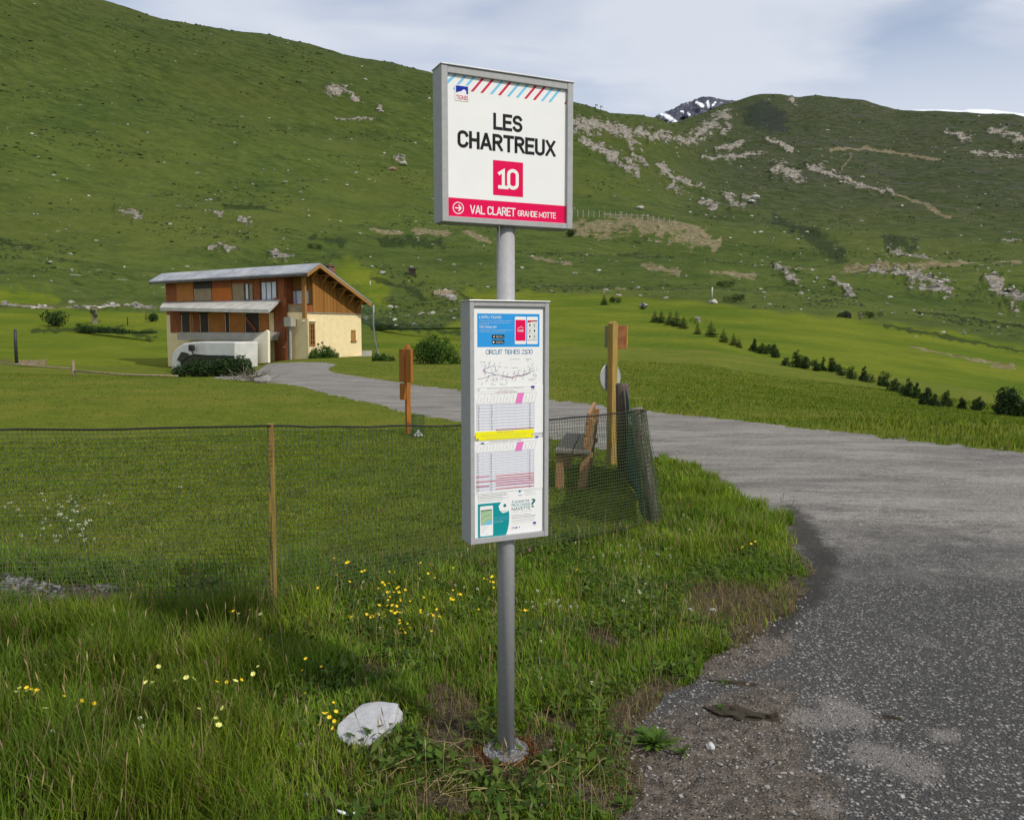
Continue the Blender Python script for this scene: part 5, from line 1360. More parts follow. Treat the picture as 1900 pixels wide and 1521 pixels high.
bush_m = leaf_mat('bush_leaves', (.022, .060, .008), (.045, .105, .012), (.075, .145, .020))
dark_bush_m = leaf_mat('dark_bush_leaves', (.014, .032, .008), (.026, .052, .012), (.05, .085, .018), .15)


mid_bush_m = leaf_mat('olive_bush_leaves', (.022, .046, .008), (.042, .075, .014), (.07, .11, .022), .2)


def crown_mesh(lobes, n, size, seed, squash=1.0, fill=.55):
    """n small leaf faces through the volume of several lobes (x, y, z, r)"""
    g = np.random.default_rng(seed); L = np.array(lobes, float)
    w = L[:, 3] ** 2; k = g.choice(len(L), n, p=w / w.sum())
    d = g.normal(size=(n, 3)); d /= np.linalg.norm(d, axis=1)[:, None]
    r = L[k, 3] * (fill + (1 - fill) * g.random(n) ** .5) * (1 + .18 * g.normal(size=n))
    c = L[k, :3] + d * r[:, None] * np.array([1, 1, squash])
    c[:, 2] = np.maximum(c[:, 2], size * .4)
    nrm = d + .7 * g.normal(size=(n, 3)); nrm /= np.linalg.norm(nrm, axis=1)[:, None]
    a = np.cross(nrm, g.normal(size=(n, 3))); a /= np.linalg.norm(a, axis=1)[:, None]; b = np.cross(nrm, a)
    s = size * (.6 + .8 * g.random(n))[:, None]
    V = np.stack([c - a * s, c + b * s * .42, c + a * s, c - b * s * .42], 1).reshape(-1, 3)
    return V, np.arange(4 * n).reshape(n, 4)


def shrub(name, label, cat, loc, lobes, n, size, seed, mat, group=None, stems=4, squash=1.0, rz=0):
    t = thing(name, label, cat, loc, rz, group)
    V, F = crown_mesh(lobes, n, size, seed, squash); o = np_mesh('foliage', V, F, mat, smooth=False); o.parent = t
    b = MB(); g = random.Random(seed)
    for k in range(stems):
        l = lobes[k % len(lobes)]; b.tube([(l[0] * .2, l[1] * .2, -.1), (l[0] * .6, l[1] * .6, l[2] * .5), (l[0], l[1], l[2] + l[3] * .3)], [l[3] * .07 + .008, l[3] * .05 + .005, .004], 5)
    b.build('stem', bark, t)
    return t


def spruce(name, label, loc, h, seed, group):
    t = thing(name, label, 'spruce', loc, 0, group)
    g = np.random.default_rng(seed); b = MB(); b.tube([(0, 0, -.15), (0, 0, h * .5), (0, 0, h * .97)], [h * .028, h * .018, h * .004], 7); b.build('trunk', bark, t)
    vs, fs = [], []
    tiers = 15
    for i in range(tiers):
        u = i / (tiers - 1); z = h * (.06 + .90 * u); rad = h * .36 * (1 - u) ** .85 + h * .015; nb = int(11 - 6 * u)
        for k in range(nb):
            an = 2 * math.pi * (k + .5 * (i % 2)) / nb + g.normal() * .18; r = rad * (.72 + .45 * g.random()); dz = -r * (.30 - .2 * u) + r * .12 * g.normal()
            dx, dy = math.cos(an), math.sin(an)
            for q in range(5):      # sprays along the branch
                f0 = .12 + .2 * q; c = np.array([dx * r * f0, dy * r * f0, z + dz * f0 + (r * f0) ** 2 / max(r, .01) * .18]); wd = r * .24 * (1.15 - f0) + h * .012
                for sgn in (-1, 1):
                    tip = c + np.array([dx * r * .24 - sgn * dy * wd * 1.3, dy * r * .24 + sgn * dx * wd * 1.3, g.normal() * r * .08 - wd * .25]); m = len(vs)
                    vs += [c, c + np.array([dx, dy, 0]) * r * .22 + np.array([0, 0, h * .012]), tip]; fs.append((m, m + 1, m + 2))
    vs = np.array(vs); o = np_mesh('crown', vs, np.array(fs), spruce_m, smooth=False); o.parent = t
    return t


SPR = [(1121, 566, 20), (1192, 574, 14), (1215, 598, 22), (1227, 599, 24), (1243, 603, 26), (1255, 606, 29), (1268, 610, 24), (1294, 620, 19), (1319, 625, 29), (1342, 635, 25), (1361, 641, 22), (1371, 645, 18)]
ORD = ['first', 'second', 'third', 'fourth', 'fifth', 'sixth', 'seventh', 'eighth', 'ninth', 'tenth', 'eleventh', 'twelfth', 'thirteenth', 'fourteenth', 'fifteenth', 'sixteenth', 'seventeenth', 'eighteenth', 'nineteenth', 'twentieth', 'twenty-first', 'twenty-second', 'twenty-third', 'twenty-fourth']
for i, (px, py, hp) in enumerate(SPR):
    x, y, z, d = hit(px, py, 40); spruce('young_spruce', f'young dark spruce, {ORD[i]} from the left in the row above the right meadow', (x, y, z), hp / FPX * d * 1.03, 100 + i, 'young spruces in a row across the meadow')
BSH = [(1398, 652, 30, 14), (1412, 656, 24, 22), (1424, 657, 22, 20), (1436, 663, 30, 20), (1458, 678, 18, 18), (1478, 682, 40, 24), (1494, 684, 30, 24), (1512, 688, 26, 22), (1526, 688, 32, 14), (1542, 690, 32, 24), (1560, 697, 24, 26), (1577, 703, 26, 28), (1602, 707, 32, 14),
       (1613, 710, 16, 32), (1640, 717, 34, 26), (1660, 727, 28, 26), (1684, 736, 38, 24), (1700, 740, 34, 16), (1716, 752, 40, 24), (1734, 755, 28, 22), (1757, 755, 34, 22), (1782, 760, 26, 16), (1815, 762, 30, 22)]
for i, (px, py, hp, wp) in enumerate(BSH):
    x, y, z, d = hit(px, py, 22); h = hp / FPX * d * .9; w = wp / FPX * d / 2 * .85
    g = random.Random(i); nk = g.randint(5, 8); lobes = [(g.uniform(-.6, .6) * w * (1 - .5 * k / nk), g.uniform(-.5, .5) * w, h * (.16 + .74 * k / nk), min(w * (.85 - .62 * k / nk) * g.uniform(.7, 1.2), h * .38)) for k in range(nk)] + [(g.uniform(-.9, .9) * w, g.uniform(-.3, .3) * w, h * .12, h * .16) for _ in range(3)]
    shrub('bush', f'dark leafy bush, {ORD[i]} from the left in the hedge line below the spruces', 'bush', (x, y, z), lobes, 1000, h * .042 + .010, 300 + i, (dark_bush_m, dark_bush_m, mid_bush_m)[i % 3], 'dark bushes along the meadow boundary')
x, y, z, d = hit(1868, 772, 22); s_ = d / FPX
shrub('bush', 'big dark rounded bush at the right edge of the meadow', 'bush', (x, y, z), [(-5 * s_, 0, 12 * s_, 15 * s_), (0, 0, 30 * s_, 16 * s_), (12 * s_, 2 * s_, 16 * s_, 15 * s_), (24 * s_, 0, 8 * s_, 11 * s_), (34 * s_, 0, 5 * s_, 8 * s_)], 2600, .05, 411, dark_bush_m, None, 6)
# roadside bush and plants round the chalet
x, y, z, d = hit(803, 675, 25); s_ = d / FPX
shrub('bush', 'bright green bush across the road, between orange post and bus stop', 'bush', (x, y, z), [(-22 * s_, 0, 18 * s_, 20 * s_), (-2 * s_, 0, 32 * s_, 20 * s_), (-12 * s_, 4 * s_, 22 * s_, 22 * s_), (18 * s_, 2 * s_, 22 * s_, 22 * s_), (36 * s_, 0, 12 * s_, 14 * s_), (6 * s_, -5 * s_, 15 * s_, 18 * s_), (4 * s_, 0, 50 * s_, 5 * s_), (26 * s_, 0, 42 * s_, 5 * s_), (46 * s_, 3 * s_, 5 * s_, 8 * s_)], 5200, .055, 77, bush_m, None, 7)
pw_ = C0 + CX * .55 + CIN * .9; z = gz(pw_.x, pw_.y)
shrub('leafy_plant', 'tall dock-like plants growing at the foot of the cream gable', 'plant', (pw_.x, pw_.y, z), [(-.5, 0, .25, .38), (.1, -.2, .32, .42), (.7, .1, .22, .36), (-.35, 0, .85, .07), (.0, 0, .95, .07), (.1, .0, .75, .08), (.65, 0, .65, .07), (1.1, 0, .14, .22), (-.9, 0, .12, .2)], 1500, .075, 79, bush_m, None, 5, rz=CY + R(90))
bp_ = hit(398, 699, 30); s_ = bp_[3] / FPX
shrub('hedge_bush', 'broad dark green bush in front of the white van', 'bush', bp_[:3], [(-60 * s_, 0, 8 * s_, 11 * s_), (-40 * s_, .3, 12 * s_, 14 * s_), (-20 * s_, 0, 14 * s_, 15 * s_), (2 * s_, .2, 13 * s_, 15 * s_), (24 * s_, 0, 17 * s_, 17 * s_), (44 * s_, .2, 17 * s_, 18 * s_), (58 * s_, 0, 8 * s_, 10 * s_)], 6000, .06, 83, dark_bush_m, None, 7)
x, y, z, d = hit(712, 670, 45); s_ = d / FPX
shrub('leafy_plant', 'low plants behind the chalet beside the net screen', 'plant', (x, y, z), [(-14 * s_, 0, 5 * s_, 8 * s_), (0, 0, 5 * s_, 8 * s_), (14 * s_, 0, 3 * s_, 6 * s_)], 600, .07, 91, bush_m, None, 3)
for lab, px, py, hp, wp, sd in (('small dark bush by the stony track at the far left', 101, 606, 27, 26, 5), ('small sparse bush left of the chalet above the dark bank', 282, 597, 16, 18, 6), ('low round bush on the slope right of the second board', 1345, 532, 13, 34, 8), ('dark scrub on the slope by the long pale boulder', 1358, 560, 15, 44, 9), ('low dark scrub behind the small hut mound', 1610, 590, 12, 40, 10), ('dark round shrub above the earth bank right of the post', 1060, 440, 15, 14, 12), ('dark low shrubs beside the first spruce', 1142, 562, 12, 24, 13), ('low scrub on the slope left of the grey post', 585, 462, 10, 30, 14)):
    x, y, z, d = hit(px, py, 40); s_ = d / FPX; g = random.Random(sd)
    lobes = [(g.uniform(-.4, .4) * wp * s_, g.uniform(-.3, .3) * wp * s_, hp * s_ * g.uniform(.3, .6), min(hp, wp) * s_ * .42) for k in range(6)]
    shrub('bush', lab, 'bush', (x, y, z), lobes, 800, hp * s_ * .07 + .01, 500 + sd, dark_bush_m, None, 3)


# long low hedge lines on the banks behind the chalet
def hedge(label, a, c, hp, n, seed):
    xa, ya, za, da = hit(*a, 30); xc, yc, zc, dc = hit(*c, 30); m = 26; lobes = []; g = random.Random(seed)
    for k in range(m):
        u = k / (m - 1); x, y = xa + (xc - xa) * u, ya + (yc - ya) * u; zz = gz(x, y); hh = hp / FPX * (da + (dc - da) * u) * g.uniform(.7, 1.2)
        lobes.append((x - xa, y - ya, zz - za + hh * .4, hh * .62))
    shrub('hedge', label, 'hedge', (xa, ya, za), lobes, n, .10, seed, dark_bush_m, None, 8)
hedge('low dark hedge on the bank right of the chalet', (694, 612), (870, 630), 13, 7000, 21)
hedge('low dark hedge on the bank left of the chalet', (150, 618), (283, 633), 13, 6000, 22)

# ------------------------------------------------------------------ rocks, huts, far structures
import bmesh
def rock_mesh(name, seed, sub=3, flat=.65, rough=.22, cuts=7):
    bm = bmesh.new(); bmesh.ops.create_icosphere(bm, subdivisions=sub, radius=1.0); g = np.random.default_rng(seed)
    pl = [(Vector(g.normal(size=3)).normalized(), g.uniform(.55, .85)) for _ in range(cuts)]
    from mathutils import noise as mn
    for v in bm.verts:
        p = v.co.copy()
        for n_, k in pl:
            e = p.dot(n_) - k
            if e > 0: p -= n_ * e * .85
        p *= 1 + rough * mn.noise(p * 1.3 + Vector((seed, 0, 0))) + rough * .4 * mn.noise(p * 3.7 + Vector((0, seed, 0)))
        v.co = Vector((p.x, p.y, p.z * flat))
    me = bpy.data.meshes.new(name); bm.to_mesh(me); bm.free(); return me
def mat_rock(name, c1, c2, scale=6, b=.5):
    m, t = newmat(name); p = t.obj(); n = t.noise(p, scale, 7, .7); c = t.mix(t.smooth(n, .35, .66), c1, c2)
    c = t.mix(t.math('MULTIPLY', t.smooth(t.noise(p, scale * .4, 4, .6), .55, .7), .5), c, tuple(x * .6 for x in c1))
    t.out(t.principled(c, .85, t.bump(t.noise(p, scale * 3, 6, .7), b, .05), spec=.2)); return m
hr_m = mat_rock('pale_hill_rock', (.34, .32, .28), (.52, .50, .45), 2.5)
grey_rock = mat_rock('grey_rock', (.17, .16, .15), (.32, .31, .29), 3)
red_rock = mat_rock('reddish_rock', (.22, .12, .085), (.36, .24, .18), 3)
RM = [rock_mesh('boulder', 900 + k, 2, .7, .25) for k in range(4)]
for m_ in RM: m_.materials.append(hr_m)
def boulder(px, py, wp, label, group=None, mat=None, dmin=60, hgt=.8):
    x, y, z, d = hit(px, py, dmin); r = wp / FPX * d / 2
    me = RM[int(px) % 4]
    if mat: me = me.copy(); me.materials.clear(); me.materials.append(mat)
    o = bpy.data.objects.new('boulder', me); COL.objects.link(o); o.location = (x, y, z + r * .25); o.scale = (r, r * .9, r * hgt); o.rotation_euler = (0, 0, px * 1.7)
    return tag(o, label, 'boulder', group)
BIG = [(728, 316, 16, 'reddish boulder on the hillside left of the name board', red_rock), (748, 306, 18, 'long pale rock just above the reddish boulder', None), (668, 435, 8, 'upright pale boulder on the hillside above the chalet roof', None), (710, 508, 13, 'white boulder on the green knoll beside the dark hut', None),
       (687, 478, 6, 'small white rock above the white boulder', None), (1194, 570, 20, 'grey domed boulder on the meadow near the spruces', grey_rock), (1324, 563, 22, 'long pale boulder on the meadow right of the spruces', None), (1188, 388, 16, 'tan rock on the hillside above the fence line', None),
       (1183, 535, 9, 'white rock beside the curving track', None), (1427, 566, 8, 'small pale rock at the top of the right meadow', None), (1750, 618, 8, 'white block at the end of the dark bank', None), (1788, 620, 9, 'grey rock on the dark bank at the right', grey_rock), (1652, 553, 10, 'white rock on the slope above the right meadow', None),
       (1400, 370, 22, 'pale slab group on the right hillside', None), (1395, 375, 12, 'smaller slab beside the pale slab group', None), (490, 710, 34, 'round grey boulder on the road edge by the chalet', grey_rock)]
for px, py, w_, lab, m_ in BIG: boulder(px, py, w_, lab, None, m_, 20 if py > 650 else 60, .8)
SM = [(326, 115, 3), (208, 193, 3), (60, 250, 6), (66, 254, 4), (237, 233, 4), (71, 293, 4), (163, 308, 4), (100, 327, 5), (125, 333, 3), (165, 365, 5), (469, 343, 4), (410, 357, 3), (383, 372, 4), (558, 358, 5), (562, 372, 5), (572, 392, 5), (573, 402, 5), (643, 345, 6), (660, 322, 6), (713, 286, 6), (573, 298, 4),
      (534, 318, 4), (702, 205, 9), (708, 210, 7), (612, 260, 5), (652, 260, 5), (632, 412, 5), (610, 410, 4), (802, 455, 5), (776, 447, 4), (62, 398, 4), (70, 399, 4), (363, 382, 3), (445, 430, 4), (305, 303, 4), (180, 246, 3), (686, 528, 3), (775, 442, 4), (1455, 432, 5), (1497, 432, 6), (1535, 426, 4), (1480, 445, 6), (1412, 432, 8), (1440, 405, 5),
      (1374, 475, 5), (1447, 487, 4), (1424, 478, 4), (1510, 524, 5), (1528, 534, 4), (1500, 540, 5), (1486, 532, 5), (1305, 350, 5), (1280, 372, 5), (1330, 378, 5), (1255, 360, 4), (1236, 352, 4), (1348, 340, 5), (1610, 463, 4), (1783, 438, 4), (1820, 420, 4), (1655, 582, 4), (1700, 625, 4), (1300, 435, 5), (1355, 443, 6), (1395, 402, 6), (1310, 400, 5), (1266, 338, 5), (1560, 340, 6), (1600, 330, 7), (1500, 555, 5), (1840, 620, 3), (1120, 268, 6), (1215, 268, 4), (1255, 276, 4), (1310, 282, 4)]
for px, py, w_ in SM: boulder(px, py, w_ * 1.15, 'small pale boulder scattered on the far green hillside', 'pale boulders scattered over the hillside')

# dark hut, ruined wall, mound shelter, stone pillar, white stakes
def hut_at(name, lab, cat, px, py, dmin=60):
    x, y, z, d = hit(px, py, dmin); return thing(name, lab, cat, (x, y, z), math.atan2(-x, y)), d / FPX
tarry = pm('tarred_boards', (.022, .016, .014), (.04, .03, .025), 4, .8)
t, s_ = hut_at('hut', 'tiny dark wooden hut with flat roof on the slope behind the chalet', 'hut', 765, 510)
b = MB(); b.box(-6 * s_, -3 * s_, -1, 6 * s_, 6 * s_, 10 * s_); b.build('wall', tarry, t); b = MB(); b.box(-8.5 * s_, -4.5 * s_, 10 * s_, 8.5 * s_, 7.5 * s_, 12.2 * s_); b.build('roof', pm('dark_roof_felt', (.05, .04, .035), (.07, .06, .05), 3, .8), t)
t, s_ = hut_at('stone_wall', 'low ruined stone wall on the slope right of the chalet', 'wall', 824, 544)
b = MB()
for k in range(9): b.box((-19 + 4.2 * k) * s_, -3 * s_, -1, (-14.9 + 4.2 * k) * s_, 2 * s_, (5.5 + random.uniform(-1.2, 1.5)) * s_)
t['kind'] = 'thing'; b.build('masonry', mat_rock('tan_masonry', (.26, .21, .14), (.42, .36, .25), 1.6), t, bevel=.15)
t, s_ = hut_at('mound_shelter', 'small dark turf-covered shelter at the top edge of the right meadow', 'shelter', 1570, 590)
b = MB(); b.prism([(-20 * s_, 0, -.3), (9 * s_, 0, -.3), (8 * s_, 0, 8 * s_), (0, 0, 13 * s_), (-12 * s_, 0, 8 * s_)], (0, 9 * s_, 0)); b.build('mound', pm('dark_turf', (.018, .028, .008), (.03, .042, .012), 2, .95, .6), t, bevel=.2)
b = MB(); b.prism([(2 * s_, -.05, -.2), (8 * s_, -.05, -.2), (7 * s_, -.05, 6 * s_), (1 * s_, -.05, 9 * s_)], (0, -.1, 0)); b.build('doorway', tarry, t); b = MB(); b.box(20 * s_, 0, -.2, 25 * s_, 4 * s_, 9 * s_); b.build('side_wall', mat_rock('mossy_masonry', (.12, .12, .07), (.2, .2, .13), 2), t, bevel=.1)
t, s_ = hut_at('stone_pillar', 'square ivy-grown stone pillar standing left of the chalet', 'pillar', 176, 601, 40)
b = MB(); b.box(-4 * s_, -4 * s_, -.5, 4 * s_, 4 * s_, 27 * s_); b.box(-4.6 * s_, -4.6 * s_, 27 * s_, 4.6 * s_, 4.6 * s_, 29 * s_); t['kind'] = 'thing'; b.build('masonry', mat_rock('mossy_pillar_stone', (.11, .105, .06), (.24, .22, .15), 2.2, .8), t, bevel=.06)
V, F = crown_mesh([(-2 * s_, -3 * s_, 20 * s_, 4.5 * s_), (1 * s_, -3.5 * s_, 13 * s_, 3.5 * s_)], 500, .07, 3); o = np_mesh('ivy', V, F, dark_bush_m, smooth=False); o.parent = t
stake = pm('white_stake', (.62, .61, .56), (.5, .49, .45), 8, .7)
for lab, px, py, hp, w_ in (('leaning white stake on the slope above the spruce row', 1321, 553, 19, 3), ('white marker post on the green knoll right of the chalet roof', 687, 530, 8, 2.2), ('thin dark stake above the bank left of the chalet', 237, 604, 14, 1.6)):
    x, y, z, d = hit(px, py, 40); t = thing('marker_post', lab, 'post', (x, y, z)); h = hp / FPX * d; r = w_ / FPX * d / 2
    b = MB(); b.tube([(0, 0, -.2), (0, 0, h * .9), (.02 * h, 0, h)], [r, r, r * .7], 8); b.build('shaft', tarry if 'dark' in lab else stake, t, smooth=True)
# fence with many posts across the hillside, and two lift pylons on the ridge
x0, y0, z0, d0 = hit(1062, 402, 60)
sf = thing('slope_fence', 'long thin fence of pale posts across the hillside below the cliff', 'fence', (x0, y0, z0))
prev = None; O_ = Vector((x0, y0, z0)); wires = MB()
for k in range(20):
    u = k / 19; px = 1062 + 190 * u; py = 402 + 8 * u + 20 * max(0, u - .5) ** 1.5; x, y, z, d = hit(px, py, 60)
    p = Vector((x, y, z)) - O_; h = (13 - 4 * u) / FPX * d; b = MB(); b.tube([p + Vector((0, 0, -.3)), p + Vector((0, 0, h))], .55 / FPX * d, 5); b.build('post', pm('pale_fence_post', (.40, .40, .36), (.3, .3, .27), 2, .7), sf)
    if prev:
        for f_ in (.3, .6, .92): wires.tube([prev[0] + Vector((0, 0, prev[1] * f_)), p + Vector((0, 0, h * f_))], .12 / FPX * d, 4)
    prev = (p, h)
wires.build('wire', pm('fence_wire', (.1, .12, .1), (.08, .1, .08), 3, .6), sf)
for k, px in enumerate((1105, 1114)):
    x, y, z, d = hit(px, 212 if k else 209, 60); s_ = d / FPX
    t = thing('lift_pylon', ('thin ski lift pylon on the ridge, left one of the two', 'thin ski lift pylon on the ridge, right one of the two')[k], 'pylon', (x, y, z), math.atan2(-x, y))
    b = MB(); b.tube([(0, 0, -2), (0, 0, 14 * s_)], .45 * s_, 6); b.build('mast', tarry, t); b = MB(); b.box(-1 * s_, -.4 * s_, 12.6 * s_, 3.5 * s_, .4 * s_, 13.6 * s_); b.box(2.2 * s_, -.5 * s_, 10.8 * s_, 3.4 * s_, .5 * s_, 12.6 * s_); b.build('cross_arm', tarry, t)
x, y, z, d = hit(466, 708, 20); t = thing('brushwood', 'heap of dry twigs beside the grey boulder by the road', 'brushwood', (x, y, z)); b = MB(); g = random.Random(4)
for k in range(70):
    a_ = g.uniform(0, 6.28); l = g.uniform(.2, .75); c = Vector((g.gauss(0, .28), g.gauss(0, .15), g.uniform(0, .12))); dv = Vector((math.cos(a_), math.sin(a_) * .6, g.uniform(.1, .9))).normalized() * l; b.tube([c, c + dv * .5 + Vector((0, 0, .03)), c + dv], [.012, .008, .003], 4)
b.build('twigs', pm('dry_twig', (.22, .19, .14), (.12, .10, .07), 10, .9), t)

# ------------------------------------------------------------------ white rock by the bus stop and stones round it
wr = rock_mesh('white_rock', 41, 5, .62, .14, 9); wr.materials.append(mat_rock('white_limestone', (.47, .47, .48), (.37, .375, .39), 5, .3))
wr.polygons.foreach_set('use_smooth', [True] * len(wr.polygons))
x, y = ground_pt(692, 1352); o = bpy.data.objects.new('white_rock', wr); COL.objects.link(o); o.location = (x, y, gz(x, y) + .035); o.scale = (.172, .115, .078); o.rotation_euler = (R(15), R(-8), R(8)); tag(o, 'big white limestone rock in the grass left of the bus stop post', 'rock')
pb_m = mat_rock('pebble_grey', (.42, .41, .40), (.60, .59, .57), 9, .3)
pm_ = [rock_mesh('stone', 60 + k, 3, .7, .2, 6) for k in range(3)]
for q in pm_: q.materials.append(pb_m)
for k, (px, py, w_, lab) in enumerate(((562, 1383, 26, 'pale stone in the grass left of the white rock'), (862, 1455, 11, 'small grey stone in front of the bus stop foot'), (1037, 1446, 12, 'small pale stone right of the bus stop foot'), (1025, 1458, 10, 'small grey stone just below the pale one'), (1318, 1392, 18, 'white stone on the gravel shoulder'), (1322, 1136, 13, 'pale stone on the bare earth by the road bend'), (1280, 1137, 14, 'flat pale stone left on the bare earth patch'), (568, 1475, 10, 'small white stone at the lower edge of the grass'))):
    x, y = ground_pt(px, py); d = math.hypot(x, y); r = w_ / FPX * d / 2 * 1.05; o = bpy.data.objects.new('stone', pm_[k % 3]); COL.objects.link(o); o.location = (x, y, gz(x, y) + r * .35); o.scale = (r, r * .8, r); o.rotation_euler = (.2, .1, k * 1.3); tag(o, lab, 'stone')
x, y = ground_pt(645, 1513); t = MB(); t.tube([(.035 * math.cos(R(a_)), .035 * math.sin(R(a_)) * .7, .006 + .004 * math.sin(R(a_ * 2))) for a_ in range(190, 351, 16)], [.002 + .004 * math.sin(R((a_ - 190) * 1.1)) for a_ in range(190, 351, 16)], 6)
o = t.build('plastic_scrap', wb, None, smooth=True, loc=(x, y, gz(x, y) + .02)); tag(o, 'curved scrap of white plastic in the grass at the bottom', 'litter')

# scrub tussocks and scree peppered over the slopes: nobody could count them
def sow(n, seed, d0, d1):
    g_ = np.random.default_rng(seed); a_ = R(-37) + g_.random(n) * R(74); ld = math.log(d0) + g_.random(n) * (math.log(d1) - math.log(d0)); d = np.exp(ld)
    X = np.sin(a_) * d; Y = np.cos(a_) * d; zb, _ = base_z(a_, d); px, py = px_of(X, Y, zb); r, e, lawn, dk, dr = hill_masks(px, py)
    return g_, X, Y, d, px, py, r, e, lawn, dk
g_, X, Y, d, px, py, r, e, lawn, dk = sow(170000, 5, 80, 1850)
pn = pnoise(X / 60, Y / 60, 301) + .7 * pnoise(X / 17, Y / 17, 302)
keep = (g_.random(len(X)) < np.clip(pn * .8 - .02, 0, .6) + .35 * np.clip(dk * 2 - .5, 0, 1)) & (lawn < .3) & (r < .5) & (e < .4)
X, Y, d = X[keep], Y[keep], d[keep]; n = len(X); Z = terrain_z(X, Y)
s0 = (.30 + 1.0 * g_.random(n) ** 3) * (.30 + d / 750); an = g_.random(n) * 6.28
V = np.empty((n, 5, 3)); 
for k, (u, v, w) in enumerate(((-1, -.7, -.2), (1, -.7, -.2), (.8, .9, -.2), (-.9, .8, -.2), (.1, .1, .75))):
    jx = u + .3 * g_.normal(size=n); jy = v + .3 * g_.normal(size=n)
    V[:, k, 0] = X + s0 * (np.cos(an) * jx - np.sin(an) * jy); V[:, k, 1] = Y + s0 * (np.sin(an) * jx + np.cos(an) * jy); V[:, k, 2] = Z + s0 * w * (.5 + .5 * g_.random(n))
F = (np.array([(0, 1, 4), (1, 2, 4), (2, 3, 4), (3, 0, 4)])[None] + (np.arange(n) * 5)[:, None, None]).reshape(-1, 3)
np_mesh('scrub', V.reshape(-1, 3), F, leaf_mat('slope_scrub', (.020, .036, .008), (.036, .056, .012), (.07, .085, .022), .1), smooth=False)['kind'] = 'stuff'
print('scrub', n)
g_, X, Y, d, px, py, r, e, lawn, dk = sow(150000, 6, 90, 1850)
pn = pnoise(X / 45, Y / 45, 311) + .8 * pnoise(X / 14, Y / 14, 312)
side = sstep(px, 350, 1250)
keep = (g_.random(len(X)) < .5 * np.clip(r * 1.5 - .25 + .9 * pnoise(px / 9, py / 6, 77), 0, 1) + np.clip(pn - .5, 0, .5) * (.05 + .2 * side) + .10 * np.clip(e * 2 - .3, 0, 1)) & (lawn < .3)
X, Y, d = X[keep], Y[keep], d[keep]; n = len(X); Z = terrain_z(X, Y)
bm = bmesh.new(); bmesh.ops.create_icosphere(bm, subdivisions=1, radius=1); bvr = np.array([v.co[:] for v in bm.verts]); bfr = np.array([[v.index for v in f.verts] for f in bm.faces]); bm.free()
inr = np.clip(r[keep] * 1.5, 0, 1) if len(r) != n else np.clip(r * 1.5, 0, 1); s0 = (.16 + .9 * g_.random(n) ** 4) * (.3 + d / 800) * (1 + .7 * inr * (g_.random(n) < .35))
V = bvr[None] * (1 + .28 * g_.normal(size=(n, len(bvr), 1))) * s0[:, None, None] * np.stack([.7 + .8 * g_.random(n), .7 + .6 * g_.random(n), .4 + .4 * g_.random(n)], 1)[:, None, :] + np.stack([X, Y, Z + .1 * s0], 1)[:, None, :]
F = (bfr[None] + (np.arange(n) * len(bvr))[:, None, None]).reshape(-1, 3)
np_mesh('scree', V.reshape(-1, 3), F, mat_rock('scree_stone', (.13, .12, .10), (.48, .45, .40), .22), smooth=False)['kind'] = 'stuff'
print('scree', n)
# ------------------------------------------------------------------ grass, weeds, flowers, loose gravel
def blade_mat(name, trans=.3):
    m, t = newmat(name); c = t.attr('tint').outputs['Color']
    pr = t.principled(c, .6, spec=.2); tl = t.new('ShaderNodeBsdfTranslucent'); t.put(tl.inputs[0], c)
    ms = t.new('ShaderNodeMixShader'); ms.inputs[0].default_value = trans; t.l.new(pr, ms.inputs[1]); t.l.new(tl.outputs[0], ms.inputs[2]); t.out(ms.outputs[0]); return m
M_BLADE = blade_mat('grass_blade', .42)


def blades(name, P, h, w, lean, ang, col, mat=M_BLADE):
    n = len(P); dx, dy = np.cos(ang), np.sin(ang)
    sx_, sy_ = -dy, dx
    tw = rng.normal(0, .5, n); cx, cy = sx_ * np.cos(tw) + dx * np.sin(tw), sy_ * np.cos(tw) + dy * np.sin(tw)
    V = np.empty((n, 5, 3)); hw = w / 2
    b0 = P
    m_off = lean * h * .32; t_off = lean * h
    mz = h * .58; tz = h * np.sqrt(np.clip(1 - (lean * .75) ** 2, .15, 1))
    for k, (o_, z_, f) in enumerate(((0, 0, -1), (0, 0, 1), (1, 1, -.72), (1, 1, .72), (2, 2, 0))):
        off = 0 if o_ == 0 else (m_off if o_ == 1 else t_off); zz = 0 if z_ == 0 else (mz if z_ == 1 else tz)
        V[:, k, 0] = b0[:, 0] + dx * off + cx * hw * f; V[:, k, 1] = b0[:, 1] + dy * off + cy * hw * f; V[:, k, 2] = b0[:, 2] + zz - (.004 if k < 2 else 0)
    base = np.arange(n)[:, None] * 5
    F = np.concatenate([base + np.array([0, 1, 3]), base + np.array([0, 3, 2]), base + np.array([2, 3, 4])], 1).reshape(-1, 3)
    C = np.ones((n, 5, 4), np.float32); C[:, :, :3] = col[:, None, :]
    o = np_mesh(name, V.reshape(-1, 3), F, mat, {'tint': C.reshape(-1, 4)}, smooth=True)
    return o


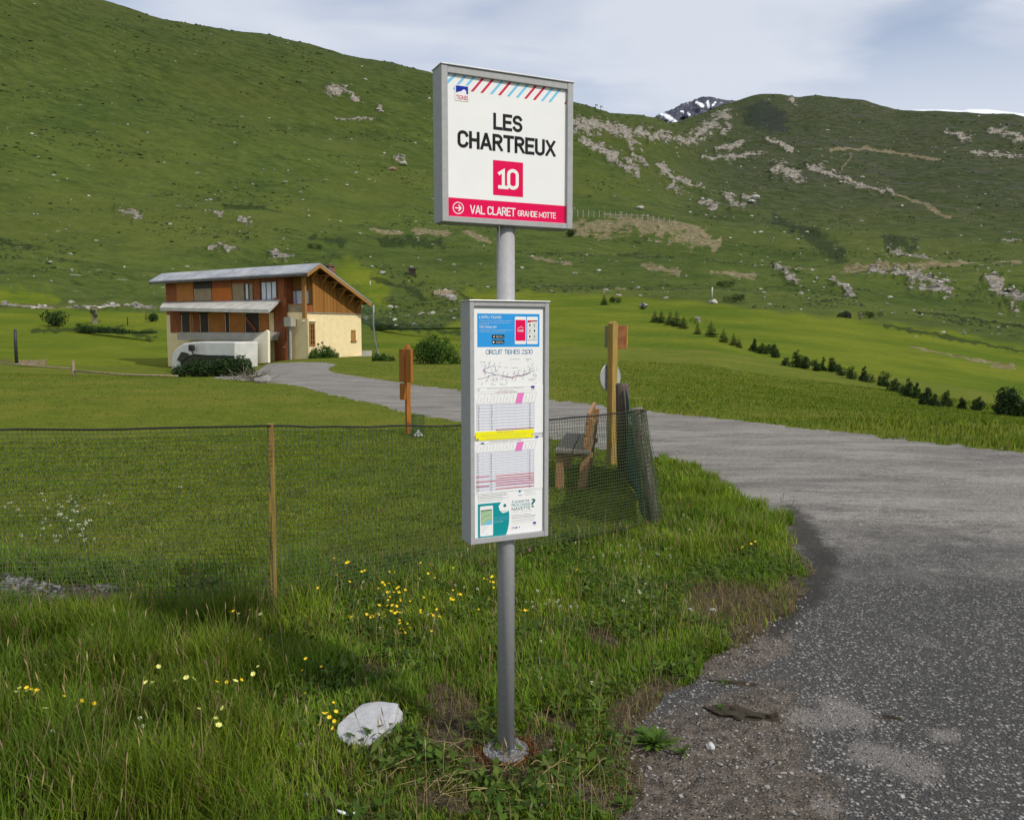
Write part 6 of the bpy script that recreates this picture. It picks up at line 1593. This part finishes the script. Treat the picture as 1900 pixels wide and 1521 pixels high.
def scatter(dens, d0, d1, a0=-40, a1=40):
    n = int(dens * R(a1 - a0) / 2 * (d1 * d1 - d0 * d0)); d = np.sqrt(rng.random(n) * (d1 * d1 - d0 * d0) + d0 * d0); a = R(a0) + rng.random(n) * R(a1 - a0)
    return np.sin(a) * d, np.cos(a) * d, d
PAL = np.array([(.088, .150, .010), (.118, .185, .015), (.062, .115, .009), (.150, .205, .026), (.165, .175, .038), (.046, .088, .008)])
DRY = np.array([(.30, .235, .095), (.20, .15, .06), (.15, .10, .05), (.24, .20, .10)])
def tint(n, X, Y, dry=.06, pale=0.0):
    g = pnoise(X / .9, Y / .9, 61); k = np.clip((g * 1.6 + 1.4 + rng.normal(0, 1.1, n)), 0, 4.99).astype(int)
    c = PAL[k] * np.array([1.22, 1.24, 1.25]) * (.70 + .5 * rng.random(n))[:, None]
    pch = pnoise(X / .33, Y / .33, 63); yel = np.clip(pnoise(X / .8 + 9, Y / .8, 64) * 1.3, -.6, 1)
    c *= (1 + .38 * pch)[:, None]; c *= np.stack([1 + .14 * yel, 1 + .04 * yel, 1 - .15 * yel], 1)
    q = rng.random(n) < dry
    c[q] = DRY[rng.integers(0, 4, q.sum())] * (.7 + .5 * rng.random(q.sum()))[:, None]
    return c
def classes(X, Y):
    z = terrain_z(X, Y); px, py = px_of(X, Y, z); road = road_test(px, py, X, Y); so_ = np.zeros(len(X))
    for c in CAPS_SOIL: so_ = np.maximum(so_, capsule(px, py, *c))
    for c in CAPS_PEBBLE: so_ = np.maximum(so_, capsule(px, py, *c))
    return z, px, py, road, so_, fence_front(px, py)


# --- verge in front of the netting
X, Y, D = [np.concatenate(q) for q in zip(scatter(15000, 1.5, 7.2, -42, 36), scatter(6000, 7.2, 11.5, 8, 24))]
z, px, py, road, so_, lawn = classes(X, Y)
patch = pnoise(X / .35, Y / .35, 81); big = pnoise(X / 1.1, Y / 1.1, 82)
left = sstep(px, 620, 420) * sstep(py, 1080, 1180); right = sstep(px, 1180, 1300) * sstep(py, 1120, 960)
worn = np.clip(so_ * 1.6, 0, 1)
foot = sstep(py, 1300, 1420) * sstep(px, 560, 720)
far_fade = np.where(D < 7.2, np.clip(1.25 - D / 9, .45, 1), 1)
keep = rng.random(len(X)) < np.clip((.66 + .5 * patch) * (1 - .93 * worn) * (1 - .08 * foot) * far_fade, 0.0, 1)
keep &= ~road & ~lawn
edge_road = road & (rng.random(len(X)) < .012) & (py < 1330) & (px < 1500)
X, Y, D, z, px, py, so_, patch, big, left, right, foot, worn = [q[keep] for q in (X, Y, D, z, px, py, so_, patch, big, left, right, foot, worn)]
n = len(X); base = .062 + .070 * left + 0.030 * right - .034 * foot - .03 * worn + .035 * np.clip(big, -.6, 1)
tall = sstep(np.hypot((px - 560) / 60, (py - 1090) / 70), 1.3, .5) * .09
h = np.clip((base + tall) * (.55 + .9 * rng.random(n)) * (1 + .5 * np.clip(patch, -.5, 1)), .015, .40)
blades('grass', np.stack([X, Y, z], 1), h, .0030 + .0022 * rng.random(n) + .0004 * D, np.clip(.18 + .5 * rng.random(n), 0, .95), rng.random(n) * 2 * np.pi, tint(n, X, Y, .09) * (1 + .42 * (1 - left) * (1 - .4 * foot))[:, None] * np.array([1.06, 1, .9])).__setitem__('kind', 'stuff')
print('verge blades', n)
# taller flowering stalks and a few dead ones standing through the verge
X, Y, D = scatter(70, 1.7, 7.2, -40, 24); z, px, py, road, so_, lawn = classes(X, Y); kp = ~road & ~lawn & (so_ < .25) & (pnoise(X / .6, Y / .6, 19) + .4 * rng.random(len(X)) > .0); X, Y, z, px = X[kp], Y[kp], z[kp], px[kp]
b = MB()
for x_, y_, z_, p_ in zip(X, Y, z, px):
    h_ = rng.uniform(.14, .26) * (1.2 if p_ < 560 else .85); an = rng.random() * 6.28; ln = rng.uniform(.05, .3) * h_; mi = int(rng.random() < .45); tp = Vector((x_ + math.cos(an) * ln, y_ + math.sin(an) * ln, z_ + h_))
    b.tube([(x_, y_, z_ - .005), (x_ + math.cos(an) * ln * .35, y_ + math.sin(an) * ln * .35, z_ + h_ * .55), tp], [.0011, .0009, .0007], 3, mi, False)
    dv = Vector((math.cos(an) * .3, math.sin(an) * .3, 1)).normalized(); b.tube([tp - dv * .012, tp + dv * .008, tp + dv * .03], [.0008, rng.uniform(.0018, .0034), .0005], 4, 2 if rng.random() < .6 else 1, False)
b.build('seed_stalks', [pm('green_stalk', (.13, .17, .04), (.10, .14, .03), 20, .7), pm('dead_stalk', (.36, .28, .13), (.25, .19, .09), 20, .8), pm('seed_head', (.20, .15, .08), (.14, .11, .06), 20, .9)])['kind'] = 'stuff'

# dry matted grass round the post foot and on worn ground
X, Y, D = scatter(5200, 2.2, 5.2, -22, 20)
z, px, py, road, so_, lawn = classes(X, Y)
keep = ~road & ~lawn & (rng.random(len(X)) < np.clip(so_ * .8 + .08 * sstep(py, 1280, 1400), 0, .6))
X, Y, z = X[keep], Y[keep], z[keep]; n = len(X)
blades('dry_grass', np.stack([X, Y, z + .004], 1), .03 + .09 * rng.random(n) ** 2, .0022 + .002 * rng.random(n), .75 + .5 * rng.random(n), rng.random(n) * 2 * np.pi, DRY[rng.integers(0, 4, n)] * (.6 + .6 * rng.random(n))[:, None])['kind'] = 'stuff'
# rust-coloured crumbs and grass round the foot plate
n = 520; a_ = rng.random(n) * 2 * np.pi; r_ = .088 + .035 * rng.random(n) ** 1.5; X = PB.x + np.cos(a_) * r_; Y = PB.y + np.sin(a_) * r_
blades('rusty_moss', np.stack([X, Y, terrain_z(X, Y) + .002], 1), .006 + .022 * rng.random(n), .004 + .003 * rng.random(n), .5 + .5 * rng.random(n), rng.random(n) * 6.28, np.array([(.30, .10, .03), (.20, .075, .03), (.12, .06, .03)])[rng.integers(0, 3, n)])['kind'] = 'stuff'
# mown lawn behind the netting and on to the road
X, Y, D = scatter(2600, 4.3, 13.5, -40, 26)
z, px, py, road, so_, lawn = classes(X, Y)
keep = lawn & ~road & (rng.random(len(X)) < np.clip(1.15 - D / 17, .3, 1)); X, Y, D, z = [q[keep] for q in (X, Y, D, z)]; n = len(X)
c = tint(n, X, Y, .03) * np.array([1.14, 1.0, .6])
blades('lawn_grass', np.stack([X, Y, z], 1), (.016 + .022 * rng.random(n)) * (1 + .4 * np.clip(pnoise(X / .7, Y / .7, 5), -.5, 1)), .004 + .0008 * D, .25 + .6 * rng.random(n), rng.random(n) * 2 * np.pi, c)['kind'] = 'stuff'
print('lawn blades', n)
X, Y, D = scatter(210, 12.5, 46, -40, 42)
z, px, py, road, so_, lawn = classes(X, Y)
rt = sstep(px, 900, 1300)
keep = ~road & (rng.random(len(X)) < np.clip(1.3 - D / 48, .2, 1) * (.25 + .75 * rt)); X, Y, D, z, rt, px, py = [q[keep] for q in (X, Y, D, z, rt, px, py)]; n = len(X)
lip = sstep(px, 1350, 1750) * sstep(D, 19, 12)
blades('meadow_grass', np.stack([X, Y, z], 1), (.014 + .022 * rng.random(n)) * (1 + 1.3 * rt * np.clip(.5 + pnoise(X / 2.2, Y / 2.2, 15), 0, 1.4) + 3.2 * lip), .005 + .0007 * D, .3 + .5 * rng.random(n), rng.random(n) * 2 * np.pi, tint(n, X, Y, .03) * np.array([1.1, .96, .6]))['kind'] = 'stuff'
print('meadow blades', n)

# --- broad low leaves between the blades
X, Y, D = scatter(2600, 1.6, 6.5, -40, 30)
z, px, py, road, so_, lawn = classes(X, Y)
keep = ~road & ~lawn & (pnoise(X / .5, Y / .5, 88) + .5 * rng.random(len(X)) > .12) & (rng.random(len(X)) > so_ * 1.5); X, Y, z = X[keep], Y[keep], z[keep]; n = len(X)
an = rng.random(n) * 2 * np.pi; l = .010 + .020 * rng.random(n) ** 2; wd = l * (.35 + .3 * rng.random(n)); hh = .012 + .05 * rng.random(n); tl_ = rng.normal(.25, .35, n)
dx, dy = np.cos(an), np.sin(an); V = np.empty((n, 4, 3))
for k, (u, v, zz) in enumerate(((-1, 0, -1), (0, -1, 0), (1, 0, 1), (0, 1, 0))):
    V[:, k, 0] = X + dx * l * u - dy * wd * v; V[:, k, 1] = Y + dy * l * u + dx * wd * v; V[:, k, 2] = z + hh + l * tl_ * zz
C = np.ones((n, 4, 4), np.float32); C[:, :, :3] = (np.array([(.065, .125, .012), (.085, .15, .016), (.045, .09, .010), (.12, .17, .03)])[rng.integers(0, 4, n)] * (.7 + .6 * rng.random(n))[:, None])[:, None, :]
np_mesh('ground_cover', V.reshape(-1, 3), np.arange(4 * n).reshape(n, 4), M_BLADE, {'tint': C.reshape(-1, 4)}, smooth=False)['kind'] = 'stuff'

# --- straw stalks lying in front of the post
b = MB(); g = random.Random(9)
for k in range(46):
    px_k, py_k = g.choice(((880, 1440), (800, 1400), (960, 1430), (790, 1470), (1010, 1440), (700, 1450))); x, y = ground_pt(px_k + g.gauss(0, 50), py_k + g.gauss(0, 18)); a_ = g.uniform(-.5, .9); L_ = g.uniform(.06, .20); zz = gz(x, y) + .012
    b.tube([(x, y, zz), (x + math.cos(a_) * L_ * .5, y + math.sin(a_) * L_ * .5, zz + g.uniform(.01, .05)), (x + math.cos(a_ + .3) * L_, y + math.sin(a_ + .3) * L_, zz + g.uniform(0, .02))], .0011, 4)
b.build('straw', pm('dry_straw', (.42, .33, .16), (.30, .22, .10), 20, .8))['kind'] = 'stuff'

# --- flowers: one mesh each
fl_y = pm('yellow_petal', (.80, .56, .012), (.70, .44, .01), 40, .6); fl_w = pm('white_petal', (.66, .66, .52), (.52, .54, .36), 40, .6); fl_p = pm('pale_yellow_petal', (.70, .70, .22), (.62, .62, .16), 40, .6); fl_r = pm('clover_pink_petal', (.45, .16, .26), (.32, .10, .18), 40, .7); stem_m = pm('flower_stem', (.06, .10, .02), (.05, .08, .015), 10, .7)
def flower_mesh(name, petal, h, r, kind, seed):
    g = random.Random(seed); b = MB(); tip = Vector((g.gauss(0, h * .14), g.gauss(0, h * .14), h)); b.tube([(0, 0, -.01), (tip.x * .4, tip.y * .4, h * .55), tip], .0012, 4, 0)
    if kind == 'cup':
        nrm = Vector((g.gauss(0, .35), g.gauss(-.35, .3), 1)).normalized(); a = nrm.orthogonal().normalized(); c = nrm.cross(a)
        for k in range(6):
            t0 = 2 * math.pi * k / 6; o1 = a * math.cos(t0) + c * math.sin(t0); o2 = a * math.cos(t0 + .5) + c * math.sin(t0 + .5); o3 = a * math.cos(t0 - .5) + c * math.sin(t0 - .5)
            b.add([tip, tip + o3 * r * .75 + nrm * r * .35, tip + o1 * r + nrm * r * .45, tip + o2 * r * .75 + nrm * r * .35], [(0, 1, 2, 3)], 1)
    else:
        for k in range(26):
            d = Vector((g.gauss(0, 1), g.gauss(0, 1), g.gauss(.3, 1))).normalized(); s_ = d.orthogonal().normalized() * r * .28; q = tip + d * r * .55
            b.add([q - s_, q + d * r * .5, q + s_], [(0, 1, 2)], 1)
    me_o = b.build(name, [stem_m, petal]); me = me_o.data; bpy.data.objects.remove(me_o); return me
FM = {}
for key, nm, m_, h, r, kd in (('y', 'yellow_flower', fl_y, .13, .0088, 'cup'), ('w', 'white_flower', fl_w, .10, .0075, 'ball'), ('p', 'pale_flower', fl_p, .15, .0115, 'cup'), ('r', 'pink_flower', fl_r, .15, .011, 'ball')):
    FM[key] = [flower_mesh(nm, m_, h * (.8 + .2 * k), r * (.85 + .15 * k), kd, 70 + k) for k in range(3)]
FL = {'y': ('yellow_flower', 'yellow wildflower on a thin stem in the long verge grass', 'yellow wildflowers in the verge'), 'w': ('white_flower', 'small white clover-like flower in the verge grass', 'white flowers in the verge'), 'p': ('pale_flower', 'pale yellow wildflower in the tall grass at the lower left', 'pale yellow wildflowers at the lower left')}
def flower(key, px, py, k, label=None):
    # the head is what shows at (px, py): the foot stands one stem height below it
    h = (.13, .10, .15, .15)['ywpr'.index(key)] * (.8 + .2 * (k % 3))
    x, y = ground_pt(px, py, h)
    nm, lb, gp = FL.get(key, ('pink_flower', label, None)); o = bpy.data.objects.new(nm, FM[key][k % 3]); COL.objects.link(o); o.location = (x, y, gz(x, y)); o.rotation_euler = (0, 0, k * 2.4); tag(o, label or lb, 'flower', gp)
g = random.Random(12); k = 0
for cx, cy, sx_, sy_, n in ((720, 1090, 14, 14, 10), (745, 1115, 26, 10, 8), (690, 1135, 14, 9, 9), (722, 1137, 14, 7, 7), (760, 1160, 26, 6, 8), (660, 1075, 30, 10, 5), (760, 1068, 20, 8, 6), (837, 1108, 7, 5, 5), (810, 1140, 16, 8, 5), (800, 1060, 30, 12, 6), (905, 1078, 10, 6, 4), (970, 1143, 5, 4, 4), (1070, 1063, 20, 12, 3), (880, 1120, 25, 20, 3), (600, 1318, 12, 14, 5), (470, 1200, 12, 12, 5), (475, 1120, 4, 4, 1), (425, 1128, 6, 3, 2), (50, 1285, 10, 8, 4), (145, 1306, 16, 4, 6), (600, 1040, 20, 6, 3), (580, 1230, 15, 20, 3), (1380, 1013, 8, 4, 3), (420, 1262, 18, 5, 4)):
    for i in range(int(n * 1.6)): flower('y', g.gauss(cx, sx_), g.gauss(cy, sy_), k); k += 1
for cx, cy, sx_, sy_, n in ((1050, 1122, 18, 8, 8), (1000, 1110, 25, 18, 7), (1190, 1030, 35, 22, 16), (1190, 1090, 20, 20, 5), (1130, 1020, 30, 12, 7), (1245, 1000, 25, 25, 6), (850, 1095, 25, 15, 6), (1195, 1110, 6, 5, 4), (940, 1040, 30, 10, 4), (780, 1165, 40, 15, 4), (700, 1100, 40, 25, 4), (1280, 960, 40, 25, 6), (260, 1400, 120, 60, 5), (1050, 1230, 60, 60, 3)):
    for i in range(n): flower('w', g.gauss(cx, sx_), g.gauss(cy, sy_), k); k += 1
for px, py in ((98, 1233), (66, 1277), (34, 1275), (42, 1280), (270, 1262), (276, 1266), (322, 1258), (332, 1256), (395, 1333), (400, 1310), (388, 1352), (370, 1316), (458, 1248), (432, 1265), (410, 1280), (290, 1240), (92, 1320), (35, 1303), (368, 1260), (386, 1264), (480, 1230), (376, 1130), (85, 1110), (170, 1155), (448, 1130), (480, 1132)): flower('p', px, py, k); k += 1
for px, py in ((105, 940), (88, 950), (125, 958), (140, 945), (70, 965), (110, 975), (95, 985), (118, 992), (130, 980), (82, 1000), (100, 1008), (150, 965), (60, 945), (40, 955), (160, 985), (112, 962), (30, 940), (20, 950), (145, 1000), (165, 1010), (180, 935), (190, 925), (200, 940), (325, 912), (150, 1003), (90, 930)):
    flower('w', px, py, k); COL.objects[-1].scale = (2.1, 2.1, 1.4); k += 1
for px, py, n_ in ((110, 950, 14), (95, 1000, 10), (150, 960, 8)):
    for i in range(n_): flower('w', g.gauss(px, 32), g.gauss(py, 20), k); COL.objects[-1].scale = (1.9, 1.9, 1.4); k += 1
flower('r', 985, 1017, 1, 'pink clover head right of the timetable case foot'); flower('r', 888, 1046, 2, 'pink clover head left of the bus stop pole'); flower('y', 640, 1066, 2, 'big yellow daisy-like flower standing apart on the left'); COL.objects[-1].scale = (1.9, 1.9, 1.5)

# --- weed rosette and turf clods on the shoulder
weed_m = leaf_mat('weed_leaf', (.06, .12, .015), (.10, .17, .025), (.14, .20, .04), .3)
def weed(label, px, py, r, n, seed):
    x, y = ground_pt(px, py); t = thing('weed_plant', label, 'weed', (x, y, gz(x, y))); g_ = np.random.default_rng(seed)
    V = []; F = []
    for k in range(n):
        a_ = g_.random() * 6.28; L_ = r * (.45 + .6 * g_.random()); el_ = R(15 + 55 * g_.random()); w_ = L_ * .062
        dx, dy = math.cos(a_), math.sin(a_); prev = None
        for q in range(5):
            u = q / 4; c = np.array([dx * L_ * u * math.cos(el_), dy * L_ * u * math.cos(el_), L_ * (u * math.sin(el_) - u * u * .45 * math.sin(el_)) + .005]); ww = w_ * math.sin(math.pi * min(.97, .15 + u * .85)) * (1.5 if q % 2 else .55)
            V += [c + np.array([-dy, dx, 0]) * ww, c + np.array([dy, -dx, 0]) * ww]
            if q: m = len(V); F.append((m - 4, m - 3, m - 1, m - 2))
    o = np_mesh('leaves', np.array(V), np.array(F), weed_m, smooth=False); o.parent = t
weed('jagged-leaved green weed on the gravel right of the bus stop foot', 1212, 1388, .125, 120, 5)
weed('small weed trailing right of the jagged-leaved one', 1265, 1402, .07, 20, 6)
weed('small weed on the earth at the lower right of the grass', 1160, 1500, .08, 24, 8)
weed('tiny weed by the broken asphalt edge', 1345, 1278, .045, 14, 9)
weed('small sprig growing out of the long turf clod', 1335, 1325, .05, 26, 14)
weed('low leafy sprig in the short grass right of the bus stop foot', 1085, 1440, .06, 30, 15)
def clod(label, px, py, sc, seed):
    x, y = ground_pt(px, py); me = rock_mesh('turf_clod', seed, 4, .55, 1.1, 3); me.materials.append(pm('crumbled_earth', (.075, .058, .036), (.022, .018, .011), 14, .95, .8))
    o = bpy.data.objects.new('turf_clod', me); COL.objects.link(o); o.location = (x, y, gz(x, y) + .0); o.scale = sc; o.rotation_euler = (0, 0, R(-18)); tag(o, label, 'clod')
clod('long earthy turf clod on the road edge by the verge', 1365, 1328, (.085, .045, .035), 31); clod('small dark lump of broken asphalt at the turf clod', 1428, 1336, (.036, .024, .034), 33); clod('thin strip of dead turf lying on the asphalt edge', 1365, 1274, (.11, .014, .014), 35); clod('small dark scrap on the asphalt at the lower right', 1652, 1330, (.045, .012, .012), 36)

# --- loose gravel along the shoulder
X, Y, D = scatter(2600, 1.7, 6.0, 2, 34)
z, px, py, road, so_, lawn = classes(X, Y)
near_edge = np.zeros(len(X))
for c in ((1180, 1420, 1400, 1330, 60), (1180, 1500, 1500, 1450, 70), (1300, 1235, 1470, 1150, 34), (1250, 870, 1440, 950, 14), (1060, 1480, 1180, 1440, 30), (960, 1390, 1010, 1400, 20), (1500, 1350, 1700, 1500, 90)): near_edge = np.maximum(near_edge, capsule(px, py, *c))
keep = (rng.random(len(X)) < np.clip(near_edge * .9, 0, .5)) & ~lawn; X, Y, z = X[keep], Y[keep], z[keep]; n = len(X)
ico = bpy.data.meshes.new('tmp'); bm = bmesh.new(); bmesh.ops.create_icosphere(bm, subdivisions=1, radius=1); bm.to_mesh(ico); bm.free()
bv = np.array([v.co[:] for v in ico.vertices]); bf = np.array([p.vertices[:] for p in ico.polygons]); bpy.data.meshes.remove(ico)
s_ = (.0024 + .0062 * rng.random(n) ** 4); V = bv[None] * (1 + .25 * rng.normal(size=(n, len(bv), 1))) * s_[:, None, None] * np.stack([.8 + .5 * rng.random(n), .8 + .5 * rng.random(n), .45 + .3 * rng.random(n)], 1)[:, None, :]
V = V + np.stack([X, Y, z + s_ * .25], 1)[:, None, :]
F = (bf[None] + (np.arange(n) * len(bv))[:, None, None]).reshape(-1, 3)
C = np.ones((n, len(bv), 4), np.float32); C[:, :, :3] = (np.array([(.30, .285, .26), (.16, .15, .14), (.38, .36, .335), (.10, .095, .09), (.22, .19, .16)])[rng.integers(0, 5, n)] * (.8 + .4 * rng.random(n))[:, None])[:, None, :]
X2_, Y2_, D2_ = scatter(1500, 4.4, 6.2, -42, -22)
z2_, px2, py2, _, _, _ = classes(X2_, Y2_); pk_ = np.zeros(len(X2_))
for c in CAPS_PEBBLE: pk_ = np.maximum(pk_, capsule(px2, py2, *c))
kp = rng.random(len(X2_)) < np.clip(pk_ * 1.1, 0, .6); X2_, Y2_, z2_ = X2_[kp], Y2_[kp], z2_[kp]; n2_ = len(X2_); s2_ = .006 + .02 * rng.random(n2_) ** 3
V2 = bv[None] * (1 + .25 * rng.normal(size=(n2_, len(bv), 1))) * s2_[:, None, None] * np.array([1, 1, .7]) + np.stack([X2_, Y2_, z2_ + s2_ * .4], 1)[:, None, :]
C2 = np.ones((n2_, len(bv), 4), np.float32); C2[:, :, :3] = (np.array([.33, .325, .32]) * (.4 + .5 * rng.random(n2_))[:, None])[:, None, :]
F2 = (bf[None] + (np.arange(n2_) * len(bv))[:, None, None]).reshape(-1, 3) + n * len(bv)
V = np.concatenate([V.reshape(-1, 3), V2.reshape(-1, 3)]); F = np.concatenate([F, F2]); C = np.concatenate([C.reshape(-1, 4), C2.reshape(-1, 4)])
m, t = newmat('loose_stone'); t.out(t.principled(t.mix(t.math('MULTIPLY', t.smooth(t.noise(t.pos(), 300, 3), .4, .6), .4), t.attr('tint').outputs['Color'], (.12, .11, .10)), .85, spec=.2))
np_mesh('gravel', V.reshape(-1, 3), F, m, {'tint': C.reshape(-1, 4)}, smooth=False)['kind'] = 'stuff'
print('gravel', n)
